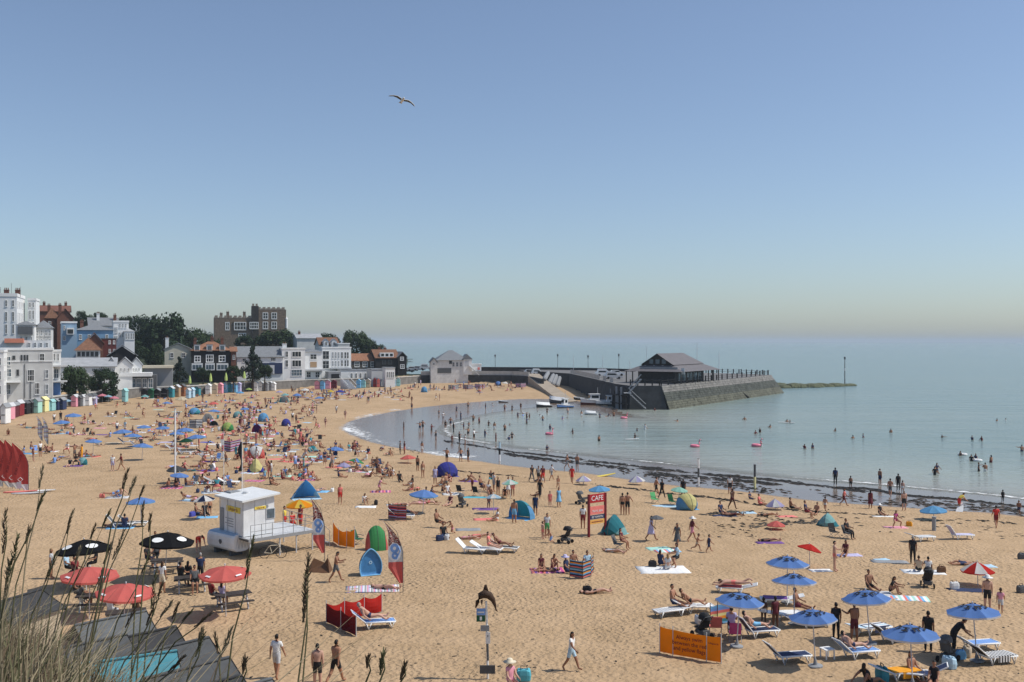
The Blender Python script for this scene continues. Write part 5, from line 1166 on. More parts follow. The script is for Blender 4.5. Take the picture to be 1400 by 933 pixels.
def shelter(px, py, wpx, hpx, c1, c2, label, rz=0, open_=True, name='beach_tent', kind='dome', c3=None):
 """pop-up tent: arched shell of cloth gores over a groundsheet, mouth towards -y"""
 p = G(px, py); s = p.y / F; w = wpx * s; h = hpx * s; o = thing(name, label, 'tent', p, rz); d = w * .8
 def mk():
  mb = MB(); nu, nv = 12, 8
  def P(i, j):
   u = math.pi * i / nu; v = (math.pi * (.5 if open_ else 1.0)) * j / nv
   if kind == 'wedge':   # two pole arches: ridge rises to a point and falls straight
    z = (1 - abs(math.cos(u)) ** 1.3) * math.cos(v if open_ else v - math.pi / 2) ; x = .5 * math.cos(u) * (1 if open_ else math.sin(v) ** .3); y = .55 * (math.sin(v) if open_ else -math.cos(v)) * (.35 + .65 * math.sin(u))
   else:
    z = math.sin(u) ** .8 * (math.cos(v) if open_ else math.sin(v)); x = .5 * math.cos(u) * (math.sin(v) ** .5 if not open_ else 1); y = .55 * (math.sin(v) if open_ else -math.cos(v)) * (.25 + .75 * math.sin(u) ** .5)
   return Vector((x, y, max(0, z)))
  for i in range(nu):
   for j in range(nv):
    q = [P(i, j), P(i + 1, j), P(i + 1, j + 1), P(i, j + 1)]
    g = (i * 4 // nu)
    mi = (0, 1, 2, 0)[g] if c3 else (0, 1, 1, 0)[g] if kind != 'half' else (0, 0, 1, 1)[g]
    mb.add(q, [(0, 1, 2, 3)], mi); mb.add([x * .985 for x in q], [(3, 2, 1, 0)], mi)
  return mb.mesh('shell', False)
 link('shell', cached(('shell', kind, open_, bool(c3)), mk), [C(c1), C(c2), C(c3 or c1)], o, None, None, (w, w, h))
 def pol():
  mb = MB()
  for k in (0.25, .5, .75):
   pts = []
   for j in range(9):
    u = math.pi * k; v = (math.pi * (.5 if open_ else 1.0)) * j / 8
    z = (math.sin(u) ** .8 if kind != 'wedge' else 1 - abs(math.cos(u)) ** 1.3) * (math.cos(v) if open_ else math.sin(v)); x = .5 * math.cos(u) * (1 if open_ else (math.sin(v) ** .5)); y = .55 * (math.sin(v) if open_ else -math.cos(v)) * ((.25 + .75 * math.sin(u) ** .5) if kind != 'wedge' else (.35 + .65 * math.sin(u)))
    pts.append((x * 1.01, y * 1.01, max(0, z) * 1.01))
   mb.tube(pts, .008, 4)
  return mb.mesh('pole')
 link('pole', cached(('shellpole', kind, open_), pol), M('dark_grey'), o, None, None, (w, w, h))
 MB().box(-w * .48, w * .48, -w * .25 if open_ else -w * .3, w * .3, .0, .015).build('groundsheet', M(c1), o)
 return o
def lounger(px, py, rz, sling, label, back=40, towel=None):
 p = G(px, py); o = thing('sun_lounger', label, 'sun lounger', p, rz, 'sun loungers')
 def fr():
  mb = MB()
  for y in (-.31, .31): mb.tube([(-.25, y, .34), (.5, y, .33), (1.2, y, .30)], .042, 6)
  for x in (-.25, 1.2): mb.tube([(x, -.31, .33), (x, .31, .33)], .03, 6)
  return mb.mesh('frame', True)
 link('frame', cached('lg_frame', fr), M('white'), o)
 lm = cached('lg_leg', lambda: MB().tube([(0, 0, .33), (.12, 0, .02), (.24, 0, .33)], .042, 6).mesh('leg', True))
 for x in (-.2, .9):
  for y in (-.32, .32): link('leg', lm, M('white'), o, (x, y, 0))
 def seat():
  mb = MB()
  for i in range(9): mb.box(-.2 + i * .155, -.2 + i * .155 + .14, -.29, .29, .335 - i * .003, .36 - i * .003)
  return mb.mesh('seat')
 link('seat', cached('lg_seat', seat), M(sling), o)
 def bk():
  mb = MB();
  for y in (-.31, .31): mb.tube([(0, y, 0), (-.78, y, 0)], .028, 6, 1)
  mb.tube([(-.78, -.31, 0), (-.78, .31, 0)], .028, 6, 1); mb.box(-.75, -.02, -.285, .285, -.01, .018)
  return mb.mesh('backrest')
 b = link('backrest', cached('lg_back', bk), [M(sling), M('white')], o, (-.22, 0, .36)); b.rotation_euler = (0, R(back), 0)
 if towel:
  t = MB(); t.box(-.15, .95, -.33, .33, .365, .38).box(-.15, .95, -.345, -.33, .15, .38); q = t.build('towel', towel if not isinstance(towel, str) else M(towel)); q.matrix_world = Matrix.Translation(p) @ Matrix.Rotation(R(rz), 4, 'Z')
  tag(q, 'towel spread on the ' + label, 'towel')
 return o
def deckchair(px, py, rz, col, label, name='folding_chair'):
 p = G(px, py); o = thing(name, label, 'chair', p, rz)
 link('seat', cached('dc_seat', lambda: MB().box(-.26, .26, -.25, .22, .36, .385).mesh('seat')), M(col), o)
 b = link('backrest', cached('dc_back', lambda: MB().box(-.26, .26, 0, .025, 0, .6).mesh('backrest')), M(col), o, (0, .22, .38)); b.rotation_euler = (R(-22), 0, 0)
 for s in (-1, 1):
  link('leg', cached('dc_leg', lambda: MB().tube([(0, -.3, 0), (0, .28, .42)], .014, 5).tube([(0, .34, 0), (0, -.26, .40)], .014, 5).mesh('leg')), M('grey'), o, (s * .27, 0, 0))
  link('armrest', cached('dc_arm', lambda: MB().box(-.03, .03, -.25, .3, .58, .61).mesh('armrest')), M('dark_grey'), o, (s * .28, 0, 0))
 return o
def picnic_table(px, py, rz, label):
 p = G(px, py); o = thing('picnic_table', label, 'picnic table', p, rz, 'picnic tables under the parasols'); T = mat('timber_picnic', (.055, .045, .04), .8, .3, 4)
 pl = cached('pt_plank', lambda: MB().box(-.9, .9, -.07, .07, 0, .04).mesh('plank'))
 for i in range(5): link('plank', pl, T, o, (0, -.32 + i * .16, .72))
 for s in (-1, 1):
  for k in (0, .15): link('bench_plank', pl, T, o, (0, s * (.62 + k), .42))
  link('frame', cached('pt_leg', lambda: MB().tube([(0, -.55, 0), (0, -.2, .72)], .04, 4).tube([(0, .55, 0), (0, .2, .72)], .04, 4).tube([(0, -.75, .4), (0, .75, .4)], .035, 4).mesh('frame')), M('pale_grey') , o, (s * .65, 0, 0))
 return o
def towel(px, py, rz, w, l, m, label, thick=.025, name='towel'):
 p = G(px, py); r = random.Random(int(px * 7 + py)); mb = MB(); n = 7
 vs = [(x * w / n - w / 2 + r.gauss(0, .012), y * l / n - l / 2 + r.gauss(0, .012), .012 + r.random() * thick) for y in range(n + 1) for x in range(n + 1)]
 fs = [(y * (n + 1) + x, y * (n + 1) + x + 1, (y + 1) * (n + 1) + x + 1, (y + 1) * (n + 1) + x) for y in range(n) for x in range(n)]
 mb.add(vs, fs); rim = [x for x in range(n + 1)] + [(y + 1) * (n + 1) - 1 for y in range(1, n + 1)] + [n * (n + 1) + x for x in range(n - 1, -1, -1)] + [y * (n + 1) for y in range(n - 1, 0, -1)]
 o0 = len(mb.v); mb.v += [(vs[i][0], vs[i][1], -.02) for i in rim]; k = len(rim)
 for i in range(k): mb.f.append((rim[i], o0 + i, o0 + (i + 1) % k, rim[(i + 1) % k])); mb.m.append(0)
 o = mb.build(name, m if not isinstance(m, str) else M(m), None, True, loc=p, rz=rz)
 return tag(o, label, 'towel')
def bag(px, py, col, label, s=1.0, rz=None):
 p = G(px, py); o = thing('beach_bag', label, 'bag', p, rnd.uniform(0, 180) if rz is None else rz)
 def b_():
  mb = MB(); n = 14; o0 = 0
  for z, k in ((0, .86), (.03, .98), (.2, 1.05), (.34, .95), (.38, .8), (.385, 0)):
   for t in range(n): a = 2 * math.pi * t / n; c, q = math.cos(a), math.sin(a); mb.v.append((.25 * k * math.copysign(abs(c) ** .5, c), .15 * k * math.copysign(abs(q) ** .5, q), z * (1 + .08 * math.sin(3 * a))))
  for k in range(5):
   for t in range(n): t2 = (t + 1) % n; mb.f.append((k * n + t, k * n + t2, (k + 1) * n + t2, (k + 1) * n + t)); mb.m.append(0)
  return mb.mesh('body')
 link('body', cached('bag_b', b_), M(col), o, None, None, s); link('handle', cached('bag_h', lambda: MB().tube([(-.14, 0, .34), (-.1, 0, .5), (.1, 0, .5), (.14, 0, .34)], .015, 5).mesh('handle')), M('black'), o, None, None, s)
 return o
def pram(px, py, rz, col, label):
 p = G(px, py); o = thing('pushchair', label, 'pushchair', p, rz)
 link('seat', cached('pr_s', lambda: MB().prism([(-.2, -.22, .45), (.28, -.22, .4), (.3, -.22, .5), (-.05, -.22, .58), (-.28, -.22, 1.0), (-.36, -.22, .98)], (0, .44, 0)).mesh('seat')), M(col), o)
 link('hood', cached('pr_h', lambda: MB().lathe([(.36, 0), (.33, .14), (.22, .26), (0, .3)], 10, 0).mesh('hood', True)), M(col), o, (-.18, 0, .88)).scale = (1, .72, 1)
 link('frame', cached('pr_f', lambda: [MB().tube([(.38, y, .12), (-.1, y, .62), (-.48, y, 1.05)], .015, 5).tube([(-.38, y, .14), (.2, y, .5)], .015, 5) for y in (-.24,)][0].tube([(.38, .24, .12), (-.1, .24, .62), (-.48, .24, 1.05)], .015, 5).tube([(-.38, .24, .14), (.2, .24, .5)], .015, 5).tube([(-.48, -.24, 1.05), (-.48, .24, 1.05)], .02, 5).mesh('frame')), M('dark_grey'), o)
 for x in (-.38, .38):
  for y in (-.27, .27): link('wheel', cached('pr_w', lambda: MB().tube([(0, -.025, 0), (0, .025, 0)], .13, 10).mesh('wheel')), M('black'), o, (x, y, .13))
 link('basket', cached('pr_b', lambda: MB().box(-.3, .28, -.18, .18, .18, .36).mesh('basket')), M('dark_grey'), o)
 return o
def side_table(px, py, label):
 o = thing('side_table', label, 'table', G(px, py), rnd.uniform(0, 40)); MB().box(-.24, .24, -.24, .24, .40, .44).build('table_top', M('white'), o)
 for x in (-.2, .2):
  for y in (-.2, .2): MB().box(x - .025, x + .025, y - .025, y + .025, 0, .399).build('leg', M('white'), o)
# ------------------------------------------------------------------ figures
LANDMARKS = []
PLACE = {}
def outfit(kind, c1, c2=None, skin=1):
 S = SKIN[skin]; s = [S] * 10; A = M(c1) if c1 else S; B = M(c2) if c2 else A
 if kind == 'trunks': s[4] = s[5] = A; d = 'bare-chested person in %s shorts' % c1
 elif kind == 'briefs': s[4] = A; d = 'bare-chested person in %s trunks' % c1
 elif kind == 'bikini': s[2] = s[4] = A; d = 'person in %s bikini' % c1
 elif kind == 'suit': s[2] = s[3] = s[4] = A; d = 'person in %s swimsuit' % c1
 elif kind == 'tee': s[2] = s[3] = s[7] = A; s[4] = s[5] = B; d = 'person in %s top and %s shorts' % (c1, c2)
 elif kind == 'vest': s[2] = s[3] = A; s[4] = s[5] = B; d = 'person in sleeveless %s top and %s shorts' % (c1, c2)
 elif kind == 'dress': s[2] = s[3] = s[4] = s[5] = A; d = 'person in %s dress' % c1
 elif kind == 'full': s[2] = s[3] = s[7] = A; s[4] = s[5] = s[6] = B; d = 'person in %s top and long %s trousers' % (c1, c2)
 elif kind == 'wetsuit': s[2] = s[3] = s[7] = s[4] = s[5] = s[6] = A; d = 'person in %s wetsuit' % c1
 return s, d.replace('_', ' ')
PEOPLE = []
def person(px, py, pose, rz, kind, c1, c2=None, skin=None, hair=None, lh=False, child=False, sc=None, where=None, desc=None, z=None, hat=None, sink=0.0, group=None):
 r = random.Random(int(px * 31 + py * 17)); skin = r.choice((0, 1, 1, 1, 2, 2)) if skin is None else skin; hair = r.choice((0, 0, 1, 1, 2)) if hair is None else hair
 female = lh or kind in ('bikini', 'suit', 'dress')
 me = pose_mesh(pose, lh, child, female and not child)
 m, d = outfit(kind, c1, c2, skin); m = list(m); m[1] = HAIR[hair]; m[9] = HAIR[0]
 if child: d = d.replace('person', 'child')
 p = G(px, py)
 if sink and p.z < .02: p = plane(px, py, 0); p.z = -sink
 elif sink: p.z -= min(sink, .12)
 if z is not None: p.z += z
 o = bpy.data.objects.new('person', me); COLL.objects.link(o)
 for i, s in enumerate(o.material_slots): s.link = 'OBJECT'; s.material = m[min(i, 9)]
 k = sc or ((.68 + .1 * r.random()) if child else ((.95 if female else 1.0) + r.uniform(-.03, .05)))
 o.location = p; o.rotation_euler = (0, 0, R(rz)); o.scale = (k,) * 3
 if kind == 'dress' and pose in ('stand', 'walk', 'walk_b', 'stroll', 'stand_arm', 'stand_hips'):
  link('skirt', cached('skirt', lambda: MB().lathe([(.135, 1.02), (.17, .92), (.23, .62), (.27, .48), (.26, .48), (.16, .9)], 12).mesh('skirt', True)), M(c1), o)
 if hat:
  zz = max(v.co.z for v in me.vertices); top = max(me.vertices, key=lambda v: v.co.z).co
  link('hat', cached('hat', lambda: MB().lathe([(.26, -.10), (.27, -.09), (.12, -.07), (.115, .02), (.07, .05), (0, .055)], 12).mesh('hat', True)), M(hat), o, (top.x, top.y + .01, top.z - .015))
 o['category'] = 'person'; o['group'] = group or 'people on the beach'
 pw = POSE_WORD[pose]
 o['label'] = (desc or d) + ' ' + (pw if sink < .5 else 'in the water')
 if where: o['label'] += ' ' + where
 PEOPLE.append((o, px, py, where is not None))
 return o
# ------------------------------------------------------------------ lifeguard hut
def lifeguard_hut():
 A = plane(333, 735, 2.75); g = gz(A.x, A.y); u = Vector((.72, .69)).normalized(); ang = math.degrees(math.atan2(u.y, u.x))
 fl = (A.z - g) / .8
 o = thing('lifeguard_hut', 'white lifeguard hut on a raised deck with yellow signs', 'hut', (A.x, A.y, g), ang); o.scale = (.8,) * 3
 W, Ln, H = 2.7, 3.7, 2.75           # x: along the front to the right, y: away to the left
 WH = mat('hut_white', (.74, .75, .75), .5, .13, 1.1)
 w = MB().box(0, W, 0, Ln, fl, fl + H).build('wall', WH, o)
 MB().add([(-.35, -.45, fl + H + .0), (W + .35, -.35, fl + H + .32), (W + .35, Ln + .4, fl + H + .32), (-.35, Ln + .4, fl + H + .0), (-.35, -.45, fl + H + .14), (W + .35, -.35, fl + H + .46), (W + .35, Ln + .4, fl + H + .46), (-.35, Ln + .4, fl + H + .14)], [(3, 2, 1, 0), (4, 5, 6, 7), (0, 1, 5, 4), (1, 2, 6, 5), (2, 3, 7, 6), (3, 0, 4, 7)]).build('roof', mat('hut_roof', (.72, .73, .72), .55, .06, 2), o)
 MB().prism([(0, .01, fl + H + .002), (W, .01, fl + H + .002), (W, .01, fl + H + .3)], (0, Ln - .02, 0)).build('gable', WH, o)
 for y in (.06, 1.3, 2.55, 3.78): MB().box(-.05, -.004, y - .04, y + .04, fl + .05, fl + H - .02).build('corner_trim', M('pale_grey'), w)
 for x in (.97, 1.94): MB().box(x - .012, x + .012, -.012, -.003, fl + .02, fl + H - .02).build('panel_joint', M('grey'), w)
 s = MB().box(-.045, -.006, .5, 2.7, fl + 1.75, fl + 2.2).build('sign_panel', M('yellow'), o); lettering('Lifeguards', .36, M('dark_red'), s, (-.05, 1.6, fl + 1.98), (90, 0, -90))
 s = MB().box(.95, 1.95, -.045, -.006, fl + 2.02, fl + 2.24).build('sign_panel', M('yellow'), o); lettering('Lifeguards', .17, M('dark_red'), s, (1.45, -.05, fl + 2.13), (90, 0, 0))
 for i in range(4): MB().box(-.03, -.006, 1.6, 2.9 - .2 * (i % 2), fl + 1.15 - i * .2, fl + 1.2 - i * .2).build('printed_line', M('grey'), o)
 f = MB().box(1.95, 2.75, -.05, -.006, fl + 1.15, fl + 2.0).build('window', M('pale_grey'), o); MB().box(2.02, 2.68, -.07, -.052, fl + 1.22, fl + 1.93).build('pane', GLASS_L, f)
 MB().box(1.95, 2.15, -.05, -.006, fl + 2.08, fl + 2.3).build('vent', M('grey'), o)
 MB().box(-.05, -.01, 3.15, 3.75, fl + .1, fl + 1.9).build('door', M('grey'), o)
 MB().lathe([(.25, 0), (.25, .1), (.1, .16), (0, .16)], 10, 0, (1.4, 2.2, fl + H + .32)).build('roof_vent', M('pale_grey'), o); MB().tube([(.9, 1.6, fl + H), (.9, 1.6, fl + H + 2.4)], .015, 5).build('aerial', M('white'), o)
 MB().box(.6, 1.5, 3.2, 4.0, fl + H + .12, fl + H + .35).build('roof_hatch', M('grey'), o)
 # deck of boards on legs, steps, rails
 for i in range(12): MB().box(-.1, W + 3.2, -.95 + i * .16, -.95 + i * .16 + .145, fl - .12, fl - .05).build('deck_board', M('pale_grey'), o)
 for i in range(10): MB().box(W + .15, W + 3.2, .98 + i * .29, .98 + i * .29 + .27, fl - .12, fl - .05).build('deck_board', M('pale_grey'), o)
 MB().box(-.1, W + 3.2, -.97, -.955, fl - .3, fl - .04).build('fascia', M('grey'), o); MB().box(0, W + 3.1, -.9, Ln, fl - .3, fl - .13).build('underframe', M('dark_grey'), o)
 for x, y in ((.1, -.85), (W, -.85), (W + 3.0, -.85), (W + 3.0, 3.6), (W, 3.6), (.1, 3.6), (W + 1.5, -.85)): MB().tube([(x, y, -.3), (x, y, fl - .1)], .055, 6).build('leg', M('pale_grey'), o)
 rl = []
 for x in (.1, 1.05, 2.0, 2.95, 3.9, 4.9, W + 3.1): MB().tube([(x, -.92, fl - .1), (x, -.92, fl + 1.0)], .025, 6).build('rail_post', M('grey'), o)
 for y in (.3, 1.6, 2.8, 3.8): MB().tube([(W + 3.1, y, fl - .1), (W + 3.1, y, fl + 1.0)], .025, 6).build('rail_post', M('grey'), o)
 for h in (.5, 1.0): MB().tube([(.1, -.92, fl + h), (W + 3.1, -.92, fl + h), (W + 3.1, 3.8, fl + h)], .022, 6).build('rail', M('grey'), o)
 for i in range(5): MB().box(W + 3.25 + i * .28, W + 3.5 + i * .28, -.9, .1, fl - .3 - i * .25, fl - .26 - i * .25).build('step', M('grey'), o)
 for y in (-.92, .12): MB().tube([(W + 3.2, y, fl + .9), (W + 4.6, y, fl - .3), (W + 4.6, y, .0)], .022, 6).build('handrail', M('grey'), o)
 # white equipment pod in front of the hut
 p = G(312, 757); q = thing('equipment_pod', 'white rounded equipment pod with blue-grey top in front of the hut', 'pod', (p.x, p.y, p.z), ang - 90 + 5); q.scale = (.86,) * 3
 mb = MB(); ns = 16
 for j, (x, k) in enumerate(((-1.75, .9), (-1.7, 1.0), (1.65, 1.0), (1.75, .93))):
  for i in range(ns):
   a = 2 * math.pi * i / ns; c, s_ = math.cos(a), math.sin(a); e = .55
   mb.v.append((x, .72 * k * math.copysign(abs(c) ** e, c), 1.0 + .66 * k * math.copysign(abs(s_) ** e, s_)))
 for j in range(3):
  for i in range(ns): i2 = (i + 1) % ns; mb.f.append((j * ns + i, j * ns + i2, (j + 1) * ns + i2, (j + 1) * ns + i)); mb.m.append(1 if (j == 1 and i in (2, 3, 4, 5)) else 0)
 mb.f += [tuple(range(ns))[::-1], tuple(range(3 * ns, 4 * ns))]; mb.m += [0, 0]
 mb.build('shell', [WH, mat('pod_blue', (.34, .46, .58), .4)], q)
 mb = MB()
 for k in range(4):
  x = 1.765; mb.tube([(x, -.5 + k * .26, .6), (x, -.37 + k * .26, 1.3), (x, -.24 + k * .26, .6)], .016, 4)
 mb.build('lashing', M('pale_grey'), q)
 e = MB().poly([(-.05, -.735, 1.15), (.22, -.735, 1.15), (.30, -.735, 1.0), (.18, -.735, .82), (.0, -.735, .82), (-.12, -.735, 1.0)]).build('emblem', M('dark_grey'), q)
 for x in (-1, 1):
  MB().box(x - .12, x + .12, -.5, .5, -.1, .45).build('trestle', M('dark_grey'), q)
 # bicycle leaning on the deck
 p = G(373, 764); b = thing('bicycle', 'pale framed bicycle leaning under the lifeguard deck', 'bicycle', p, ang - 38)
 wm = cached('bikewheel', lambda: MB().tube([(.33 * math.cos(t * math.pi / 10), 0, .33 * math.sin(t * math.pi / 10)) for t in range(21)], .02, 5, caps=False).mesh('tyre'))
 for x in (-.52, .52):
  w_ = link('wheel', wm, M('black'), b, (x, 0, .35))
  sp = MB()
  for t in range(6): a = t * math.pi / 6; sp.tube([(.32 * math.cos(a), 0, .32 * math.sin(a)), (-.32 * math.cos(a), 0, -.32 * math.sin(a))], .004, 3)
  sp.build('spokes', M('grey'), w_)
 fr = MB()
 for s_, e_ in (((-.52, 0, .35), (-.06, 0, .32)), ((-.06, 0, .32), (-.2, 0, .82)), ((-.2, 0, .8), (.36, 0, .82)), ((-.06, 0, .32), (.38, 0, .74)), ((-.52, 0, .35), (-.2, 0, .8)), ((.36, 0, .92), (.52, 0, .35))): fr.tube([s_, e_], .022, 5)
 fr.build('frame', M('cream'), b); MB().ellipsoid((-.22, 0, .88), (.14, .06, .035), 8, 5).build('saddle', M('black'), b); MB().tube([(.36, -.26, .98), (.34, 0, .94), (.36, .26, .98)], .016, 5).build('handlebar', M('black'), b)
 # flag poles by the hut with limp flags
 for px, pb, pt, col, c2, lab in ((306, 690, 590, 'coral', 'white', 'flag pole with limp red and white flag behind the lifeguard hut'), (331, 752, 601, 'black', 'dark_grey', 'flag pole with dark furled flag at the hut corner')):
  p = G(px, pb); h = (pb - pt) / F * p.y; q = thing('flag_pole', lab, 'flag pole', p); MB().tube([(0, 0, -.2), (0, 0, h)], [.03, .02], 6).build('pole', M('white'), q)
  mb = MB(); n = 8; hh = 2.0 if c2 == 'white' else 1.9
  for k in range(n):
   z0, z1 = h - .2 - hh * k / n, h - .2 - hh * (k + 1) / n; x0 = -.06 - .22 * math.sin(k * .5 + .4) ** 2; x1 = -.06 - .22 * math.sin((k + 1) * .5 + .4) ** 2
   for y0, y1 in ((.0, .05), (.05, -.06), (-.06, .0)): pass
   mb.add([(0, .03, z0), (x0, .06, z0), (x0, -.05, z0), (0, -.03, z0), (0, .03, z1), (x1, .06, z1), (x1, -.05, z1), (0, -.03, z1)], [(0, 1, 5, 4), (1, 2, 6, 5), (2, 3, 7, 6)], 0 if k % 4 < 2 or c2 != 'white' else 1)
  mb.build('flag', [M(col), M(c2)], q)
lifeguard_hut()

# ------------------------------------------------------------------ feather flags
def feather(px, pb, pt, lean, wpx, cols, label, kind, facing=0):
 p = G(px, pb); s = p.y / F; h = (pb - pt) * s; w = wpx * s; dx = lean * s
 o = thing('feather_flag', label, 'flag', p, facing)
 pole = [(0, 0, -.1), (0, 0, h * .55), (dx * .3, 0, h * .84), (dx * .8, 0, h * .985), (dx, 0, h)]
 MB().tube(pole, [.022, .018, .014, .01, .008], 6).build('pole', M('dark_grey'), o)
 mb = MB(); n = 24; z0 = h * (.13 if kind != 'surf' else .03)
 sg = -1 if lean < 0 else 1
 def P(f):   # (pole x, free edge x, z)
  z = z0 + (h - z0) * f; xp = 0 if z < h * .55 else dx * ((z - h * .55) / (h * .45)) ** 1.8
  xf = sg * w * min(1.0, .25 + f * 3.2) if f < .25 else sg * w * 1.05
  if f > .72: q = (f - .72) / .28; xf = xf + (dx - xf) * q ** 2.4
  if sg * xf < sg * xp: xf = xp
  return xp, xf, z
 for k in range(n):
  a = P(k / n); b = P((k + 1) / n); f = (k + .5) / n
  mi = 0
  if kind == 'ice': mi = 0 if f < .34 else (1 if f < .60 else 2)
  if kind == 'surf': mi = 1 if f < .12 else 0
  for m in range(4):
   xs = [a[0] + (a[1] - a[0]) * m / 4, a[0] + (a[1] - a[0]) * (m + 1) / 4, b[0] + (b[1] - b[0]) * (m + 1) / 4, b[0] + (b[1] - b[0]) * m / 4]
   ys = [.05 * math.sin(m * 1.4), .05 * math.sin((m + 1) * 1.4)]
   for t, rev in ((-.004, 0), (.004, 1)):
    q = [(xs[0], ys[0] + t, a[2]), (xs[1], ys[1] + t, a[2]), (xs[2], ys[1] + t, b[2]), (xs[3], ys[0] + t, b[2])]
    mb.add(q[::-1] if rev else q, [(0, 1, 2, 3)], mi)
 c = mb.build('cloth', cols, o)
 return o, c, P, h, w
def zebra():
 if 'zebra_red' in MATS: return MATS['zebra_red']
 m, nt, b, N, L = node_mat('zebra_red'); b.inputs['Roughness'].default_value = .7
 tc = N('ShaderNodeTexCoord'); n = N('ShaderNodeTexNoise'); n.inputs['Scale'].default_value = 2.8; n.inputs['Detail'].default_value = 0; n.inputs['Distortion'].default_value = 2.2; L(tc.outputs['Object'], n.inputs['Vector'])
 mu = N('ShaderNodeMath'); mu.operation = 'MULTIPLY'; mu.inputs[1].default_value = 6; fr = N('ShaderNodeMath'); fr.operation = 'FRACT'; L(n.outputs['Fac'], mu.inputs[0]); L(mu.outputs[0], fr.inputs[0])
 rp = N('ShaderNodeValToRGB'); rp.color_ramp.interpolation = 'CONSTANT'; e = rp.color_ramp.elements; e[0].color = (.80, .72, .62, 1); e[1].position = .42; e[1].color = (.30, .03, .03, 1); L(fr.outputs[0], rp.inputs[0]); L(rp.outputs[0], b.inputs['Base Color'])
 translucent(m, .4); MATS['zebra_red'] = m; return m
def ring_print(parent, cx, cz, r0, r1, m, y, n=16, sx=1.0, name='logo_print'):
 mb = MB()
 for k in range(n):
  a0, a1 = 2 * math.pi * k / n, 2 * math.pi * (k + 1) / n
  mb.quad(*[(cx + r * math.cos(a) * sx, y, cz + r * math.sin(a)) for r, a in ((r0, a0), (r1, a0), (r1, a1), (r0, a1))])
 return mb.build(name, m, parent)
for px, pb, pt, lab in ((444, 768, 682, 'red and white feather flag with blue logo beside the lifeguard hut'), (551, 811, 711, 'red and white feather flag with blue logo beside the blue pop-up tent')):
 o, c, P, h, w = feather(px, pb, pt, -19 if px < 500 else -29, 15 if px < 500 else 19, [C('coral'), C('white'), zebra()], lab, 'ice', 4)
 cx = -w * .60; cz = h * .56
 ring_print(c, cx, cz, 0.0, .50, M('white'), -.066, sx=.72); ring_print(c, cx, cz + .2, .10, .26, M('blue'), -.072, sx=.9); ring_print(c, cx + .02, cz - .2, .06, .2, M('blue'), -.072, sx=.9)
 MB().tube([(cx + .2, -.075, cz + .32), (cx + .3, -.075, cz + .05), (cx + .1, -.075, cz - .4)], .03, 4).build('logo_print', M('blue'), c)
for i, (px, pb, pt, lean, lab) in enumerate(((39, 673, 606, -22, 'rightmost of the red feather flags with dark lettering'), (27, 671, 602, -20, 'second from the right of the red feather flags'), (17, 669, 599, -20, 'third from the right of the red feather flags'), (4, 668, 597, -22, 'leftmost visible red feather flag, cut by the frame'))):
 o, c, P, h, w = feather(px, pb, pt, lean, 21, [C('flag_red'), C('white')], lab, 'surf', 3)
 lettering('SURF SCHOOL', .30, M('maroon'), c, (-w * .62, -.07, h * .56), (90, -75, 0));
 q = MB()
 for a, b in (((0, .2), (.22, 0)), ((.22, 0), (0, -.2)), ((0, -.2), (-.22, 0)), ((-.22, 0), (0, .2))): q.tube([(-w * .5 + a[0], -.075, h * .25 + a[1]), (-w * .5 + b[0], -.075, h * .25 + b[1])], .022, 4)
 q.build('logo_print', M('white'), c)
 if i == 0: MB().box(-1.0, -.6, -.1, -.08, .3, .9).build('white_patch', M('pale_grey'), o)
for px, pb, pt, lab in ((58, 604, 569, 'left of two small grey patterned feather flags below the huts'), (66, 609, 571, 'right of two small grey patterned feather flags below the huts')):
 o, c, P, h, w = feather(px, pb, pt, -9, 6, [stripes('flag_grey_bands', ['pale_grey', 'white', 'pale_grey', 'beige', 'lavender'], 2, .12), M('grey')], lab, 'surf', 0)
# ------------------------------------------------------------------ signs and posts
def cafe_sign():
 a, b = G(805, 735), G(827.5, 732); o = thing('cafe_sign', 'red post sign reading CAFE above smaller menu boards', 'sign', a, math.degrees(math.atan2(b.y - a.y, b.x - a.x))); W = (b - a).length; h = 58 / F * a.y
 RD = mat('sign_red', (.42, .022, .03), .5)
 for x in (0, W): MB().box(x - .07, x + .07, -.07, .07, -.2, h).build('post', mat('sign_maroon', (.16, .012, .02), .5), o)
 p = MB().box(.075, W - .075, -.04, .04, h - .62, h - .02).build('header_panel', RD, o); lettering('CAFE', .50, M('white'), p, (W * .5 - .02, -.05, h - .32), sx=.98)
 p = MB().box(.1, W - .12, -.03, .03, h - 1.45, h - .88).build('menu_panel', M('coral'), o); lettering("TRAYS, BAR", .2, M('white'), p, (W / 2, -.04, h - 1.22), sx=.95)
 p = MB().box(.1, W - .1, -.03, .03, h - 1.78, h - 1.5).build('notice_panel', M('navy'), o); lettering('BE TOMATIN', .19, M('white'), p, (W / 2, -.04, h - 1.64), sx=.95)
 p = MB().box(.1, W - .1, -.03, .03, h - 2.12, h - 1.83).build('notice_panel', mat('sign_amber', (.75, .40, .10), .6), o); MB().box(.25, W - .25, -.045, -.032, h - 2.0, h - 1.95).build('printed_line', M('dark_red'), p)
cafe_sign()
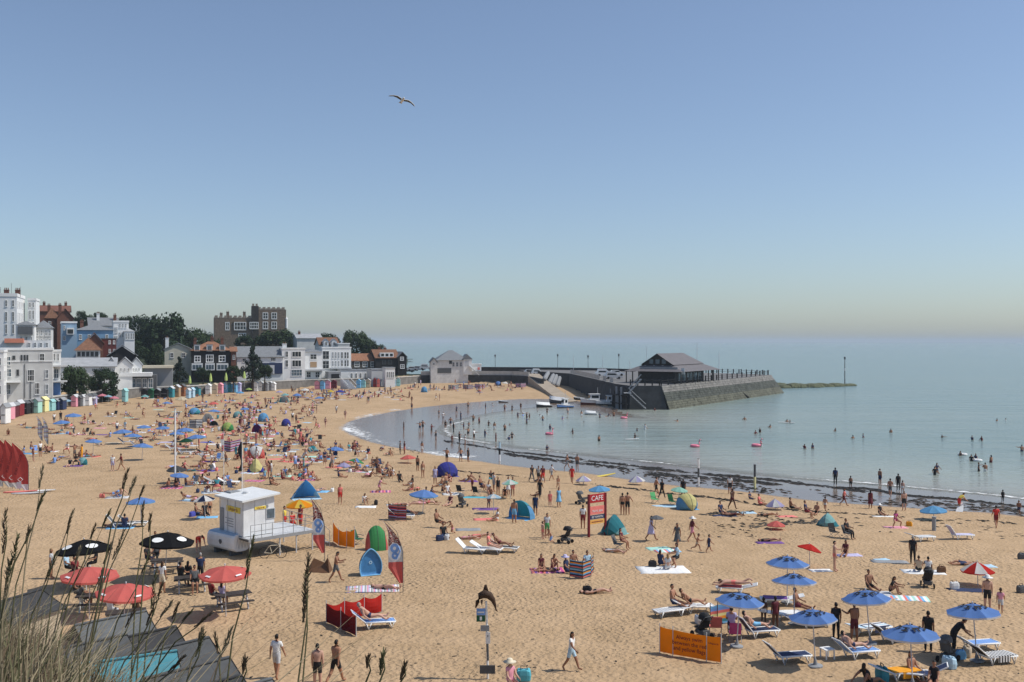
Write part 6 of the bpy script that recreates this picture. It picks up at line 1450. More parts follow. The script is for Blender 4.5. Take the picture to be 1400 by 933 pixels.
def dolphin_sign():
 p = G(667, 929); s = p.y / F; o = thing('dolphin_signpost', 'white post topped by a dark dolphin with small notice plates', 'signpost', p); H = 106 * s
 MB().tube([(0, 0, -.3), (-.02, 0, H * .45), (-.07, 0, H)], .045, 8).build('post', M('white'), o); MB().tube([(0.0, -.004, .75), (-.02, -.004, H * .46)], .05, 8).build('cable_sleeve', M('dark_grey'), o)
 # leaping dolphin in the round: spine points with radii, beak at left, tail at right, dorsal fin on top
 sp = [(650.3, 832), (653, 823), (657, 815.5), (663, 812.5), (669, 815), (674, 821), (677, 829), (678.2, 836)]; rad = [.03, .10, .17, .21, .18, .12, .06, .02]
 mb = MB(); mb.tube([((x - 667) * s, 0, (929 - y) * s) for x, y in sp], [r_ * .85 for r_ in rad], 10)
 mb.prism([((660 - 667) * s, -.02, (929 - 809) * s), ((668 - 667) * s, -.02, (929 - 810) * s), ((665.5 - 667) * s, -.02, (929 - 800) * s), ((662.5 - 667) * s, -.02, (929 - 800.5) * s)], (0, .04, 0))
 mb.prism([((677 - 667) * s, -.14, (929 - 833) * s), ((680 - 667) * s, 0, (929 - 837.5) * s), ((677 - 667) * s, .14, (929 - 833) * s)], (.02, 0, .03))
 mb.prism([((657 - 667) * s, -.16, (929 - 820) * s), ((659 - 667) * s, -.28, (929 - 827) * s), ((661 - 667) * s, -.16, (929 - 819) * s)], (0, .02, 0))
 mb.build('dolphin', M('bronze'), o, True)
 def pl(x0, y0, x1, y1, m, tilt=0): return MB().box((x0 - 667) * s, (x1 - 667) * s, -.09, -.06, (929 - y1) * s, (929 - y0) * s).build('notice_plate', M(m), o)
 a = pl(651.5, 832, 663.5, 841, 'blue'); MB().box((653 - 667) * s, (662 - 667) * s, -.1, -.092, (929 - 838) * s, (929 - 836) * s).build('printed_line', M('white'), a)
 a = pl(651.5, 841.4, 663.5, 850, 'dark_green'); MB().box((656 - 667) * s, (659 - 667) * s, -.1, -.092, (929 - 848) * s, (929 - 843) * s).build('printed_mark', M('white'), a)
 pl(657, 855, 669, 863, 'grey'); a = pl(664, 864.5, 670.3, 880, 'white'); MB().box((666.3 - 667) * s, (667.8 - 667) * s, -.1, -.092, (929 - 871) * s, (929 - 868) * s).build('printed_mark', M('grey'), a); pl(656, 909.5, 677, 921, 'dark_grey')
dolphin_sign()
def pole(px, pb, pt, cols, label, r=.07, name='post'):
 p = G(px, pb); h = (pb - pt) / F * p.y; o = thing(name, label, 'pole', p); n = len(cols)
 for i, c in enumerate(cols): MB().tube([(0, 0, -.2 if i == 0 else h * i / n + .002), (0, 0, h * (i + 1) / n)], r, 8).build('shaft', M(c), o)
 MB().lathe([(r * 1.2, 0), (r * 1.2, .05), (0, .08)], 8, 0, (0, 0, h)).build('cap', M('grey'), o)
pole(239.5, 665, 560, ['white', 'white', 'white'], 'tall white bare pole in the sand by the sunbathers', .08); pole(1032, 669, 636, ['pale_yellow', 'dark_grey'], 'yellow and dark groyne post on the wet sand', .12); pole(955, 666, 628, ['white', 'dark_grey', 'white'], 'black and white groyne post on the wet sand', .1); pole(683, 631, 605, ['white', 'black', 'pale_blue'], 'slim blue and black groyne post at the waterline', .12); pole(1277, 726, 708, ['grey'], 'short grey post beside the blue umbrella on the right', .16)
# ------------------------------------------------------------------ windbreaks
def text_windbreak():
 pts = [(902, 893), (920, 897), (966, 905), (986, 908)]
 o = windbreak(pts, [1.15, 1.12, 1.08, 1.12], ['orange'], 'orange windbreak reading Always swim between the red and yellow flags', sag=.03)
 a, b = G(920, 897), G(966, 905); c = (a + b) / 2 - G(902, 893); ang = math.degrees(math.atan2(b.y - a.y, b.x - a.x)); nn = Vector((math.sin(R(ang)), -math.cos(R(ang)), 0)) * .045; W = (b - a).length
 for i, t in enumerate(('Always swim', 'between the red', 'and yellow flags')):
  lettering(t, .25, M('maroon'), o, c + nn + Vector((0, 0, .84 - i * .24)), (90, 0, ang), sx=.92)
 d = (G(966, 905) + G(986, 908)) / 2 - G(902, 893); lettering('Lifeguards', .11, M('dark_red'), o, d + nn + Vector((0, 0, .8)), (90, 0, ang))
text_windbreak()
windbreak([(455.5, 742), (463, 747), (474, 749), (485, 750.5)], [1.35, 1.1, 1.1, 1.3], ['orange'], 'plain orange windbreak left of the coral and green shelter', sag=.12)
wb = windbreak([(522, 838), (498, 843), (471, 848), (446, 852), (466, 862), (487, 871)], [.95, .95, .95, .95, .95, .95], ['red', 'red', 'red', 'dark_red', 'dark_red'], 'long red windbreak folded in a V around a sunbather', sag=.16)
RNB = stripes('windbreak_red_blue', ['coral', 'grey', 'dark_red', 'lavender', 'red', 'navy'], 2, .085); BLB = stripes('windbreak_blue_orange', ['teal', 'coral', 'navy', 'sky_blue', 'orange', 'navy', 'pale_blue'], 2, .075); RAINB = stripes('windbreak_rainbow', ['sky_blue', 'teal', 'orange', 'pale_yellow', 'coral', 'blue'], 2, .14)
windbreak([(531, 711), (544, 713), (555.5, 713.5)], 1.25, None, 'red and grey striped windbreak by the reclining sunbather', .06, RNB)
windbreak([(779, 790), (797, 793), (808, 789), (811, 784)], 1.05, None, 'blue and orange striped windbreak by the pink blanket', .05, BLB)
windbreak([(971, 858), (981, 856), (998, 853)], 1.0, None, 'rainbow striped windbreak under the blue umbrella', .05, RAINB)
NVB = stripes('windbreak_navy', ['navy', 'white', 'navy', 'pale_grey'], 2, .13); PKB = stripes('windbreak_pink', ['pink', 'lavender', 'dark_red', 'pale_grey', 'purple'], 2, .13)
windbreak([(259, 586), (268, 586.5), (277, 586)], 1.45, None, 'navy and white striped windbreak in the mid beach crowd', .06, NVB); windbreak([(303, 617), (315, 619), (329, 616)], 1.4, None, 'pink and purple striped windbreak behind the lifeguard hut', .06, PKB)
for i, (x, y) in enumerate(((620, 533), (640, 532.5), (656, 531.5), (712, 530))): windbreak([(x - 7, y), (x, y + .6), (x + 7, y)], 1.3, None, ('pale striped windbreak far off under the boathouse wall', 'blue striped windbreak far off under the harbour wall', 'lavender striped windbreak near the foot of the harbour steps', 'pink windbreak far off beside the slipway')[i], .05, (NVB, BLB, PKB, PKB)[i])
# ------------------------------------------------------------------ umbrellas
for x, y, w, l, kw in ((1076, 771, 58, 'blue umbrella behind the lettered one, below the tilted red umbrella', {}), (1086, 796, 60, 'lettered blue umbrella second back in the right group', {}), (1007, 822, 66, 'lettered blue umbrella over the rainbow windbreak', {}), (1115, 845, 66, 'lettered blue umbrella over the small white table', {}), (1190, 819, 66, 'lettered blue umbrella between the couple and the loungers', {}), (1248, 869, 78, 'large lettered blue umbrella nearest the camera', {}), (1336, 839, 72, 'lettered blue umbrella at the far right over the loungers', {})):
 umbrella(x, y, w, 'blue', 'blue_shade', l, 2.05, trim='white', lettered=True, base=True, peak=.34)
umbrella(1277, 699, 37, 'sky_blue', None, 'single blue umbrella low on the wet sand at right', .75, peak=.38, trim='sky_blue')
umbrella(1107, 751, 33, 'red', None, 'tilted red umbrella above the blue group', 1.1, tilt=18, tdir=20, peak=.42); umbrella(1337, 781, 44, 'red', 'white', 'red and white segmented umbrella at the right', .85, peak=.55); umbrella(927, 671, 24, 'mint', None, 'mint green umbrella behind the cream and blue tent', 1.3, peak=.4); umbrella(820, 670, 31, 'sky_blue', None, 'light blue umbrella behind the cafe sign', .8, peak=.35)
umbrella(798, 657.5, 22, 'lavender', 'white', 'white umbrella beside the yellow surfboard', .45, peak=.6); umbrella(871, 658, 23, 'white', 'lavender', 'white umbrella alone on the sand near the groyne post', .4, peak=.6); umbrella(698, 661, 23, 'mint', 'white', 'mint umbrella over the crowd in the middle', 1.4, peak=.42); umbrella(675, 681, 23, 'pale_blue', 'white', 'pale blue and white umbrella left of the blue shelter', 1.3, peak=.42); umbrella(578, 677, 40, 'blue', None, 'blue umbrella near the red striped windbreak', 1.5, trim='sky_blue', peak=.34)
umbrella(558, 627, 22, 'coral', None, 'coral umbrella at the dry edge of the pool', .6, peak=.4); umbrella(487, 632, 22, 'green', 'blue', 'rainbow umbrella among the mid beach sunbathers', .6, peak=.45, tilt=12); umbrella(470, 638, 20, 'lavender', None, 'lavender umbrella left of the rainbow one', .5, peak=.5); umbrella(458, 615, 24, 'blue', None, 'blue umbrella in the middle distance alone', 1.0); umbrella(410, 691, 38, 'orange', 'yellow', 'orange and yellow umbrella behind the lifeguard deck', 1.6, peak=.42); umbrella(281, 684, 29, 'white', 'navy', 'navy and white segmented umbrella left of the lifeguard hut', 1.5, peak=.45); umbrella(193, 687, 40, 'blue', None, 'blue umbrella above the tall grass stems', 1.6, trim='sky_blue', peak=.32); umbrella(241, 643, 27, 'dark_grey', None, 'dark grey umbrella by the white pole', 1.3, peak=.45); umbrella(244, 651, 26, 'blue', None, 'small blue umbrella under the dark grey one', 1.0)
umbrella(1060, 692, 26, 'lavender', 'white', 'pale lavender umbrella on its side near the waterline', .35, peak=.7); umbrella(1061, 719, 26, 'coral', None, 'low coral red umbrella on the sand by the seaweed', .3, peak=.5)
for i, (x, y, w) in enumerate(((100, 569, 22), (85, 578.5, 22), (127, 604, 22), (168, 591.5, 26), (181, 597, 24), (197, 585, 20), (223, 586, 19), (194, 611, 28), (241, 594, 22), (253, 589, 24), (269, 599, 28), (335, 560, 14), (292, 563, 17), (437, 545, 14), (228, 552, 13))):
 umbrella(x, y, w, 'blue', None, ('blue umbrella nearest the charcoal and white huts', 'blue umbrella beside the grey feather flags', 'blue umbrella right of the person in orange', 'wide blue umbrella, left of an overlapping pair', 'blue umbrella, right of an overlapping pair', 'small blue umbrella over the pale blanket', 'blue umbrella left of the tall white pole', 'tilted low blue umbrella over loungers', 'blue umbrella just right of the tall white pole', 'blue umbrella left of the navy windbreak', 'wide blue umbrella below the navy windbreak', 'tiny blue umbrella in the crowd below the grey huts', 'blue umbrella below the beige hut', 'tiny blue umbrella below the maroon hut', 'tiny blue umbrella below the black huts')[i], 1.6, trim='sky_blue', peak=.30)
for i, (x, y, w, c, c2, l) in enumerate(((255, 604, 20, 'dark_green', None, 'dark green umbrella in the lounger crowd'), (292, 553, 15, 'coral', None, 'coral umbrella below the pink hut'), (248, 546.5, 17, 'cream', None, 'cream umbrella below the orange-brown hut'), (198, 543, 12, 'light_teal', None, 'pale teal umbrella before the black huts'), (140, 542, 14, 'pink', None, 'pink umbrella by the lavender hut'), (128, 545, 13, 'white', 'lavender', 'white umbrella by the lavender hut'), (156, 545, 13, 'pink', None, 'rosy umbrella left of the slim mint hut'), (148, 543, 11, 'pale_blue', None, 'pale umbrella among the pink ones'), (90, 549, 15, 'pale_blue', None, 'light blue umbrella before the navy huts'), (390, 541, 12, 'light_teal', None, 'teal umbrella below the white seafront house'), (452, 536, 10, 'yellow', None, 'yellow umbrella before the maroon hut'), (417, 534, 12, 'white', None, 'white umbrella before the narrow white house'), (465, 536.5, 13, 'indigo', None, 'indigo umbrella before the beach steps'), (328, 538, 12, 'sky_blue', None, 'sky blue umbrella at the lavender hut'), (340, 533, 9, 'lime', None, 'lime umbrella left of the white huts'), (406, 541, 12, 'blue', None, 'blue umbrella in the far crowd by the seafront house'), (690, 524.5, 9, 'white', None, 'white umbrella at the foot of the harbour steps'), (382, 537, 10, 'lavender', None, 'lavender umbrella at the end of the grey huts'))):
 umbrella(x, y, w, c, c2, l, 1.5, peak=.42)
for x, y, w, l in ((118, 752, 76, 'black parasol with white oval logos, left of two'), (225, 741, 73, 'black parasol with white oval logos beside the lifeguard pod')):
 o = umbrella(x, y, w, 'black', None, l, 2.2, ribs=8, peak=.36, name='parasol'); oval_print(o, [c for c in o.children if c.name.startswith('canopy')][0], 4, 'white')
for x, y, w, l in ((122, 787, 78, 'coral parasol, leftmost of three, among tall grass stems'), (168, 810, 80, 'coral parasol nearest the hut roofs'), (309, 784, 70, 'coral parasol over the picnic table below the lifeguard pod')):
 o = umbrella(x, y, w, 'coral', None, l, 2.15, ribs=8, peak=.30, name='parasol'); c = [c for c in o.children if c.name.startswith('canopy')][0]
 mb = MB()
 for k in range(4):
  a = k * math.pi / 2 + .4 + R(22); f0, f1 = .80, .88
  mb.quad(*[(f * math.cos(a + d) * .97, f * math.sin(a + d) * .97, .30 * (1 - f ** 1.25) + .03) for f, d in ((f0, -.16), (f1, -.16), (f1, .16), (f0, .16))])
 mb.build('lettering', M('white'), c)
for x, y, rz, l in ((318, 832, 30, 'picnic table under the coral parasol near the lifeguard hut'), (262, 808, 20, 'picnic table between two groups of diners'), (228, 783, 15, 'picnic table under the right black parasol'), (118, 800, 10, 'picnic table under the left black parasol'), (130, 834, 15, 'picnic table under the leftmost coral parasol'), (172, 858, 20, 'picnic table nearest the grey hut roofs')): picnic_table(x, y, rz, l)
# ------------------------------------------------------------------ tents
for a in ((611, 652, 31, 20, 'indigo', 'indigo', 'indigo dome tent beside the shallow pool', 20, False), (710, 710, 36, 25, 'sky_blue', 'teal_light', 'sky blue beach shelter left of the cafe sign', -35, True), (839, 730, 38, 26, 'light_teal', 'teal', 'teal tent behind the cafe sign', 150, False), (939, 697, 31, 22, 'sky_blue', 'pale_yellow', 'blue and cream dome tent by the mint umbrella', 20, False), (1131, 719, 30, 17, 'teal', 'light_teal', 'teal and pale green tent near the tilted red umbrella', -30, False), (419, 683, 40, 26, 'pale_blue', 'sky_blue', 'sky blue peaked shelter behind the orange umbrella', 25, True), (350, 646, 25, 19, 'indigo', 'pale_yellow', 'blue and yellow banded tent above the lifeguard hut', 10, False), (350, 627, 24, 17, 'coral', 'white', 'red and white dome tent behind the banded one', 15, False), (391, 583, 13, 10, 'indigo', 'indigo', 'small indigo tent alone in the upper beach', 0, False), (360, 577, 15, 12, 'sky_blue', 'sky_blue', 'light blue dome in the dense crowd', 0, False), (311, 590, 17, 12, 'green', 'lime', 'green tent in the dense crowd', 0, False), (351, 593, 14, 12, 'magenta', 'purple', 'purple dome left of the light blue one', 0, True), (266, 567, 16, 9, 'teal_light', 'sky_blue', 'teal and blue dome below the beige hut', 0, False), (284, 578, 15, 12, 'white', 'pale_grey', 'white dome tent beside the navy windbreak', 0, True), (325, 572, 13, 9, 'teal', 'light_teal', 'small teal tent left of the light blue dome', 0, False), (388, 551, 13, 9, 'light_teal', 'pale_grey', 'pale teal tent in the far crowd', 0, True), (427, 618, 13, 8, 'light_teal', 'teal', 'small teal tent right of the dense crowd', 0, False), (580, 537, 9, 8, 'sky_blue', 'sky_blue', 'far blue tent below the promenade', 0, False), (681, 528, 9, 6, 'navy', 'blue', 'far navy tent under the harbour wall', 0, False), (113, 636, 13, 10, 'teal', 'light_teal', 'small round teal tent at the family on the left', 0, False), (292, 583, 12, 7, 'grey', 'dark_grey', 'grey low tent beside the white dome', 0, True)):
 shelter(*a, kind='wedge' if a[0] in (419, 1131, 839, 350) and a[1] != 627 else 'dome')
shelter(514, 751, 30, 32, 'coral', 'green', 'coral and green round shelter beside the orange windbreak', 200, True, kind='dome')
def pod_tent():
 p = G(507, 788); s = p.y / F; o = thing('popup_tent', 'upright oval blue pop-up tent with pale rim beside the feather flag', 'tent', p, 24); W, H = 17 * s, 36 * s
 mb = MB(); n = 28; rings = []
 def ol(t):
  f = t / n
  if f < .22: return W * .8 * (f / .11 - 1), .02
  g = (f - .22) / .78; z = math.sin(math.pi * g); sgn = 1 if g < .5 else -1
  return sgn * W * (1 - z ** 2.4) ** .62 * (.8 + .75 * z * (1 - z)), .02 + H * z
 prof = ((1.0, 0.0, 0), (.9, .10, 0), (.7, .09, 0), (.0, .08, 0))
 for k, (f, y, m) in enumerate(prof): rings.append([(ol(t)[0] * f, y, .02 + (ol(t)[1] - H * .45) * f + H * .45) for t in range(n)])
 back = [[(ol(t)[0] * f, y + .35, .02 + max(0, (ol(t)[1] - H * .45) * f + H * .45)) for t in range(n)] for f, y in ((1.0, -.33), (.92, .0), (.6, .25), (0, .32))]
 for R_, mi in ((rings, 0), (back, 1)):
  o0 = len(mb.v)
  for r_ in R_: mb.v += r_
  for k in range(3):
   for t in range(n): t2 = (t + 1) % n; mb.f.append((o0 + k * n + t, o0 + k * n + t2, o0 + (k + 1) * n + t2, o0 + (k + 1) * n + t)); mb.m.append(mi)
 mb.build('shell', [mat('tent_blue', (.06, .22, .46), .6), M('navy')], o, True)
 MB().tube([(ol(t % n)[0], -.01, ol(t % n)[1] + .01) for t in range(n + 1)], .035, 5, caps=False).build('rim', M('sky_blue'), o)
 ring_print(o, 0, H * .5, .05, .1, M('pale_blue'), .05, name='emblem')
pod_tent()
def low_tent():
 p = G(437, 782); s = p.y / F; o = thing('collapsed_tent', 'low brown half-collapsed tent beside the walking person', 'tent', p, -10)
 MB().add([(-.75, -.3, 0), (.75, -.4, 0), (.6, .6, 0), (-.7, .6, 0), (-.4, .1, .75), (.25, .15, .5), (.5, 0, .85)], [(0, 1, 5, 4), (1, 6, 5), (1, 2, 6), (2, 3, 4, 5, 6), (3, 0, 4)]).build('shell', M('brown'), o); MB().tube([(.5, 0, 0), (.5, 0, 1.0)], .015, 5).build('pole', M('dark_grey'), o)
low_tent()
# ------------------------------------------------------------------ loungers
def lp(px, py, rz, kind, c1, c2=None, pose='lounge', **k):   # a sunbather on the lounger at that pixel
 g = G(px, py); v = Vector((math.cos(R(rz)), math.sin(R(rz)), 0)); q = g + v * (-.02 if pose == 'lounge' else .3)
 a, b = to_px(q); person(a, b, pose, rz + 90, kind, c1, c2, z=.37, **k)
LG = [(1070, 907, 14, 'navy', 'empty white lounger with navy seat, nearest of the right group', 45), (1165, 901, 18, 'blue', 'white lounger with blue seat beside the small table', 42), (1030, 872, 16, 'navy', 'white lounger with high back under the reading sunbather', 52), (925, 842, 200, 'pale_grey', 'white lounger at the left edge of the umbrella group', 10), (943, 838, 10, 'white', 'white lounger of the sunbather left of the rainbow windbreak', 25), (1185, 868, 20, 'pale_blue', 'white lounger with striped towel under the middle umbrella', 12), (1216, 879, 18, 'black', 'lounger with black seat behind the large umbrella', 40), (1352, 908, 16, 'black', 'white lounger with black back at the far right', 40), (1330, 890, 16, 'blue', 'blue lounger behind the far right pushchair', 30), (1064, 848, 12, 'white', 'white lounger beside the dark standing child', 10), (1072, 828, 170, 'white', 'white lounger behind the standing child', 15), (1010, 812, 165, 'pale_grey', 'white lounger with a pale sunbather above the left umbrella', 15), (1100, 858, 12, 'navy', 'lounger with red white and blue towel under the umbrella', 15), (1256, 741, 18, 'pale_grey', 'pale lounger beside the black clothed person', 20), (1308, 738, 8, 'lavender', 'grey lounger alone on the upper right sand', 55), (640, 757, -14, 'white', 'white lounger with cushion, left of three', 45), (662, 757, -12, 'white', 'white lounger in the middle of three', 30), (684, 755, -12, 'dark_grey', 'dark cushioned lounger, right of three', 40), (1222, 930, 14, 'pale_grey', 'white lounger at the bottom right with orange towel', 20), (1262, 932, 160, 'navy', 'lounger at the bottom edge under the large umbrella', 30), (505, 860, 18, 'blue', 'white lounger with blue seat inside the red windbreak', 40),
 (170, 608, 10, 'navy', 'navy lounger under the low blue umbrella'), (186, 612, 10, 'navy', 'second navy lounger under the low blue umbrella'), (235, 617, 8, 'grey', 'grey lounger in the crowd right of the white pole'), (250, 622, 8, 'navy', 'navy lounger in the crowd below the green umbrella'), (281, 631, 10, 'black', 'black lounger in the row below the green umbrella'), (300, 632, 10, 'black', 'black lounger at the right of that row'), (160, 722, 10, 'dark_grey', 'lounger with folded chairs among grass stems', 50), (178, 721, 12, 'dark_grey', 'dark lounger right of the folded chairs', 40), (292, 663, 12, 'grey', 'grey lounger left of the person in blue', 30), (310, 664, 10, 'white', 'white lounger beside the person in blue', 30), (545, 711, 12, 'navy', 'navy lounger beside the red striped windbreak', 42)]
for q in LG: lounger(*q[:3], q[3], q[4], *(q[5:]))
side_table(1131, 901, 'small white plastic table beside the umbrella foot')
STR = {'rwb': stripes('towel_rwb', ['blue', 'white', 'red', 'white', 'navy', 'red'], 1, .12), 'bw': stripes('towel_bw', ['white', 'navy', 'white', 'pale_blue'], 1, .12), 'zig': stripes('towel_zig', ['white', 'black'], 0, .07), 'pinkp': stripes('towel_pink', ['pink', 'magenta', 'coral', 'purple'], 0, .16), 'pat': stripes('rug_pattern', ['pale_grey', 'pink', 'lavender', 'white', 'grey'], 0, .07), 'beach': stripes('towel_beach', ['sky_blue', 'white', 'mint', 'white', 'coral'], 0, .14)}
def on_lounger(px, py, rz, m, label):
 p = G(px, py); o = MB().box(-.16, 1.05, -.33, .33, .372, .395).box(.2, .8, -.35, -.333, .12, .39).build('towel', m if not isinstance(m, str) else M(m)); o.matrix_world = Matrix.Translation(p) @ Matrix.Rotation(R(rz), 4, 'Z'); tag(o, label, 'towel')
on_lounger(1100, 858, 12, STR['rwb'], 'red white and blue towel on a lounger under the umbrella'); on_lounger(1185, 868, 20, STR['bw'], 'striped towel on the lounger under the middle umbrella'); on_lounger(1352, 908, 16, STR['zig'], 'black and white zigzag towel on the far right lounger'); on_lounger(1222, 930, 14, 'orange', 'orange towel on the lounger at the bottom edge'); on_lounger(1010, 812, 165, 'dark_red', 'dark red towel on the lounger above the left umbrella'); on_lounger(1072, 828, 170, 'purple', 'purple patterned towel on the lounger behind the child')
# ------------------------------------------------------------------ people, placed one by one
Pn = person
# foreground walkers
Pn(378, 929, 'stroll', 165, 'tee', 'white', 'pale_grey', 1, 0, where='alone beside the hut roofs at the bottom'); Pn(434, 943, 'stand', 178, 'trunks', 'black', None, 0, 0, where='seen from behind, left of two at the bottom'); Pn(459, 935, 'walk_b', 150, 'trunks', 'black', None, 1, 0, where='seen from behind, right of two at the bottom')
Pn(459, 797, 'phone', 90, 'trunks', 'dark_grey', None, 2, 0, where='left of the blue pop-up tent'); Pn(781, 918, 'walk', 60, 'vest', 'white', 'pale_blue', 2, 0, True, where='alone right of the dolphin signpost'); Pn(698, 938, 'sit', 30, 'suit', 'pink', None, 0, 2, hat='cream', where='at the foot of the dolphin signpost')
Pn(465, 690, 'stand', 10, 'tee', 'coral', 'red', 1, 1, True, where='alone above the striped windbreak'); Pn(271, 756, 'bend', 40, 'tee', 'red', 'red', 0, 1, where='beside the white equipment pod')
# lifeguard deck
Pn(389, 727, 'stand', 80, 'tee', 'yellow', 'red', 1, 0, z=0.0, where='at the lifeguard deck under the orange umbrella'); Pn(400, 728, 'chair', 40, 'tee', 'red', 'red', 1, 0, z=.1, where='beside the lifeguard deck rail'); Pn(411, 726, 'stand_arm', -40, 'tee', 'dark_red', 'red', 2, 0, where='behind the lifeguard deck stairs')
# picnic tables
for q in ((222, 812, 'stand', 170, 'tee', 'white', 'cream', 1, 1, True, 'by the picnic tables left of the diners'), (248, 806, 'chair', 160, 'full', 'black', 'black', 2, 0, False, 'at the middle picnic table'), (258, 802, 'chair', 175, 'tee', 'black', 'navy', 2, 0, True, 'at the middle picnic table'), (274, 800, 'stand_arm', 190, 'full', 'navy', 'black', 1, 3, False, 'at the middle picnic table'), (266, 812, 'chair', 20, 'tee', 'dark_grey', 'black', 2, 0, False, 'on the near side of the middle picnic table'), (202, 778, 'chair', 70, 'tee', 'black', 'navy', 3, 0, False, 'under the right black parasol'), (214, 774, 'chair', 10, 'full', 'dark_grey', 'black', 2, 0, False, 'under the right black parasol'), (212, 765, 'stand', 10, 'full', 'black', 'dark_grey', 2, 1, False, 'standing behind the right black parasol'), (290, 830, 'chair', 140, 'tee', 'dark_red', 'dark_grey', 2, 0, False, 'at the picnic table under the lone coral parasol'), (304, 832, 'chair', 175, 'dress', 'lavender', None, 1, 0, True, 'at the picnic table under the lone coral parasol'), (70, 792, 'stand', 100, 'tee', 'pale_grey', 'dark_grey', 1, 2, True, 'left of the left black parasol'), (92, 792, 'chair', 90, 'tee', 'pale_blue', 'black', 2, 0, False, 'under the left black parasol'), (103, 798, 'chair', 60, 'tee', 'dark_red', 'black', 2, 0, False, 'under the left black parasol'), (130, 784, 'chair', -60, 'full', 'black', 'black', 2, 0, False, 'under the left black parasol'), (104, 828, 'chair', 100, 'full', 'black', 'dark_grey', 2, 0, False, 'under the leftmost coral parasol'), (113, 834, 'chair', 140, 'tee', 'dark_grey', 'black', 2, 0, True, 'under the leftmost coral parasol'), (152, 854, 'chair', 160, 'tee', 'white', 'pale_grey', 1, 0, False, 'under the coral parasol by the hut roofs'), (186, 852, 'chair', 190, 'tee', 'brown', 'black', 2, 0, False, 'under the coral parasol by the hut roofs')):
 Pn(*q[:5], q[5], q[6], q[7], q[8], q[9], where=q[10], z=.08 if q[2] == 'chair' else 0)
# red windbreak, blanket
lp(505, 860, 18, 'briefs', 'navy', skin=0, hair=3, where='inside the red windbreak'); Pn(525, 806, 'lie', 70, 'briefs', 'black', None, 0, 0, where='on the patterned rug'); towel(509, 806, 8, 2.9, 1.5, STR['pat'], 'patterned pale rug spread behind the red windbreak')
# right umbrella group
lp(1165, 901, 18, 'briefs', 'navy', skin=0, where='beside the small white table'); lp(1030, 872, 16, 'trunks', 'sky_blue', skin=0, where='with a book under the left umbrella'); Pn(1000, 872, 'chair', 170, 'tee', 'lavender', 'navy', 1, 0, where='in a folding chair under the left umbrella'); Pn(1044, 852, 'stand', 170, 'briefs', 'white', None, 3, 0, child=True, where='under the left umbrella'); Pn(1060, 862, 'stand', 190, 'suit', 'maroon', None, 3, 0, where='between the two lettered umbrellas', sc=.9); Pn(1088, 842, 'sit', 60, 'trunks', 'maroon', None, 2, 0, z=.35, where='on a lounger edge below the second umbrella')
Pn(1143, 876, 'stand', 180, 'wetsuit', 'black', None, 2, 0, where='right of the middle umbrella'); Pn(1168, 880, 'stand_arm', 200, 'trunks', 'maroon', None, 2, 0, where='beside the lounger with the blue seat', sc=1.05); Pn(1188, 806, 'sit', 10, 'trunks', 'black', None, 2, 0, where='behind the middle right umbrella'); Pn(1217, 812, 'sit_knees', 60, 'bikini', 'black', None, 2, 1, True, where='behind the middle right umbrella'); Pn(1269, 892, 'stand', 150, 'wetsuit', 'black', None, 2, 0, where='behind the large nearest umbrella'); Pn(1303, 898, 'stoop', 90, 'full', 'black', 'black', 2, 0, where='over the pushchair at the far right')
Pn(1246, 926, 'sit', 20, 'briefs', 'maroon', None, 1, 1, True, where='under the large nearest umbrella'); Pn(1188, 938, 'sit_back', 120, 'bikini', 'black', None, 2, 0, True, where='at the bottom edge beside the teal backrest'); Pn(1277, 937, 'sit', -30, 'suit', 'black', None, 1, 0, where='at the bottom edge by the pale float'); Pn(1350, 836, 'stand', 165, 'trunks', 'black', None, 0, 0, hat='white', where='behind the right lettered umbrella'); Pn(1368, 838, 'walk', 150, 'tee', 'pink', 'pale_grey', 1, 1, child=True, where='beside the person in a white hat')
Pn(1141, 782, 'stand_arm', 80, 'briefs', 'coral', None, 0, 0, where='facing a seated companion by the tilted red umbrella'); Pn(1156, 760, 'sit', -30, 'bikini', 'maroon', None, 2, 0, True, where='behind the standing companion by the tilted red umbrella'); lp(943, 838, 10, 'briefs', 'black', skin=1, hair=1, where='left of the rainbow windbreak'); Pn(920, 838, 'sit', 60, 'trunks', 'navy', None, 1, 0, z=.36, where='on the lounger left of the rainbow windbreak'); lp(1010, 812, 165, 'briefs', 'coral', skin=0, pose='lie_front', where='on the lounger above the left umbrella')
Pn(1248, 772, 'stand', 150, 'full', 'black', 'black', 2, 3, where='with a grey hood beside the pale lounger'); Pn(1256, 783, 'sit', 160, 'tee', 'beige', 'black', 1, 1, where='on the pale towel left of the pushchair'); Pn(1269, 800, 'stand_arm', 170, 'tee', 'white', 'black', 2, 0, where='pushing the dark pushchair', sc=.9); Pn(1224, 722, 'sit_cross', 20, 'suit', 'magenta', None, 1, 1, where='on the pink towel at the right'); Pn(1203, 705, 'sit', 20, 'suit', 'black', None, 1, 0, hat='white', where='on the damp sand right of centre'); Pn(1311, 699, 'stoop', 100, 'tee', 'yellow', 'red', 1, 0, where='lifting a surfboard at the waterline'); Pn(1362, 722, 'walk_b', 170, 'tee', 'red', 'dark_red', 1, 0, where='alone at the far right sand'); Pn(1236, 699, 'stand', 175, 'trunks', 'black', None, 0, 3, where='facing the sea beside the lone blue umbrella'); Pn(1190, 696, 'stand', 170, 'dress', 'maroon', None, 2, 0, True, where='wading hem down on wet sand'); Pn(1393, 703, 'run', -30, 'trunks', 'navy', None, 2, 0, child=True, where='at the right frame edge'); Pn(1371, 687, 'stand', 180, 'wetsuit', 'black', None, 2, 0, child=True, where='at the right water edge')
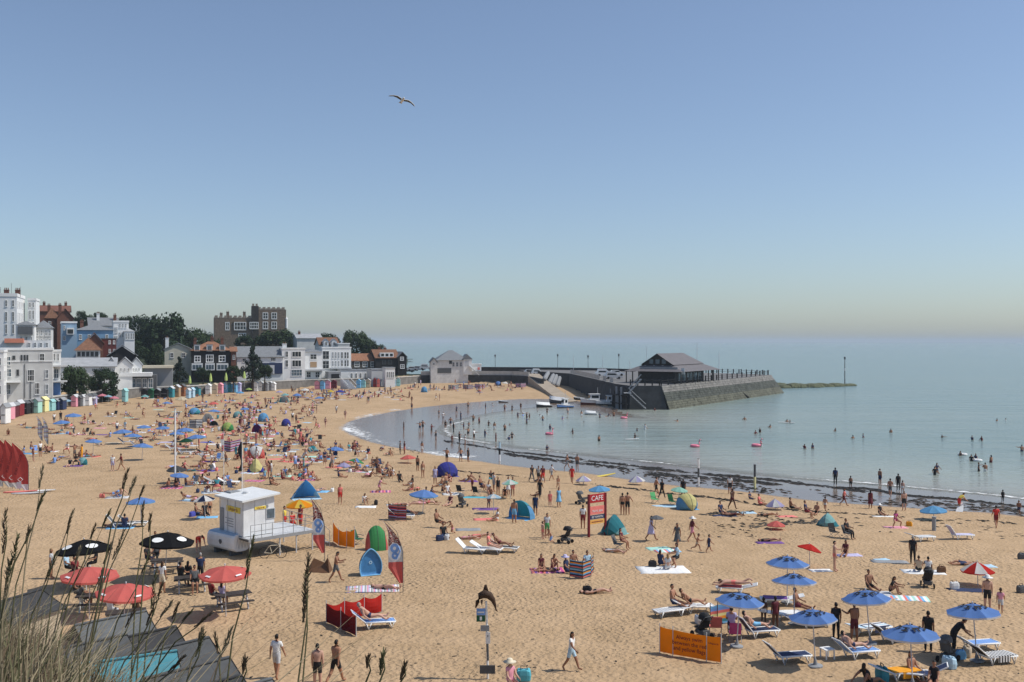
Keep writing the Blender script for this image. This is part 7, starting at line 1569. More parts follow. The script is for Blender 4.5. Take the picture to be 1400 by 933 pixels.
# shoreline standers
for q in ((1142, 664, 'stand', 170, 'full', 'navy', 'black', 2, 0, False, 'at the foam edge left of the pair'), (1154, 692, 'walk_b', 60, 'tee', 'coral', 'maroon', 2, 0, True, 'carrying a pink float on wet sand'), (1203, 664, 'stand', 120, 'trunks', 'navy', None, 2, 0, False, 'at the foam edge in the middle'), (1217, 680, 'walk', 150, 'trunks', 'dark_grey', None, 1, 0, False, 'on the seaweed line'), (1228, 672, 'stand', 175, 'wetsuit', 'black', None, 2, 0, False, 'at the foam edge beside a child'), (1163, 668, 'stand', 170, 'trunks', 'black', None, 2, 0, False, 'at the foam edge behind the pink float'), (1128, 699, 'walk', 150, 'briefs', 'pale_grey', None, 1, 0, False, 'on the damp sand behind the teal tent'), (998, 676, 'stand', 160, 'tee', 'white', 'black', 1, 0, False, 'facing the sea by the groyne posts'), (1001, 697, 'walk', 30, 'briefs', 'maroon', None, 3, 0, False, 'between the groyne post and the seated group'), (1081, 697, 'sit', 90, 'trunks', 'black', None, 2, 0, False, 'right of the pale lavender umbrella')):
 Pn(*q[:5], q[5], q[6], q[7], q[8], q[9], where=q[10], child=q[0] in (1163, 1128))
Pn(1234, 675, 'stand', 170, 'briefs', 'white', None, 0, 1, child=True, where='at the foam edge beside the dark wetsuit')
# centre strollers
for q in ((640 + 87, 660, 'walk', 30, 'full', 'black', 'dark_grey', 2, 0, False, 'leftmost of three near the middle'), (736, 660, 'walk_b', 20, 'tee', 'grey', 'black', 2, 0, False, 'in the middle of three strollers'), (742, 661, 'walk', 10, 'tee', 'maroon', 'red', 2, 0, False, 'rightmost of three strollers'), (754, 658, 'walk', 120, 'tee', 'white', 'grey', 1, 0, False, 'right of the three strollers'), (763, 669, 'walk', 10, 'briefs', 'beige', None, 1, 1, False, 'behind the person in blue dress'), (782, 662, 'stroll', 160, 'tee', 'red', 'red', 1, 0, False, 'left of the white umbrella'), (775, 642, 'walk', 100, 'trunks', 'grey', None, 1, 0, False, 'on the seaweed above the white umbrella'), (789, 643, 'stand', 150, 'trunks', 'dark_grey', None, 1, 0, False, 'on the seaweed beside another'), (738, 682, 'walk', 160, 'full', 'black', 'black', 1, 0, False, 'between the strollers and the sky blue shelter'), (732, 706, 'stand', 170, 'tee', 'navy', 'navy', 1, 1, False, 'right of the sky blue shelter'), (752, 693, 'stand', 0, 'tee', 'coral', 'coral', 0, 1, False, 'beside the person in a blue dress'), (764, 694, 'stand', 20, 'dress', 'sky_blue', None, 1, 1, True, 'with an orange towel'), (748, 736, 'stand', 10, 'tee', 'pale_grey', 'green', 1, 0, False, 'with two children near the pushchair'), (797, 724, 'stand', 175, 'tee', 'white', 'dark_red', 1, 0, False, 'left of the cafe sign posts'), (851, 705, 'stand', 175, 'briefs', 'black', None, 1, 0, False, 'left of two right of the cafe sign'), (858, 705, 'stand_hips', 170, 'trunks', 'black', None, 1, 0, False, 'right of two right of the cafe sign'), (703, 716, 'stand', 170, 'trunks', 'sky_blue', None, 1, 1, False, 'before the sky blue shelter'), (890, 740, 'walk', 60, 'dress', 'lavender', None, 2, 0, True, 'under a dark hand umbrella'), (926, 750, 'walk', -30, 'dress', 'dark_grey', None, 2, 0, True, 'left of the family walking'), (946, 741, 'walk', 100, 'tee', 'maroon', 'pink', 1, 1, False, 'with a rucksack in the walking family'), (953, 754, 'run', 80, 'briefs', 'beige', None, 1, 1, False, 'first child of the walking family'), (969, 756, 'walk', 95, 'tee', 'navy', 'navy', 1, 0, False, 'last child of the walking family'), (897, 679, 'walk', 100, 'trunks', 'black', None, 1, 0, False, 'left of two behind the mint umbrella'), (905, 682, 'walk_b', 140, 'full', 'black', 'black', 2, 0, False, 'right of two left of the mint umbrella'), (934, 682, 'stand', 170, 'full', 'black', 'black', 2, 0, False, 'behind the blue and cream tent')):
 Pn(*q[:5], q[5], q[6], q[7], q[8], q[9], where=q[10], child=q[0] in (752, 953, 969, 763), hat='white' if q[0] == 946 else None)
Pn(742, 738, 'stand', 120, 'briefs', 'coral', None, 0, 1, child=True, where='beside the parent near the pushchair'); Pn(754, 743, 'kneel', -80, 'trunks', 'blue', None, 1, 1, child=True, where='beside the dark pushchair')
pram(773, 743, 150, 'black', 'black pushchair beside the parent and children'); pram(1268, 803, 80, 'black', 'dark pushchair pushed by the person in white'); pram(1296, 905, 40, 'dark_grey', 'grey hooded pushchair loaded with bags at the right'); pram(960, 872, 120, 'black', 'black pushchair left of the folding chairs'); pram(795, 690, 30, 'dark_grey', 'dark pushchair behind the cafe sign')
# hand umbrella of the walker
g = G(890, 740); o = thing('hand_umbrella', 'dark open umbrella held by the walker in a pale dress', 'umbrella', g + Vector((.25, -.25, 0))); c = link('canopy', cached(('canopy', 8, .4, False), lambda: canopy_mesh(8, 1.0, .4, False)), [M('dark_grey')], o, (.1, 0, 1.62), None, .5); MB().tube([(-.02, 0, 1.05), (.1, 0, 1.8)], .012, 5).build('shaft', M('dark_grey'), o)
# centre seated groups
Pn(850, 752, 'chair', 60, 'bikini', 'maroon', None, 1, 0, True, z=.05, where='in a low chair below the cafe sign'); deckchair(846, 752, 60, 'dark_grey', 'low chair of the sunbather below the cafe sign'); Pn(838, 756, 'lie', 60, 'suit', 'pale_grey', None, 0, 2, where='beside the low chair below the cafe sign')
towel(906, 780, 4, 3.0, 1.9, 'white', 'large white blanket under three people'); towel(900, 751, 12, 1.6, 1.0, 'mint', 'mint towel behind the white blanket'); towel(912, 754, 8, 1.7, .9, STR['beach'], 'flowered towel behind the white blanket'); Pn(903, 775, 'sit', 150, 'suit', 'navy', None, 1, 1, True, where='on the large white blanket'); Pn(913, 780, 'sit', 170, 'bikini', 'pale_grey', None, 0, 2, True, where='on the large white blanket'); Pn(927, 776, 'sit_cross', -90, 'tee', 'pale_blue', 'black', 1, 0, where='on the large white blanket'); bag(892, 776, 'black', 'black bag on the white blanket')
Pn(812, 812, 'lie', 100, 'briefs', 'black', None, 0, 1, where='alone on the open sand below the striped windbreak'); bag(803, 812, 'black', 'black bag by the lone sunbather'); towel(748, 781, 5, 2.0, 1.4, STR['pinkp'], 'pink and magenta patchwork blanket by the striped windbreak')
for q in ((740, 780, 'sit', 0, 'bikini', 'maroon', 1, 0), (749, 782, 'lie', -80, 'bikini', 'black', 1, 0), (756, 779, 'sit_knees', 20, 'briefs', 'magenta', 1, 1)): Pn(q[0], q[1], q[2], q[3], q[4], q[5], None, q[6], q[7], True, where='on the pink patchwork blanket')
Pn(774, 784, 'sit', 60, 'tee', 'navy', 'navy', 1, 0, hat='lavender', where='left of the blue striped windbreak'); Pn(784, 776, 'sit', 20, 'trunks', 'black', None, 2, 0, where='behind the blue striped windbreak'); Pn(803, 777, 'sit', 10, 'tee', 'pale_blue', 'navy', 2, 0, where='behind the blue striped windbreak')
lp(684, 755, -12, 'briefs', 'maroon', skin=2, where='on the dark lounger, right of three'); lp(662, 757, -12, 'bikini', 'coral', skin=0, pose='sit', lh=True, where='on the middle lounger of three'); Pn(597, 722, 'sit', 60, 'trunks', 'black', None, 2, 0, z=.3, where='left of the dark bags near the loungers'); Pn(606, 736, 'sit', 20, 'full', 'black', 'navy', 2, 0, where='among dark bags left of the white loungers'); Pn(619, 730, 'kneel', -60, 'briefs', 'pink', None, 1, 1, child=True, where='beside the dark bags'); bag(601, 740, 'navy', 'navy bag by the group left of the loungers', 1.0); bag(611, 739, 'pale_grey', 'pale bag by the group left of the loungers', 1.0)
Pn(641, 738, 'lie', 80, 'bikini', 'pink', None, 0, 1, where='behind the white loungers'); Pn(655, 735, 'lie', 100, 'suit', 'coral', None, 0, 0, where='right of a sunbather behind the white loungers'); towel(640, 725, 5, 1.8, 1.0, 'grey', 'grey towel behind the white loungers'); towel(664, 711, 5, 1.9, 1.0, 'coral', 'coral and cream towel left of the sky blue shelter'); Pn(680, 713, 'sit', -70, 'bikini', 'white', None, 1, 2, where='on towels left of the sky blue shelter'); Pn(668, 696, 'stoop', 10, 'trunks', 'dark_grey', None, 2, 0, where='by the purple rug left of the sky blue shelter', child=True); towel(664, 697, 4, 2.2, 1.2, 'purple', 'purple rug left of the sky blue shelter'); pram(632, 694, 60, 'dark_grey', 'grey pushchair left of the purple rug')
# upper middle cluster near the mint umbrella
for i, (x, y, ps, rz, k, c1, c2, s) in enumerate(((657, 671, 'chair', 60, 'trunks', 'navy', None, 2), (668, 674, 'sit', 10, 'bikini', 'pale_grey', None, 1), (675, 673, 'stand_arm', 120, 'tee', 'pale_grey', 'grey', 1), (681, 678, 'stand', 20, 'suit', 'black', None, 1), (690, 680, 'sit_knees', 0, 'bikini', 'black', None, 1), (695, 677, 'stand', 40, 'dress', 'white', None, 1), (701, 679, 'stand', -20, 'trunks', 'coral', None, 2), (646, 672, 'stoop', -60, 'trunks', 'maroon', None, 2), (612, 676, 'sit', 20, 'suit', 'white', None, 1), (605, 674, 'sit_knees', 40, 'trunks', 'navy', None, 2))): Pn(x, y, ps, rz, k, c1, c2, s, None, i % 2 == 1, where='in the group around the mint umbrella' if x > 630 else 'by the white airbed left of the mint umbrella')
deckchair(630, 677, 150, 'black', 'black folding chair, left of two by the mint umbrella group'); deckchair(652, 679, 150, 'black', 'black folding chair, right of two by the mint umbrella group'); towel(649, 681, 0, 2.6, .9, 'teal_light', 'teal mat below the mint umbrella group'); o = towel(618, 677, 10, 1.7, 1.0, 'white', 'white airbed left of the mint umbrella group', .16, 'airbed')
for i, (x, y, ps, k, c1, s) in enumerate(((548, 692, 'lie', 'bikini', 'coral', 0), (582, 681, 'sit', 'bikini', 'black', 2), (588, 680, 'sit_knees', 'suit', 'navy', 1), (574, 690, 'lie', 'bikini', 'pink', 0), (587, 690, 'lie_front', 'briefs', 'coral', 0), (564, 672, 'sit', 'trunks', 'coral', 1), (557, 709, 'lounge', 'trunks', 'navy', 2))): Pn(x, y, ps, 80 * (-1) ** i, k, c1, None, s, None, i % 2 == 0, where='around the blue umbrella above the red striped windbreak', z=.3 if ps == 'lounge' else 0)
towel(543, 691, 8, 1.8, .8, 'white', 'white board left of the blue umbrella'); Pn(497, 690, 'sit_knees', 40, 'dress', 'white', None, 1, 0, True, where='alone on the white towel above the orange windbreak'); towel(500, 694, 4, 1.7, 1.0, 'white', 'white towel above the orange windbreak'); bag(514, 691, 'black', 'black bag beside the white towel'); deckchair(490, 745, 60, 'dark_green', 'dark green camping chair between orange windbreak and shelter')
for i, (x, y, ps, k, c1, c2, s) in enumerate(((571, 645, 'stand', 'trunks', 'black', None, 1), (578, 654, 'stand', 'briefs', 'beige', None, 1), (547, 622, 'stand', 'full', 'black', 'black', 2), (553, 622, 'stand', 'tee', 'maroon', 'coral', 2), (577, 621, 'stand', 'trunks', 'white', None, 1), (546, 659, 'sit', 'full', 'black', 'black', 2), (523, 652, 'sit', 'tee', 'pale_grey', 'black', 1), (530, 653, 'sit', 'tee', 'maroon', 'grey', 1), (537, 652, 'sit', 'suit', 'white', None, 1), (533, 654, 'sit_knees', 'briefs', 'navy', None, 1), (463, 654, 'sit', 'suit', 'navy', None, 1))): Pn(x, y, ps, (160, 20, 100, -60)[i % 4], k, c1, c2, s, None, i % 3 == 1, where=('between the coral umbrella and indigo tent', 'left of the indigo dome tent', 'at the pool rim above the coral umbrella', 'at the pool rim above the coral umbrella', 'at the pool rim right of the coral umbrella', 'on dark towels below the coral umbrella', 'in the circle left of the indigo tent', 'in the circle left of the indigo tent', 'in the circle left of the indigo tent', 'in the circle left of the indigo tent', 'alone right of the lounger crowd')[i])
# left side notable people
Pn(112, 628, 'stand_arm', -80, 'full', 'orange', 'orange', 1, 1, True, where='under the lone blue umbrella at left'); Pn(102, 628, 'stand_arm', 80, 'trunks', 'dark_grey', None, 2, 0, where='facing the person in orange'); Pn(154, 645, 'stand', 10, 'tee', 'white', 'lavender', 0, 3, where='left of two standing above the grass stems'); Pn(166, 644, 'walk', -60, 'tee', 'dark_red', 'tan', 1, 0, where='right of two standing above the grass stems'); Pn(55, 625, 'stand', 60, 'tee', 'white', 'black', 1, 0, where='right of the red feather flags'); Pn(11, 596, 'sit_knees', 30, 'trunks', 'dark_red', None, 2, 1, where='alone above the red feather flags')
Pn(74, 580, 'stand', 40, 'tee', 'white', 'dark_grey', 1, 0, where='behind the left blue umbrellas'); Pn(83, 577, 'stand', 20, 'full', 'black', 'black', 1, 0, where='behind the left blue umbrellas'); Pn(92, 587, 'stand', 40, 'trunks', 'navy', None, 2, 0, where='under the left blue umbrellas'); Pn(89, 587, 'stand', -40, 'trunks', 'maroon', None, 2, 0, where='under the left blue umbrellas'); Pn(322, 636 + 44, 'sit', 20, 'dress', 'blue', None, 1, 1, where='wrapped in a blue towel left of the hut roof') if False else Pn(311, 661, 'sit', 20, 'dress', 'blue', None, 1, 1, where='right of the grey lounger above the hut roof')
Pn(160, 593, 'stand', 40, 'tee', 'white', 'navy', 1, 0, where='behind the overlapping blue umbrellas'); Pn(171, 592, 'stand', -20, 'tee', 'pale_blue', 'white', 1, 0, where='behind the overlapping blue umbrellas'); Pn(268, 706, 'sit', 100, 'trunks', 'navy', None, 2, 0, where='under the navy and white umbrella'); Pn(280, 705, 'sit', 30, 'wetsuit', 'black', None, 2, 0, where='under the navy and white umbrella'); Pn(287, 704, 'stand', 40, 'briefs', 'black', None, 1, 0, where='under the navy and white umbrella', child=True); bag(263, 707, 'indigo', 'indigo bag under the navy and white umbrella', 1.0); towel(283, 708, 10, 1.6, .9, 'sky_blue', 'sky blue towel under the navy and white umbrella')
Pn(367, 655, 'stand', -80, 'trunks', 'coral', None, 1, 1, where='right of the banded tent'); Pn(371, 655, 'stand', -80, 'tee', 'white', 'grey', 1, 0, where='right of the banded tent'); Pn(351, 632, 'stand', 170, 'tee', 'white', 'black', 1, 0, where='before the red and white dome tent'); Pn(336, 630, 'stand', 10, 'tee', 'sky_blue', 'coral', 1, 0, where='left of the red and white dome tent'); Pn(362, 657, 'stand', 10, 'tee', 'light_teal', 'sky_blue', 1, 1, where='beside the banded tent', child=True)
Pn(400, 577, 'stand', 20, 'tee', 'white', 'black', 1, 0, where='right of the small indigo tent'); Pn(405, 580, 'stand', -30, 'trunks', 'dark_grey', None, 1, 0, where='right of the small indigo tent')
# far sand strollers
for i, (x, y) in enumerate(((414, 565), (433, 566), (460, 566), (472, 574), (432, 588), (502, 553), (504, 552), (560, 545), (596, 548), (601, 549), (656, 541), (563, 552), (572, 534), (700, 536), (490, 548), (445, 585))):
 Pn(x, y, ('walk', 'stand', 'walk_b', 'stroll')[i % 4], (90, -80, 20, 160)[i % 4], ('trunks', 'bikini', 'tee', 'briefs')[i % 4], ('black', 'navy', 'white', 'maroon', 'coral', 'dark_grey')[i % 6], 'grey', i % 3, where=('on the bare far sand', 'on the far sand above the pool', 'on the far sand left of the pool')[i % 3] if False else None)
# bathers: px, py of the water surface, how deep
WATER = [(616, 583, .25), (609, 586, .3), (620, 592, .2), (634, 588, .3), (641, 584, .3), (668, 583, .8), (676, 588, .5), (708, 572, .5), (720, 573, .6), (724, 572, .8), (742, 576, .7), (655, 580, .6), (647, 577, .5), (735, 563, .4), (752, 588, .9, 1), (783, 594, .8), (819, 604, .7), (820, 572, .8), (839, 570, .7), (748, 566, .4), (882, 588, .9), (871, 590, 1.2), (926, 577, 1.2), (868, 600, 1.0), (1018, 575, 1.2), (1033, 594, 1.1), (1039, 592, 1.0), (1041, 611, .9), (1053, 585, 1.2), (1080, 579, 1.2), (1076, 578, 1.2), (1111, 614, 1.0), (1100, 614, 1.1), (1142, 590, 1.2), (1166, 600, 1.2), (1180, 599, 1.1), (1218, 592, 1.1), (1288, 599, 1.2), (1329, 602, 1.1), (1342, 603, 1.0), (1363, 576, 1.25), (1375, 576, 1.25), (1397, 618, .9), (1313, 624, 1.0), (1328, 631, .9), (1334, 629, 1.0), (1355, 633, .8), (1338, 645, .7), (1347, 645, .8), (1281, 648, .5), (1278, 650, .8), (552, 591, .15), (574, 590, .6), (590, 589, .7), (578, 589, .9), (606, 575, .2), (630, 575, .2), (596, 604, .15), (600, 568, .15), (624, 566, .15), (690, 563, .3), (712, 560, .3), (673, 562, .3), (664, 562, .3), (640, 560, .2), (700, 563, .4), (563, 561, .1), (618, 605, .1), (628, 607, .1), (636, 609, .1), (630, 632, .0), (640, 632, .0), (611, 634, .0), (748, 616, .9) , (895, 562, 1.2), (776, 565, .4), (795, 570, .5), (720, 580, .7), (690, 590, .6), (700, 600, .7), (663, 599, .5), (678, 605, .3), (640, 596, .4), (648, 600, .4)]
for i, q in enumerate(WATER):
 x, y, dp = q[:3]
 Pn(x, y, ('wade', 'stand', 'wave', 'stand_arm', 'wade')[i % 5], (170, 20, 120, -70, 200, 60)[i % 6], ('trunks', 'bikini', 'wetsuit', 'suit', 'trunks', 'tee')[i % 6], ('navy', 'black', 'black', 'navy', 'maroon', 'black', 'white')[i % 7], 'black', (1, 2, 1, 2)[i % 4], i % 2, i % 3 == 1, sink=dp, z=None, group='bathers in the bay', child=(i % 9 == 4 and dp < .5))
def flamingo(px, py, label, big=1.0):
 p = plane(px, py, 0); o = thing('flamingo_float', label, 'pool float', (p.x, p.y, .05), rnd.uniform(-40, 40)); pk = mat('float_pink', (.78, .22, .30), .35)
 MB().tube([(.5 * math.cos(t * math.pi / 9), .42 * math.sin(t * math.pi / 9), .12) for t in range(19)], .2, 8, caps=False).build('ring', pk, o, True); MB().tube([(.5, 0, .2), (.66, 0, .5), (.6, 0, .85), (.72, 0, 1.05), (.88, 0, .98)], [.11, .09, .08, .1, .04], 8).build('neck', pk, o, True); MB().ellipsoid((.94, 0, .94), (.07, .03, .04), 6, 4).build('beak', M('black'), o)
flamingo(950, 612, 'pink flamingo float nearest the shore posts'); flamingo(1034, 611, 'pink flamingo float with a bather beside it'); flamingo(853, 573, 'pink float near the foot of the pier', .8); flamingo(751, 595, 'pink and white float in the shallows by the boats')
def board(px, py, rz, cols, label, L=2.2, w=.32, z=None, tilt=0):
 p = plane(px, py, 0) if z is not None else G(px, py); mb = MB(); n = 10; up = [];
 for t in range(n + 1):
  f = t / n; ww = w * math.sin(math.pi * min(.97, max(.03, f)) ** .85) ** .6; up.append((-L / 2 + L * f, ww, .06 + .1 * f ** 3))
 vs = [(x, y, z_) for x, y, z_ in up] + [(x, -y, z_) for x, y, z_ in up] + [(x, y * .9, z_ - .07) for x, y, z_ in up] + [(x, -y * .9, z_ - .07) for x, y, z_ in up]; m = n + 1
 for i in range(n):
  mb.add([vs[i], vs[i + 1], vs[m + i + 1], vs[m + i]], [(3, 2, 1, 0)]); mb.add([vs[2 * m + i], vs[2 * m + i + 1], vs[3 * m + i + 1], vs[3 * m + i]], [(0, 1, 2, 3)]); mb.add([vs[i], vs[i + 1], vs[2 * m + i + 1], vs[2 * m + i]], [(0, 1, 2, 3)]); mb.add([vs[m + i], vs[m + i + 1], vs[3 * m + i + 1], vs[3 * m + i]], [(3, 2, 1, 0)])
 o = thing('surfboard', label, 'surfboard', (p.x, p.y, p.z + (z or .03)), rz); b = mb.build('deck', M(cols), o); b.rotation_euler = (0, R(tilt), 0)
 MB().prism([(-L * .42, -.012, -.01), (-L * .3, -.012, -.01), (-L * .42, -.012, -.16)], (0, .024, 0)).build('fin', M('dark_grey'), b)
 return o
board(864, 602, 10, 'white', 'white surfboard afloat with a bather near the pier', z=.05); board(1075, 579, 170, 'white', 'white paddleboard far out right of the pier', 3.0, z=.05); board(824, 652, 15, 'yellow', 'yellow surfboard lying beside the white umbrella', 3.0, .38, tilt=-6); board(50, 673, 10, 'white', 'long white surfboard below the red feather flags', 3.2, .38); board(28, 674, 12, 'coral', 'coral surfboard under the white one below the flags', 2.8, .38); board(40, 676, 6, 'pale_grey', 'pale grey surfboard nearest in the pile below the flags', 3.0, .36); board(1312, 700, 50, 'white', 'white surfboard lifted at the waterline', 2.0, .3, tilt=-35); board(380, 611, 8, 'white', 'white board in the crowd behind the domes', 2.4, .4)
for i, (x, y, l) in enumerate(((1316, 623, 'white ring float left of the three bathers'), (1336, 631, 'white ring float among the three bathers'))):
 p = plane(x, y, 0); o = MB().tube([(.45 * math.cos(t * math.pi / 9), .45 * math.sin(t * math.pi / 9), .1) for t in range(19)], .15, 8, caps=False).build('ring_float', M('white'), None, True); o.location = p; tag(o, l, 'pool float')
# children's seats, boxes
deckchair(896, 689, 30, 'green', 'green camping chair, left of two by the mint umbrella'); deckchair(920, 692, 30, 'green', 'green camping chair, right of two by the mint umbrella'); towel(910, 693, 4, 2.4, 1.2, 'pale_blue', 'pale blue mat between the green chairs'); deckchair(1141, 735, 20, 'black', 'black folding chair below the teal tent'); Pn(1158, 737, 'chair', 40, 'full', 'black', 'black', 2, 0, where='in dark clothes below the teal tent'); deckchair(1160, 737, 40, 'dark_grey', 'dark grey folding chair below the teal tent')
deckchair(1005, 877, 170, 'magenta', 'magenta folding chair under the left umbrella'); deckchair(978, 868, 175, 'coral', 'coral folding chair left of the magenta one'); bag(955, 853, 'pale_grey', 'pale bag on the sand left of the rainbow windbreak', 1.0); bag(1170, 868, 'pale_grey', 'pale bag beside the striped towel lounger', 1.0); bag(1312, 902, 'sky_blue', 'sky blue bag by the far right pushchair', 1.0); bag(1322, 898, 'beige', 'beige bag by the far right pushchair', 1.2); bag(1298, 914, 'pale_blue', 'pale blue bag in front of the far right pushchair', 1.2); bag(716, 931, 'teal_light', 'large blue cool bag at the foot of the dolphin signpost', 1.15, 0)
o = bag(1206, 931, 'teal', 'teal beach backrest at the bottom edge beside the orange towel', 1.35); bag(1305, 806, 'white', 'white bag under the red and white umbrella', 1.0); towel(1325, 808, -8, 2.2, .8, 'navy', 'navy towel under the red and white umbrella'); bag(1287, 784, 'brown', 'brown basket on the pale towel right of the pushchair'); towel(1262, 783, -6, 2.4, 1.2, 'white', 'pale towel under the pair by the pushchair'); towel(1240, 819, -12, 2.2, 1.1, STR['beach'], 'colourful towel behind the middle right umbrella'); towel(1198, 812, -8, 1.6, 1.0, 'pale_grey', 'pale towel under the couple behind the umbrella'); towel(1122, 781, 5, 1.3, .7, 'white', 'crumpled white towel left of the standing companion'); towel(1160, 760, 5, 1.6, .8, 'lavender', 'lavender towel of the companion by the red umbrella'); towel(1216, 769, -5, 2.2, .8, 'grey', 'grey towel left of the black clothed person'); towel(1205, 766, 20, 1.0, .5, 'pale_blue', 'small pale blue towel left of the grey one'); towel(1224, 722, 4, 1.7, .9, 'pink', 'pink towel under the cross-legged sunbather'); bag(1243, 720, 'orange', 'orange bag by the pink towel', .9); towel(1208, 707, -3, 1.8, .5, 'white', 'long white towel on damp sand at right'); Pn(1318, 773, 'lie', -80, 'trunks', 'navy', None, 1, 0, where='above the red and white umbrella'); towel(1345, 775, 5, 1.4, .8, 'pale_blue', 'pale blue towel above the red and white umbrella'); bag(1397, 765, 'dark_grey', 'dark bag at the right frame edge'); bag(1396, 811, 'dark_grey', 'dark bag at the right frame edge lower down')
Pn(1050, 741, 'lie', 90, 'suit', 'black', None, 1, 0, where='on the purple towel by the seaweed'); towel(1052, 743, 5, 1.9, .7, 'purple', 'purple towel by the seaweed'); Pn(1048, 706, 'lie', 95, 'bikini', 'black', None, 1, 1, where='behind the low coral umbrella'); towel(1075, 707, 12, 1.6, .8, 'coral', 'coral towel right of the low coral umbrella'); Pn(1038, 691, 'sit', 60, 'tee', 'coral', 'coral', 1, 1, where='left of the pale lavender umbrella'); Pn(1025, 683, 'sit', 40, 'full', 'navy', 'navy', 1, 0, where='near the yellow groyne post', child=True); Pn(1102, 709, 'chair', 60, 'tee', 'navy', 'dark_red', 1, 0, where='left of the teal tent'); Pn(1117, 704, 'sit', -40, 'trunks', 'black', None, 1, 0, where='behind the teal tent'); Pn(985, 703, 'sit', 30, 'tee', 'navy', 'navy', 1, 0, where='left of the strolling person in dark red'); Pn(1000, 706, 'lie', 80, 'trunks', 'maroon', None, 2, 0, where='below the strolling person'); towel(1018, 702, 8, 1.8, .9, 'pale_blue', 'pale blue towel right of the lying person'); towel(990, 706, 4, 2.0, .9, 'navy', 'navy towel of the seated person near the seaweed')
# ------------------------------------------------------------------ groups of sunbathers further off, each with its own towel
CW = ['black', 'navy', 'maroon', 'dark_red', 'coral', 'white', 'pale_grey', 'dark_grey', 'pink', 'blue', 'grey', 'teal', 'lavender']
TW = ['white', 'pale_blue', 'pink', 'lavender', 'grey', 'coral', 'pale_grey', 'sky_blue', 'purple', 'navy', 'mint', 'beige', 'indigo']
CL = [(46, 586, 3), (80, 594, 2), (108, 595, 3), (117, 578, 1), (112, 626, 2), (125, 625, 2), (68, 618, 2), (38, 621, 2), (100, 638, 2), (150, 570, 2), (175, 572, 2), (190, 560, 1), (216, 557, 3), (205, 546, 2), (235, 572, 3), (222, 596, 2), (260, 556, 3), (274, 551, 2), (290, 558, 3), (305, 566, 3), (316, 549, 2), (330, 556, 2), (345, 545, 2), (345, 571, 2), (356, 561, 2), (372, 552, 2), (330, 578, 2), (318, 596, 2), (330, 592, 2), (366, 590, 2), (366, 597, 2), (247, 612, 3), (260, 610, 2), (275, 622, 3), (285, 632, 2), (316, 616, 1), (340, 606, 1), (370, 615, 1), (400, 590, 2), (408, 603, 3), (398, 608, 2), (418, 608, 3), (428, 605, 2), (405, 627, 3), (392, 632, 2), (430, 632, 3), (447, 628, 2), (410, 650, 2), (418, 657, 3), (385, 652, 2), (395, 650, 1), (275, 661, 3), (296, 661, 3), (262, 685, 2), (290, 674, 2), (302, 673, 1), (250, 665, 2), (234, 668, 2), (160, 681, 2), (165, 722, 2), (420, 538, 2), (432, 552, 2), (445, 540, 2), (400, 549, 2), (412, 544, 2), (455, 546, 2), (470, 540, 2), (490, 543, 2), (520, 536, 2), (540, 534, 2), (560, 532, 2), (500, 538, 2), (598, 534, 2), (628, 531, 2), (668, 528, 2), (704, 530, 2), (582, 537, 1), (655, 537, 1), (480, 616, 2), (492, 618, 2), (485, 645, 2), (495, 646, 2), (508, 640, 2), (456, 640, 2), (520, 673, 1), (435, 673, 1), (640, 659, 1)]
rc = random.Random(99)
for x0, x1, y0, y1, n in ((215, 360, 548, 612, 26), (330, 445, 545, 640, 20), (395, 560, 535, 548, 12), (100, 240, 560, 612, 10), (225, 400, 612, 660, 10)):
 CL += [(rc.uniform(x0, x1), rc.uniform(y0, y1), 0) for _ in range(n)]
for i, (x, y, n) in enumerate(CL):
 tc = TW[i % len(TW)]; g = G(x, y); s = F / g.y
 towel(x, y, rc.uniform(-25, 25), 1.9, 1.2, tc if i % 3 else STR[('bw', 'pinkp', 'beach')[i // 3 % 3]], '@' + ('striped' if i % 3 == 0 else tc.replace('_', ' ')) + ' towel of sunbathers')
 for k in range(n):
  dx = (k - (n - 1) / 2) * .75 * s + rc.uniform(-.15, .15) * s; dy = rc.uniform(-.5, .5) * s * .12
  kind = rc.choice(['trunks', 'bikini', 'bikini', 'suit', 'briefs', 'tee', 'trunks', 'dress']); ps = rc.choice(['sit', 'sit_knees', 'sit_back', 'lie', 'lie_front', 'lie_prop', 'sit_cross', 'chair' if False else 'sit', 'lie', 'kneel'])
  Pn(x + dx, y + dy, ps, rc.uniform(-170, 170), kind, rc.choice(CW), rc.choice(CW), lh=rc.random() < .4)
 if rc.random() < .6: bag(x + 1.3 * s * rc.choice((-1, 1)), y + .3, rc.choice(['black', 'navy', 'dark_grey', 'coral', 'blue', 'white']), '@bag beside sunbathers', .9)
 if rc.random() < .18: deckchair(x + 1.0 * s, y - .6, rc.uniform(-60, 60), rc.choice(['navy', 'black', 'blue', 'grey']), '@folding chair beside sunbathers')
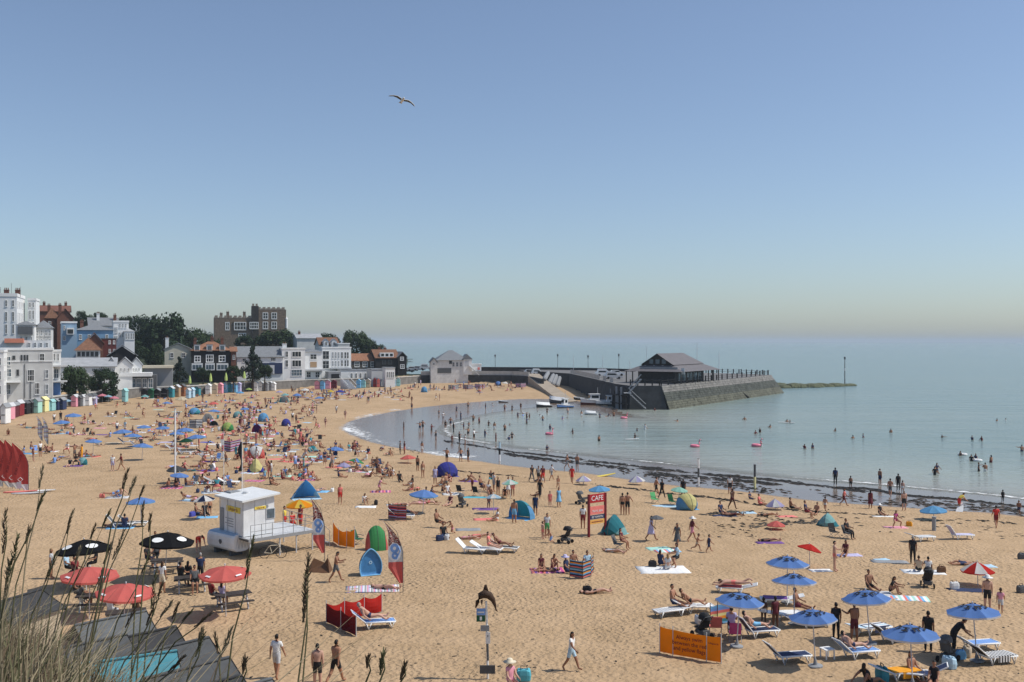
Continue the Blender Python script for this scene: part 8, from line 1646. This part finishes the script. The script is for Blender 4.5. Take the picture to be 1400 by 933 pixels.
# ------------------------------------------------------------------ beach huts at the foot of the cliff, seen from above
FELT = mat('roof_felt', (.085, .088, .09), .95, .18, 2.5, bump=.25); FELT2 = mat('roof_felt_dark', (.05, .05, .052), .95, .2, 2.5, bump=.25); FELT3 = mat('roof_felt_pale', (.13, .137, .14), .95, .15, 2.5, bump=.25); TEALR = mat('roof_teal', (.07, .26, .31), .75, .15, 2)
def near_hut(px, py, w, d, eave, ridge, m, label, rz, wallc='dark_grey'):
 zr = 1.5 + ridge; p = plane(px, py, zr); g = gz(p.x, p.y); zr = g + ridge; p = plane(px, py, zr)
 o = thing('beach_hut', label, 'beach hut', (p.x, p.y, g), rz, 'beach huts below the cliff')   # local x across the row, y towards the sea
 MB().add([(-w / 2, -d / 2, -1), (w / 2, -d / 2, -1), (w / 2, d / 2, -1), (-w / 2, d / 2, -1), (-w / 2, -d / 2, eave), (w / 2, -d / 2, eave), (w / 2, d / 2, eave), (-w / 2, d / 2, eave), (0, -d / 2, ridge - .06), (0, d / 2, ridge - .06)], [(0, 1, 5, 8, 4), (2, 3, 7, 9, 6), (1, 2, 6, 5), (3, 0, 4, 7)]).build('wall', M(wallc), o)
 mb = MB(); e = .14; n = 4
 for s in (-1, 1):
  for k in range(n):                        # overlapping strips of felt
   y0, y1 = -d / 2 - e + (d + 2 * e) * k / n, -d / 2 - e + (d + 2 * e) * (k + 1) / n + .03; lift = .006 * (k % 2)
   a = (s * (w / 2 + e), y0, eave - e * .4 + lift); b = (0, y0, ridge + lift); c = (0, y1, ridge + lift); q = (s * (w / 2 + e), y1, eave - e * .4 + lift)
   dn = Vector((0, 0, -.05)); top = [Vector(t) for t in (a, b, c, q)]; bot = [t + dn for t in top]
   mb.add(top + bot, [(0, 1, 2, 3), (7, 6, 5, 4), (0, 4, 5, 1), (1, 5, 6, 2), (2, 6, 7, 3), (3, 7, 4, 0)] if s < 0 else [(3, 2, 1, 0), (4, 5, 6, 7), (1, 5, 4, 0), (2, 6, 5, 1), (3, 7, 6, 2), (0, 4, 7, 3)])
 mb.build('roof', m, o); MB().box(-.07, .07, -d / 2 - e, d / 2 + e, ridge + .01, ridge + .05).build('ridge_cap', m, o)
 for s in (-1, 1):
  for y in (-d / 2 - e - .02, d / 2 + e): mb = MB(); mb.add([(s * (w / 2 + e), y, eave - .2), (0, y, ridge - .12), (0, y, ridge + .03), (s * (w / 2 + e), y, eave - .03), (s * (w / 2 + e), y + .025, eave - .2), (0, y + .025, ridge - .12), (0, y + .025, ridge + .03), (s * (w / 2 + e), y + .025, eave - .03)], [(0, 1, 2, 3), (7, 6, 5, 4), (3, 2, 6, 7), (0, 4, 5, 1)]); mb.build('bargeboard', M('black'), o)
 for s in (-.45, .45): MB().box(s - .38, s + .38, d / 2 + .002, d / 2 + .04, .05, eave - .15).build('door', M(wallc), o)
RZ = -44
near_hut(152, 846, 2.07, 2.55, 2.0, 2.73, FELT3, 'grey felt roof of the beach hut furthest along the near row', RZ); near_hut(192, 868, 1.89, 2.55, 1.9, 2.53, FELT2, 'dark felt roof second along the near row', RZ); near_hut(236, 884, 2.07, 2.55, 2.0, 2.68, FELT, 'mid grey felt roof above the teal roof', RZ); near_hut(258, 914, 2.16, 2.72, 2.0, 2.68, FELT, 'wide dark grey felt roof below the mid grey one', RZ); near_hut(318, 944, 1.98, 2.55, 1.9, 2.53, FELT3, 'pale grey felt roof corner at the bottom edge', RZ); near_hut(280, 938, 1.71, 2.38, 1.8, 2.38, FELT2, 'nearly black hut roof between two grey ones', RZ)
near_hut(178, 900, 2.25, 2.72, 2.2, 2.93, TEALR, 'bright teal hut roof seen through grass', RZ - 18, 'teal'); near_hut(120, 880, 2.07, 2.55, 2.1, 2.78, FELT, 'grey hut roof mostly hidden by grass', RZ); near_hut(20, 818, 2.34, 2.55, 2.3, 2.88, FELT2, 'beige walled shed with dark roof behind grass at the left edge', RZ + 25, 'beige')
# ------------------------------------------------------------------ cliff-top bank and its dry grass
def bank_z(x, y):
 base = 12.9 - .16 * (y - 2) + .30 * max(0, -x - 1.2) - .10 * max(0, x + .5)
 base += .12 * noise.noise(Vector((x * .8, y * .8, 0)))
 edge = 6.5 + .35 * max(0, -x - 2)
 if y > edge: base -= (y - edge) * 2.4 + (y - edge) ** 2 * .35
 return base
xs = np.linspace(-16, 9, 90); ys = np.linspace(-3, 14.5, 70)
P3 = [(x, y, max(bank_z(x, y), .2)) for y in ys for x in xs]; nx = len(xs)
Q = [(j * nx + i, j * nx + i + 1, (j + 1) * nx + i + 1, (j + 1) * nx + i) for j in range(len(ys) - 1) for i in range(nx - 1)]
big_mesh('cliff_bank', P3, Q, {}, mat('dry_turf', (.085, .065, .038), .95, .4, 5, bump=.6), 'structure')
DRY = [mat('grass_straw', (.30, .245, .15), .8, .25, 3), mat('grass_olive', (.13, .125, .06), .8, .3, 3), mat('grass_brown', (.14, .10, .06), .8, .3, 3)]
def grass():
 r = random.Random(4); mb = MB(); cnt = 0
 def blade(x, y, z, h, lean, az, w, mi):
  d = Vector((math.cos(az), math.sin(az), 0)); s = Vector((-d.y, d.x, 0)) * w; p = Vector((x, y, z)); pts = [p + Vector((0, 0, h * f)) + d * (lean * h * f * f) - Vector((0, 0, .25 * lean * h * f ** 3)) for f in (0, .35, .7, 1)]
  ws = (1, .85, .55, .06); vs = []
  for q, k in zip(pts, ws): vs += [q - s * k, q + s * k]
  mb.add(vs, [(0, 1, 3, 2), (2, 3, 5, 4), (4, 5, 7, 6)], mi)
 while cnt < 8000:
  y = r.uniform(2.4, 9.0); px = r.uniform(-130, 225) if r.random() < .96 else r.uniform(-130, 620); x = (px - CX) / F * y
  z = bank_z(x, y)
  if z < 9.0: continue
  # taller towards the left so the clump falls away to the right as in the photo
  k = max(0, min(1, (205 - px) / 225)); top = 952 - 158 * k ** .9 - 25 * noise.noise(Vector((px * .02, y, 5)))
  ht = (HC - (top - CY) / F * y) - z
  ht *= r.uniform(.45, 1.05)
  if ht < .1: ht = r.uniform(.08, .25)
  if ht > 1.7: continue
  blade(x, y, z - .03, ht, abs(r.gauss(.5, .4)), r.uniform(-3.14, 3.14), r.uniform(.0035, .008), r.choice((0, 0, 0, 1, 1, 2, 2))); cnt += 1
 o = mb.build('grass', DRY); o['kind'] = 'stuff'; tag(o, 'dense dry grass on the cliff edge at the lower left', 'grass')
grass()
def stem(px, py, bx, by, Y, hl, label, thick=1.0, col=2):
 """tall seeding grass: tip pixel, lower pixel, distance"""
 t = at(px, py, Y); b = at(bx, by, Y); zb = bank_z(b.x, Y); k = (b.z - zb) / max(.05, (t.z - b.z)); f = b + (b - t) * k * .6; f.z = zb - .05
 o = thing('grass_stem', label, 'grass stem', f, group='tall grass stems on the cliff edge'); pts = [Vector((0, 0, 0)), (b - f) * .6 + Vector((0, 0, 0)), b - f, (b - f).lerp(t - f, .5) + Vector((.012, 0, 0)), t - f]
 MB().tube(pts, [.0042, .0038, .0032, .0026, .0015], 4).build('stalk', DRY[1] if col else DRY[0], o)
 # seed head: spikelets around the top length of the stem
 r = random.Random(int(px * 3 + py)); mb = MB(); dv = (t - b).normalized(); L = hl / F * Y; n = max(26, int(L * 190))
 for i in range(n):
  q = (t - f) - dv * L * (i / n); w = .012 * thick * math.sin(math.pi * min(1, .12 + .88 * i / n)) ** .7; a = r.uniform(0, 6.28); sd = (dv.orthogonal().normalized() * math.cos(a) + dv.cross(dv.orthogonal().normalized()) * math.sin(a))
  e = q + sd * w + dv * .022; sp = dv.cross(sd) * .0032 * thick
  mb.add([q - sp, q + sp, e + sp * .3, e - sp * .3, q + sd * .004], [(0, 1, 2, 3), (0, 3, 4), (1, 4, 2)])
 mb.build('seed_head', DRY[col], o)
ST = [(422, 762, 408, 930, 3.6, 92, 1.6), (418, 788, 414, 932, 3.8, 60, 1.2), (174, 645, 152, 720, 4.4, 26, 1.0), (184, 656, 160, 716, 4.6, 24, 1.0), (196, 668, 150, 780, 4.8, 18, .8), (60, 676, 20, 770, 4.2, 26, .9), (96, 712, 74, 800, 5, 20, .8), (58, 640, 36, 760, 4.6, 30, .9), (8, 700, 2, 780, 4.2, 60, 1.3), (24, 735, 8, 800, 4.0, 70, 1.5), (40, 722, 22, 800, 4.4, 24, .9), (170, 725, 140, 800, 4.6, 46, 1.1), (152, 745, 118, 830, 5.0, 30, .9), (213, 785, 200, 880, 4.5, 50, 1.2), (222, 800, 190, 880, 4.2, 62, 1.2), (234, 825, 170, 905, 4.4, 26, 1.0), (244, 826, 226, 870, 4.6, 24, .9), (262, 836, 220, 880, 4.8, 20, .8), (288, 840, 240, 878, 4.4, 30, 1.0), (316, 862, 300, 900, 3.8, 34, 1.2), (294, 870, 300, 912, 3.9, 26, 1.0), (278, 868, 256, 930, 3.8, 34, 1.1), (335, 902, 330, 935, 3.6, 22, 1.1), (276, 862, 262, 902, 4.1, 18, .9), (503, 901, 500, 934, 3.2, 14, 1.0), (524, 895, 518, 936, 3.2, 30, 1.3), (553, 910, 546, 936, 3.3, 22, 1.2), (100, 700, 60, 800, 5, 20, .8), (130, 720, 96, 810, 4.8, 20, .8), (150, 700, 90, 820, 5.2, 24, .9), (196, 690, 186, 800, 4.6, 30, .9), (110, 750, 84, 820, 4.6, 24, .9), (205, 760, 160, 850, 4.8, 28, .9), (76, 760, 44, 840, 4.4, 40, 1.1), (186, 830, 150, 900, 4.3, 34, 1.0), (12, 768, 4, 840, 4.0, 50, 1.3), (352, 770, 338, 800, 3.7, 26, .9) if False else (250, 900, 214, 935, 3.8, 30, 1.0), (346, 738, 318, 872, 3.8, 58, 1.2), (206, 705, 196, 790, 4.4, 24, .9), (140, 780, 120, 860, 4.6, 30, 1.0)]
WHR = lambda x: 'at the left frame edge' if x < 50 else 'in the left clump' if x < 115 else 'over the left black parasol' if x < 165 else 'over the blue umbrella' if x < 200 else 'over the coral parasols' if x < 240 else 'over the hut roofs' if x < 340 else 'at the bottom centre'
for i, q in enumerate(ST): stem(*q[:6], '@tall dry grass stem with seed head ' + WHR(q[0]), q[6], (2, 1, 2, 0)[i % 4])
# ------------------------------------------------------------------ gull
def gull():
 p = at(550, 138, 48); o = thing('gull', 'gull gliding alone with spread wings high in the sky', 'bird', p, 20); r_ = random.Random(1)
 mb = MB(); mb.tube([(0, .24, 0), (0, .14, .0), (0, -.02, 0), (0, -.16, .0), (0, -.24, .015), (0, -.29, .0)], [.012, .05, .075, .055, .045, .012], 10, 0)
 mb.add([(-.05, .16, .01), (.05, .16, .01), (.09, .34, .0), (-.09, .34, .0), (0, .16, .03)], [(0, 1, 2, 3), (0, 4, 1), (1, 4, 2), (2, 4, 3), (3, 4, 0)], 0)
 for s in (-1, 1):
  st = [(.03, -.08, .10, .03, .0), (.28, -.10, .09, .08, .02), (.45, -.05, .08, .07, .0), (.62, .02, .12, .02, .0), (.68, .08, .1, -.01, .0)]
  up = []; dn = []
  for x, y0, y1, z, _ in st: up += [(s * x, y0, z + .012), (s * x, y1, z)]; dn += [(s * x, y0, z - .006), (s * x, y1, z - .004)]
  for k in range(4):
   a = k * 2; fs = [up[a], up[a + 1], up[a + 3], up[a + 2]]; gs = [dn[a], dn[a + 1], dn[a + 3], dn[a + 2]]
   mi = 1 if k < 3 else 2
   mb.add(fs if s < 0 else fs[::-1], [(0, 1, 2, 3)], mi); mb.add(gs[::-1] if s < 0 else gs, [(0, 1, 2, 3)], 2); mb.add([up[a], dn[a], dn[a + 2], up[a + 2]], [(0, 1, 2, 3)], 0)
 b = mb.build('body', [M('white'), M('grey'), M('dark_grey')], o, True); b.rotation_euler = (R(-12), R(17), 0)
 MB().tube([(0, -.28, 0), (0, -.34, -.01)], [.012, .004], 6).build('beak', M('yellow'), b)
gull()
# ------------------------------------------------------------------ the distant crowd: beyond the 300 largest figures everyone merges into one mass
def crowd():
 bpy.context.view_layer.update()
 PEOPLE.sort(key=lambda q: q[0].location.y); far = PEOPLE[300:]; del PEOPLE[300:]
 src = [(o.data, o.matrix_world.copy(), [s.material for s in o.material_slots]) for o, *_ in far]
 for o, *_ in far:
  for c in list(o.children): bpy.data.objects.remove(c)
  bpy.data.objects.remove(o)
 r = random.Random(77); kinds = ['trunks', 'bikini', 'suit', 'briefs', 'tee', 'dress']
 for (x0, x1, y0, y1, n) in ((95, 250, 552, 612, 44), (210, 360, 545, 612, 105), (330, 440, 542, 625, 92), (390, 560, 533, 549, 75), (560, 725, 526.5, 536, 55), (225, 440, 612, 664, 60), (440, 540, 608, 655, 26), (20, 130, 585, 640, 16), (620, 860, 566, 606, 14), (560, 780, 655, 705, 16)):
  for _ in range(n):
   x, y = r.uniform(x0, x1), r.uniform(y0, y1); y -= (x - x0) / (x1 - x0) * (8 if y0 < 550 and x1 < 450 else 0)
   ps = r.choice(('sit', 'sit_knees', 'lie', 'sit_back', 'sit', 'lie_prop', 'lie', 'walk', 'lie_front', 'stand', 'sit_cross', 'lie')); p = G(x, y); k = r.choice(kinds); m, _d = outfit(k, r.choice(CW), r.choice(CW), r.choice((0, 1, 1, 2))); m = list(m); m[1] = HAIR[r.randrange(3)]; m[9] = HAIR[0]
   src.append((pose_mesh(ps, r.random() < .0, False, False), Matrix.Translation(p) @ Matrix.Rotation(r.uniform(0, 6.28), 4, 'Z'), m))
 mats = []; mi = {}; V_ = []; L_ = []; T_ = []; I_ = []; off = 0
 for me, mw, ms in src:
  n = len(me.vertices); a = np.empty(n * 3, np.float32); me.vertices.foreach_get('co', a); w = np.array(mw); V_.append(a.reshape(-1, 3) @ w[:3, :3].T + w[:3, 3])
  k = len(me.loops); b = np.empty(k, np.int32); me.loops.foreach_get('vertex_index', b); L_.append(b + off); off += n
  c = np.empty(len(me.polygons), np.int32); me.polygons.foreach_get('loop_total', c); T_.append(c)
  d = np.empty(len(me.polygons), np.int32); me.polygons.foreach_get('material_index', d)
  for m in ms:
   if m not in mi: mi[m] = len(mats); mats.append(m)
  I_.append(np.array([mi[m] for m in ms])[np.minimum(d, len(ms) - 1)])
 V_ = np.vstack(V_); L_ = np.concatenate(L_); T_ = np.concatenate(T_); I_ = np.concatenate(I_)
 me = bpy.data.meshes.new('crowd'); me.vertices.add(len(V_)); me.vertices.foreach_set('co', V_.astype(np.float32).ravel()); me.loops.add(len(L_)); me.loops.foreach_set('vertex_index', L_.astype(np.int32))
 me.polygons.add(len(T_)); me.polygons.foreach_set('loop_start', np.concatenate([[0], np.cumsum(T_)[:-1]]).astype(np.int32)); me.polygons.foreach_set('loop_total', T_.astype(np.int32)); me.polygons.foreach_set('use_smooth', np.ones(len(T_), bool))
 for m in mats: me.materials.append(m)
 me.polygons.foreach_set('material_index', I_.astype(np.int32)); me.update(calc_edges=True)
 o = bpy.data.objects.new('crowd', me); COLL.objects.link(o); o['kind'] = 'stuff'; tag(o, 'distant crowd of bathers and sunbathers along the upper beach', 'crowd')
 print('crowd tris', len(L_) - 2 * len(T_), len(src))
crowd()
# ------------------------------------------------------------------ haze: even thin air over the whole bay and the sea
def haze():
 o = MB().box(-46000, 46000, -300, 32000, -4, 48).build('haze', None); o['kind'] = 'stuff'; o['label'] = 'thin pale sea haze over the bay and horizon'
 m = bpy.data.materials.new('haze_air'); m.use_nodes = True; nt = m.node_tree; nt.nodes.clear(); out = nt.nodes.new('ShaderNodeOutputMaterial'); v = nt.nodes.new('ShaderNodeVolumePrincipled')
 v.inputs['Color'].default_value = (.78, .89, .97, 1); v.inputs['Density'].default_value = 1.4e-4; v.inputs['Anisotropy'].default_value = .0
 nt.links.new(v.outputs[0], out.inputs['Volume']); o.data.materials.clear(); o.data.materials.append(m)
haze()
# ------------------------------------------------------------------ final labels: say where, then single out
LMK = [(60, 570, 'below the pastel huts'), (110, 600, 'by the left blue umbrellas'), (40, 640, 'near the red feather flags'), (110, 635, 'by the small round teal tent'), (180, 598, 'by the overlapping blue umbrellas'), (239, 640, 'near the tall white pole'), (240, 580, 'above the tall white pole'), (265, 582, 'by the navy striped windbreak'), (311, 585, 'by the green tent'), (360, 572, 'by the light blue dome'), (316, 616, 'by the pink striped windbreak'), (350, 640, 'by the banded tent'), (255, 615, 'in the lounger crowd'), (290, 672, 'left of the hut roof'), (418, 680, 'by the sky blue peaked shelter'), (290, 552, 'below the beige and pink huts'), (345, 548, 'below the white huts'), (205, 552, 'below the black huts'), (400, 545, 'below the white seafront house'), (450, 540, 'below the maroon hut'), (500, 540, 'below the square shelters'), (560, 536, 'below the end of the huts'), (630, 532, 'below the boathouse'), (700, 530, 'beside the slipway'), (410, 605, 'by the crowd left of the pool'), (430, 632, 'below the small teal tent'), (485, 640, 'by the rainbow umbrella'), (480, 614, 'by the lone mid blue umbrella'), (165, 715, 'behind the black parasols'), (160, 680, 'among grass stems above the blue umbrella'), (180, 565, 'on open sand below the restaurant'), (640, 660, 'below the indigo tent'), (440, 575, 'on bare sand left of the pool'), (470, 560, 'on bare sand above the pool'), (595, 548, 'on the far wet sand'), (520, 672, 'above the orange windbreak'), (391, 585, 'by the small indigo tent'),
 (575, 590, 'in the left of the pool'), (615, 585, 'in the middle of the pool'), (625, 608, 'at the seaweed by the pool'), (620, 632, 'on the wet rim of the pool'), (650, 585, 'right of the foam curl'), (620, 570, 'at the back of the pool'), (690, 562, 'in the shallows before the slipway'), (740, 570, 'near the small black boat'), (720, 578, 'in the harbour shallows'), (700, 598, 'off the blue groyne post'), (790, 595, 'off the middle shore'), (825, 572, 'before the moored cruiser'), (880, 580, 'at the foot of the pier'), (870, 600, 'by the white surfboard'), (1040, 598, 'by the pink flamingos'), (1040, 580, 'out beyond the flamingos'), (1110, 612, 'right of the flamingos'), (1170, 597, 'far out right of centre'), (1290, 597, 'far out at the right'), (1370, 578, 'farthest out at the right'), (1330, 632, 'by the white ring floats'), (1345, 645, 'in front of the ring floats'), (1280, 648, 'in the pair off the right foam'), (1397, 618, 'at the right frame edge')]
def near_word(px, py): return min(LMK, key=lambda q: abs(q[0] - px) + 2.2 * abs(q[1] - py))[2]
for o, px, py, fixed in PEOPLE:
 if not fixed: o['label'] = o['label'] + ' ' + near_word(px, py)
bpy.context.view_layer.update()
tops = [o for o in SC.objects if o.parent is None and 'label' in o.keys()]
for o in tops:
 if o['label'].startswith('@'):
  l = o['label'][1:]; px, py = to_px(o.location)
  o['label'] = l if o.name.startswith('grass_stem') else l + ' ' + near_word(px, py)
def nth(i, n):
 if n == 2: return ('left one', 'right one')[i]
 return 'leftmost' if i == 0 else 'rightmost' if i == n - 1 else ('', 'second from left', 'third from left', 'fourth from left', 'fifth from left', 'sixth from left', 'seventh from left', 'eighth from left')[i] if i < 8 else ('%d from right' % (n - i))
by = {}
for o in tops: by.setdefault(o['label'], []).append(o)
for l, os_ in by.items():
 if len(os_) > 1:
  os_.sort(key=lambda o: to_px(o.location)[0])
  for i, o in enumerate(os_): o['label'] = l + ', ' + nth(i, len(os_))
for o in tops:
 w = o['label'].split()
 if len(w) > 16: o['label'] = ' '.join(w[:16])
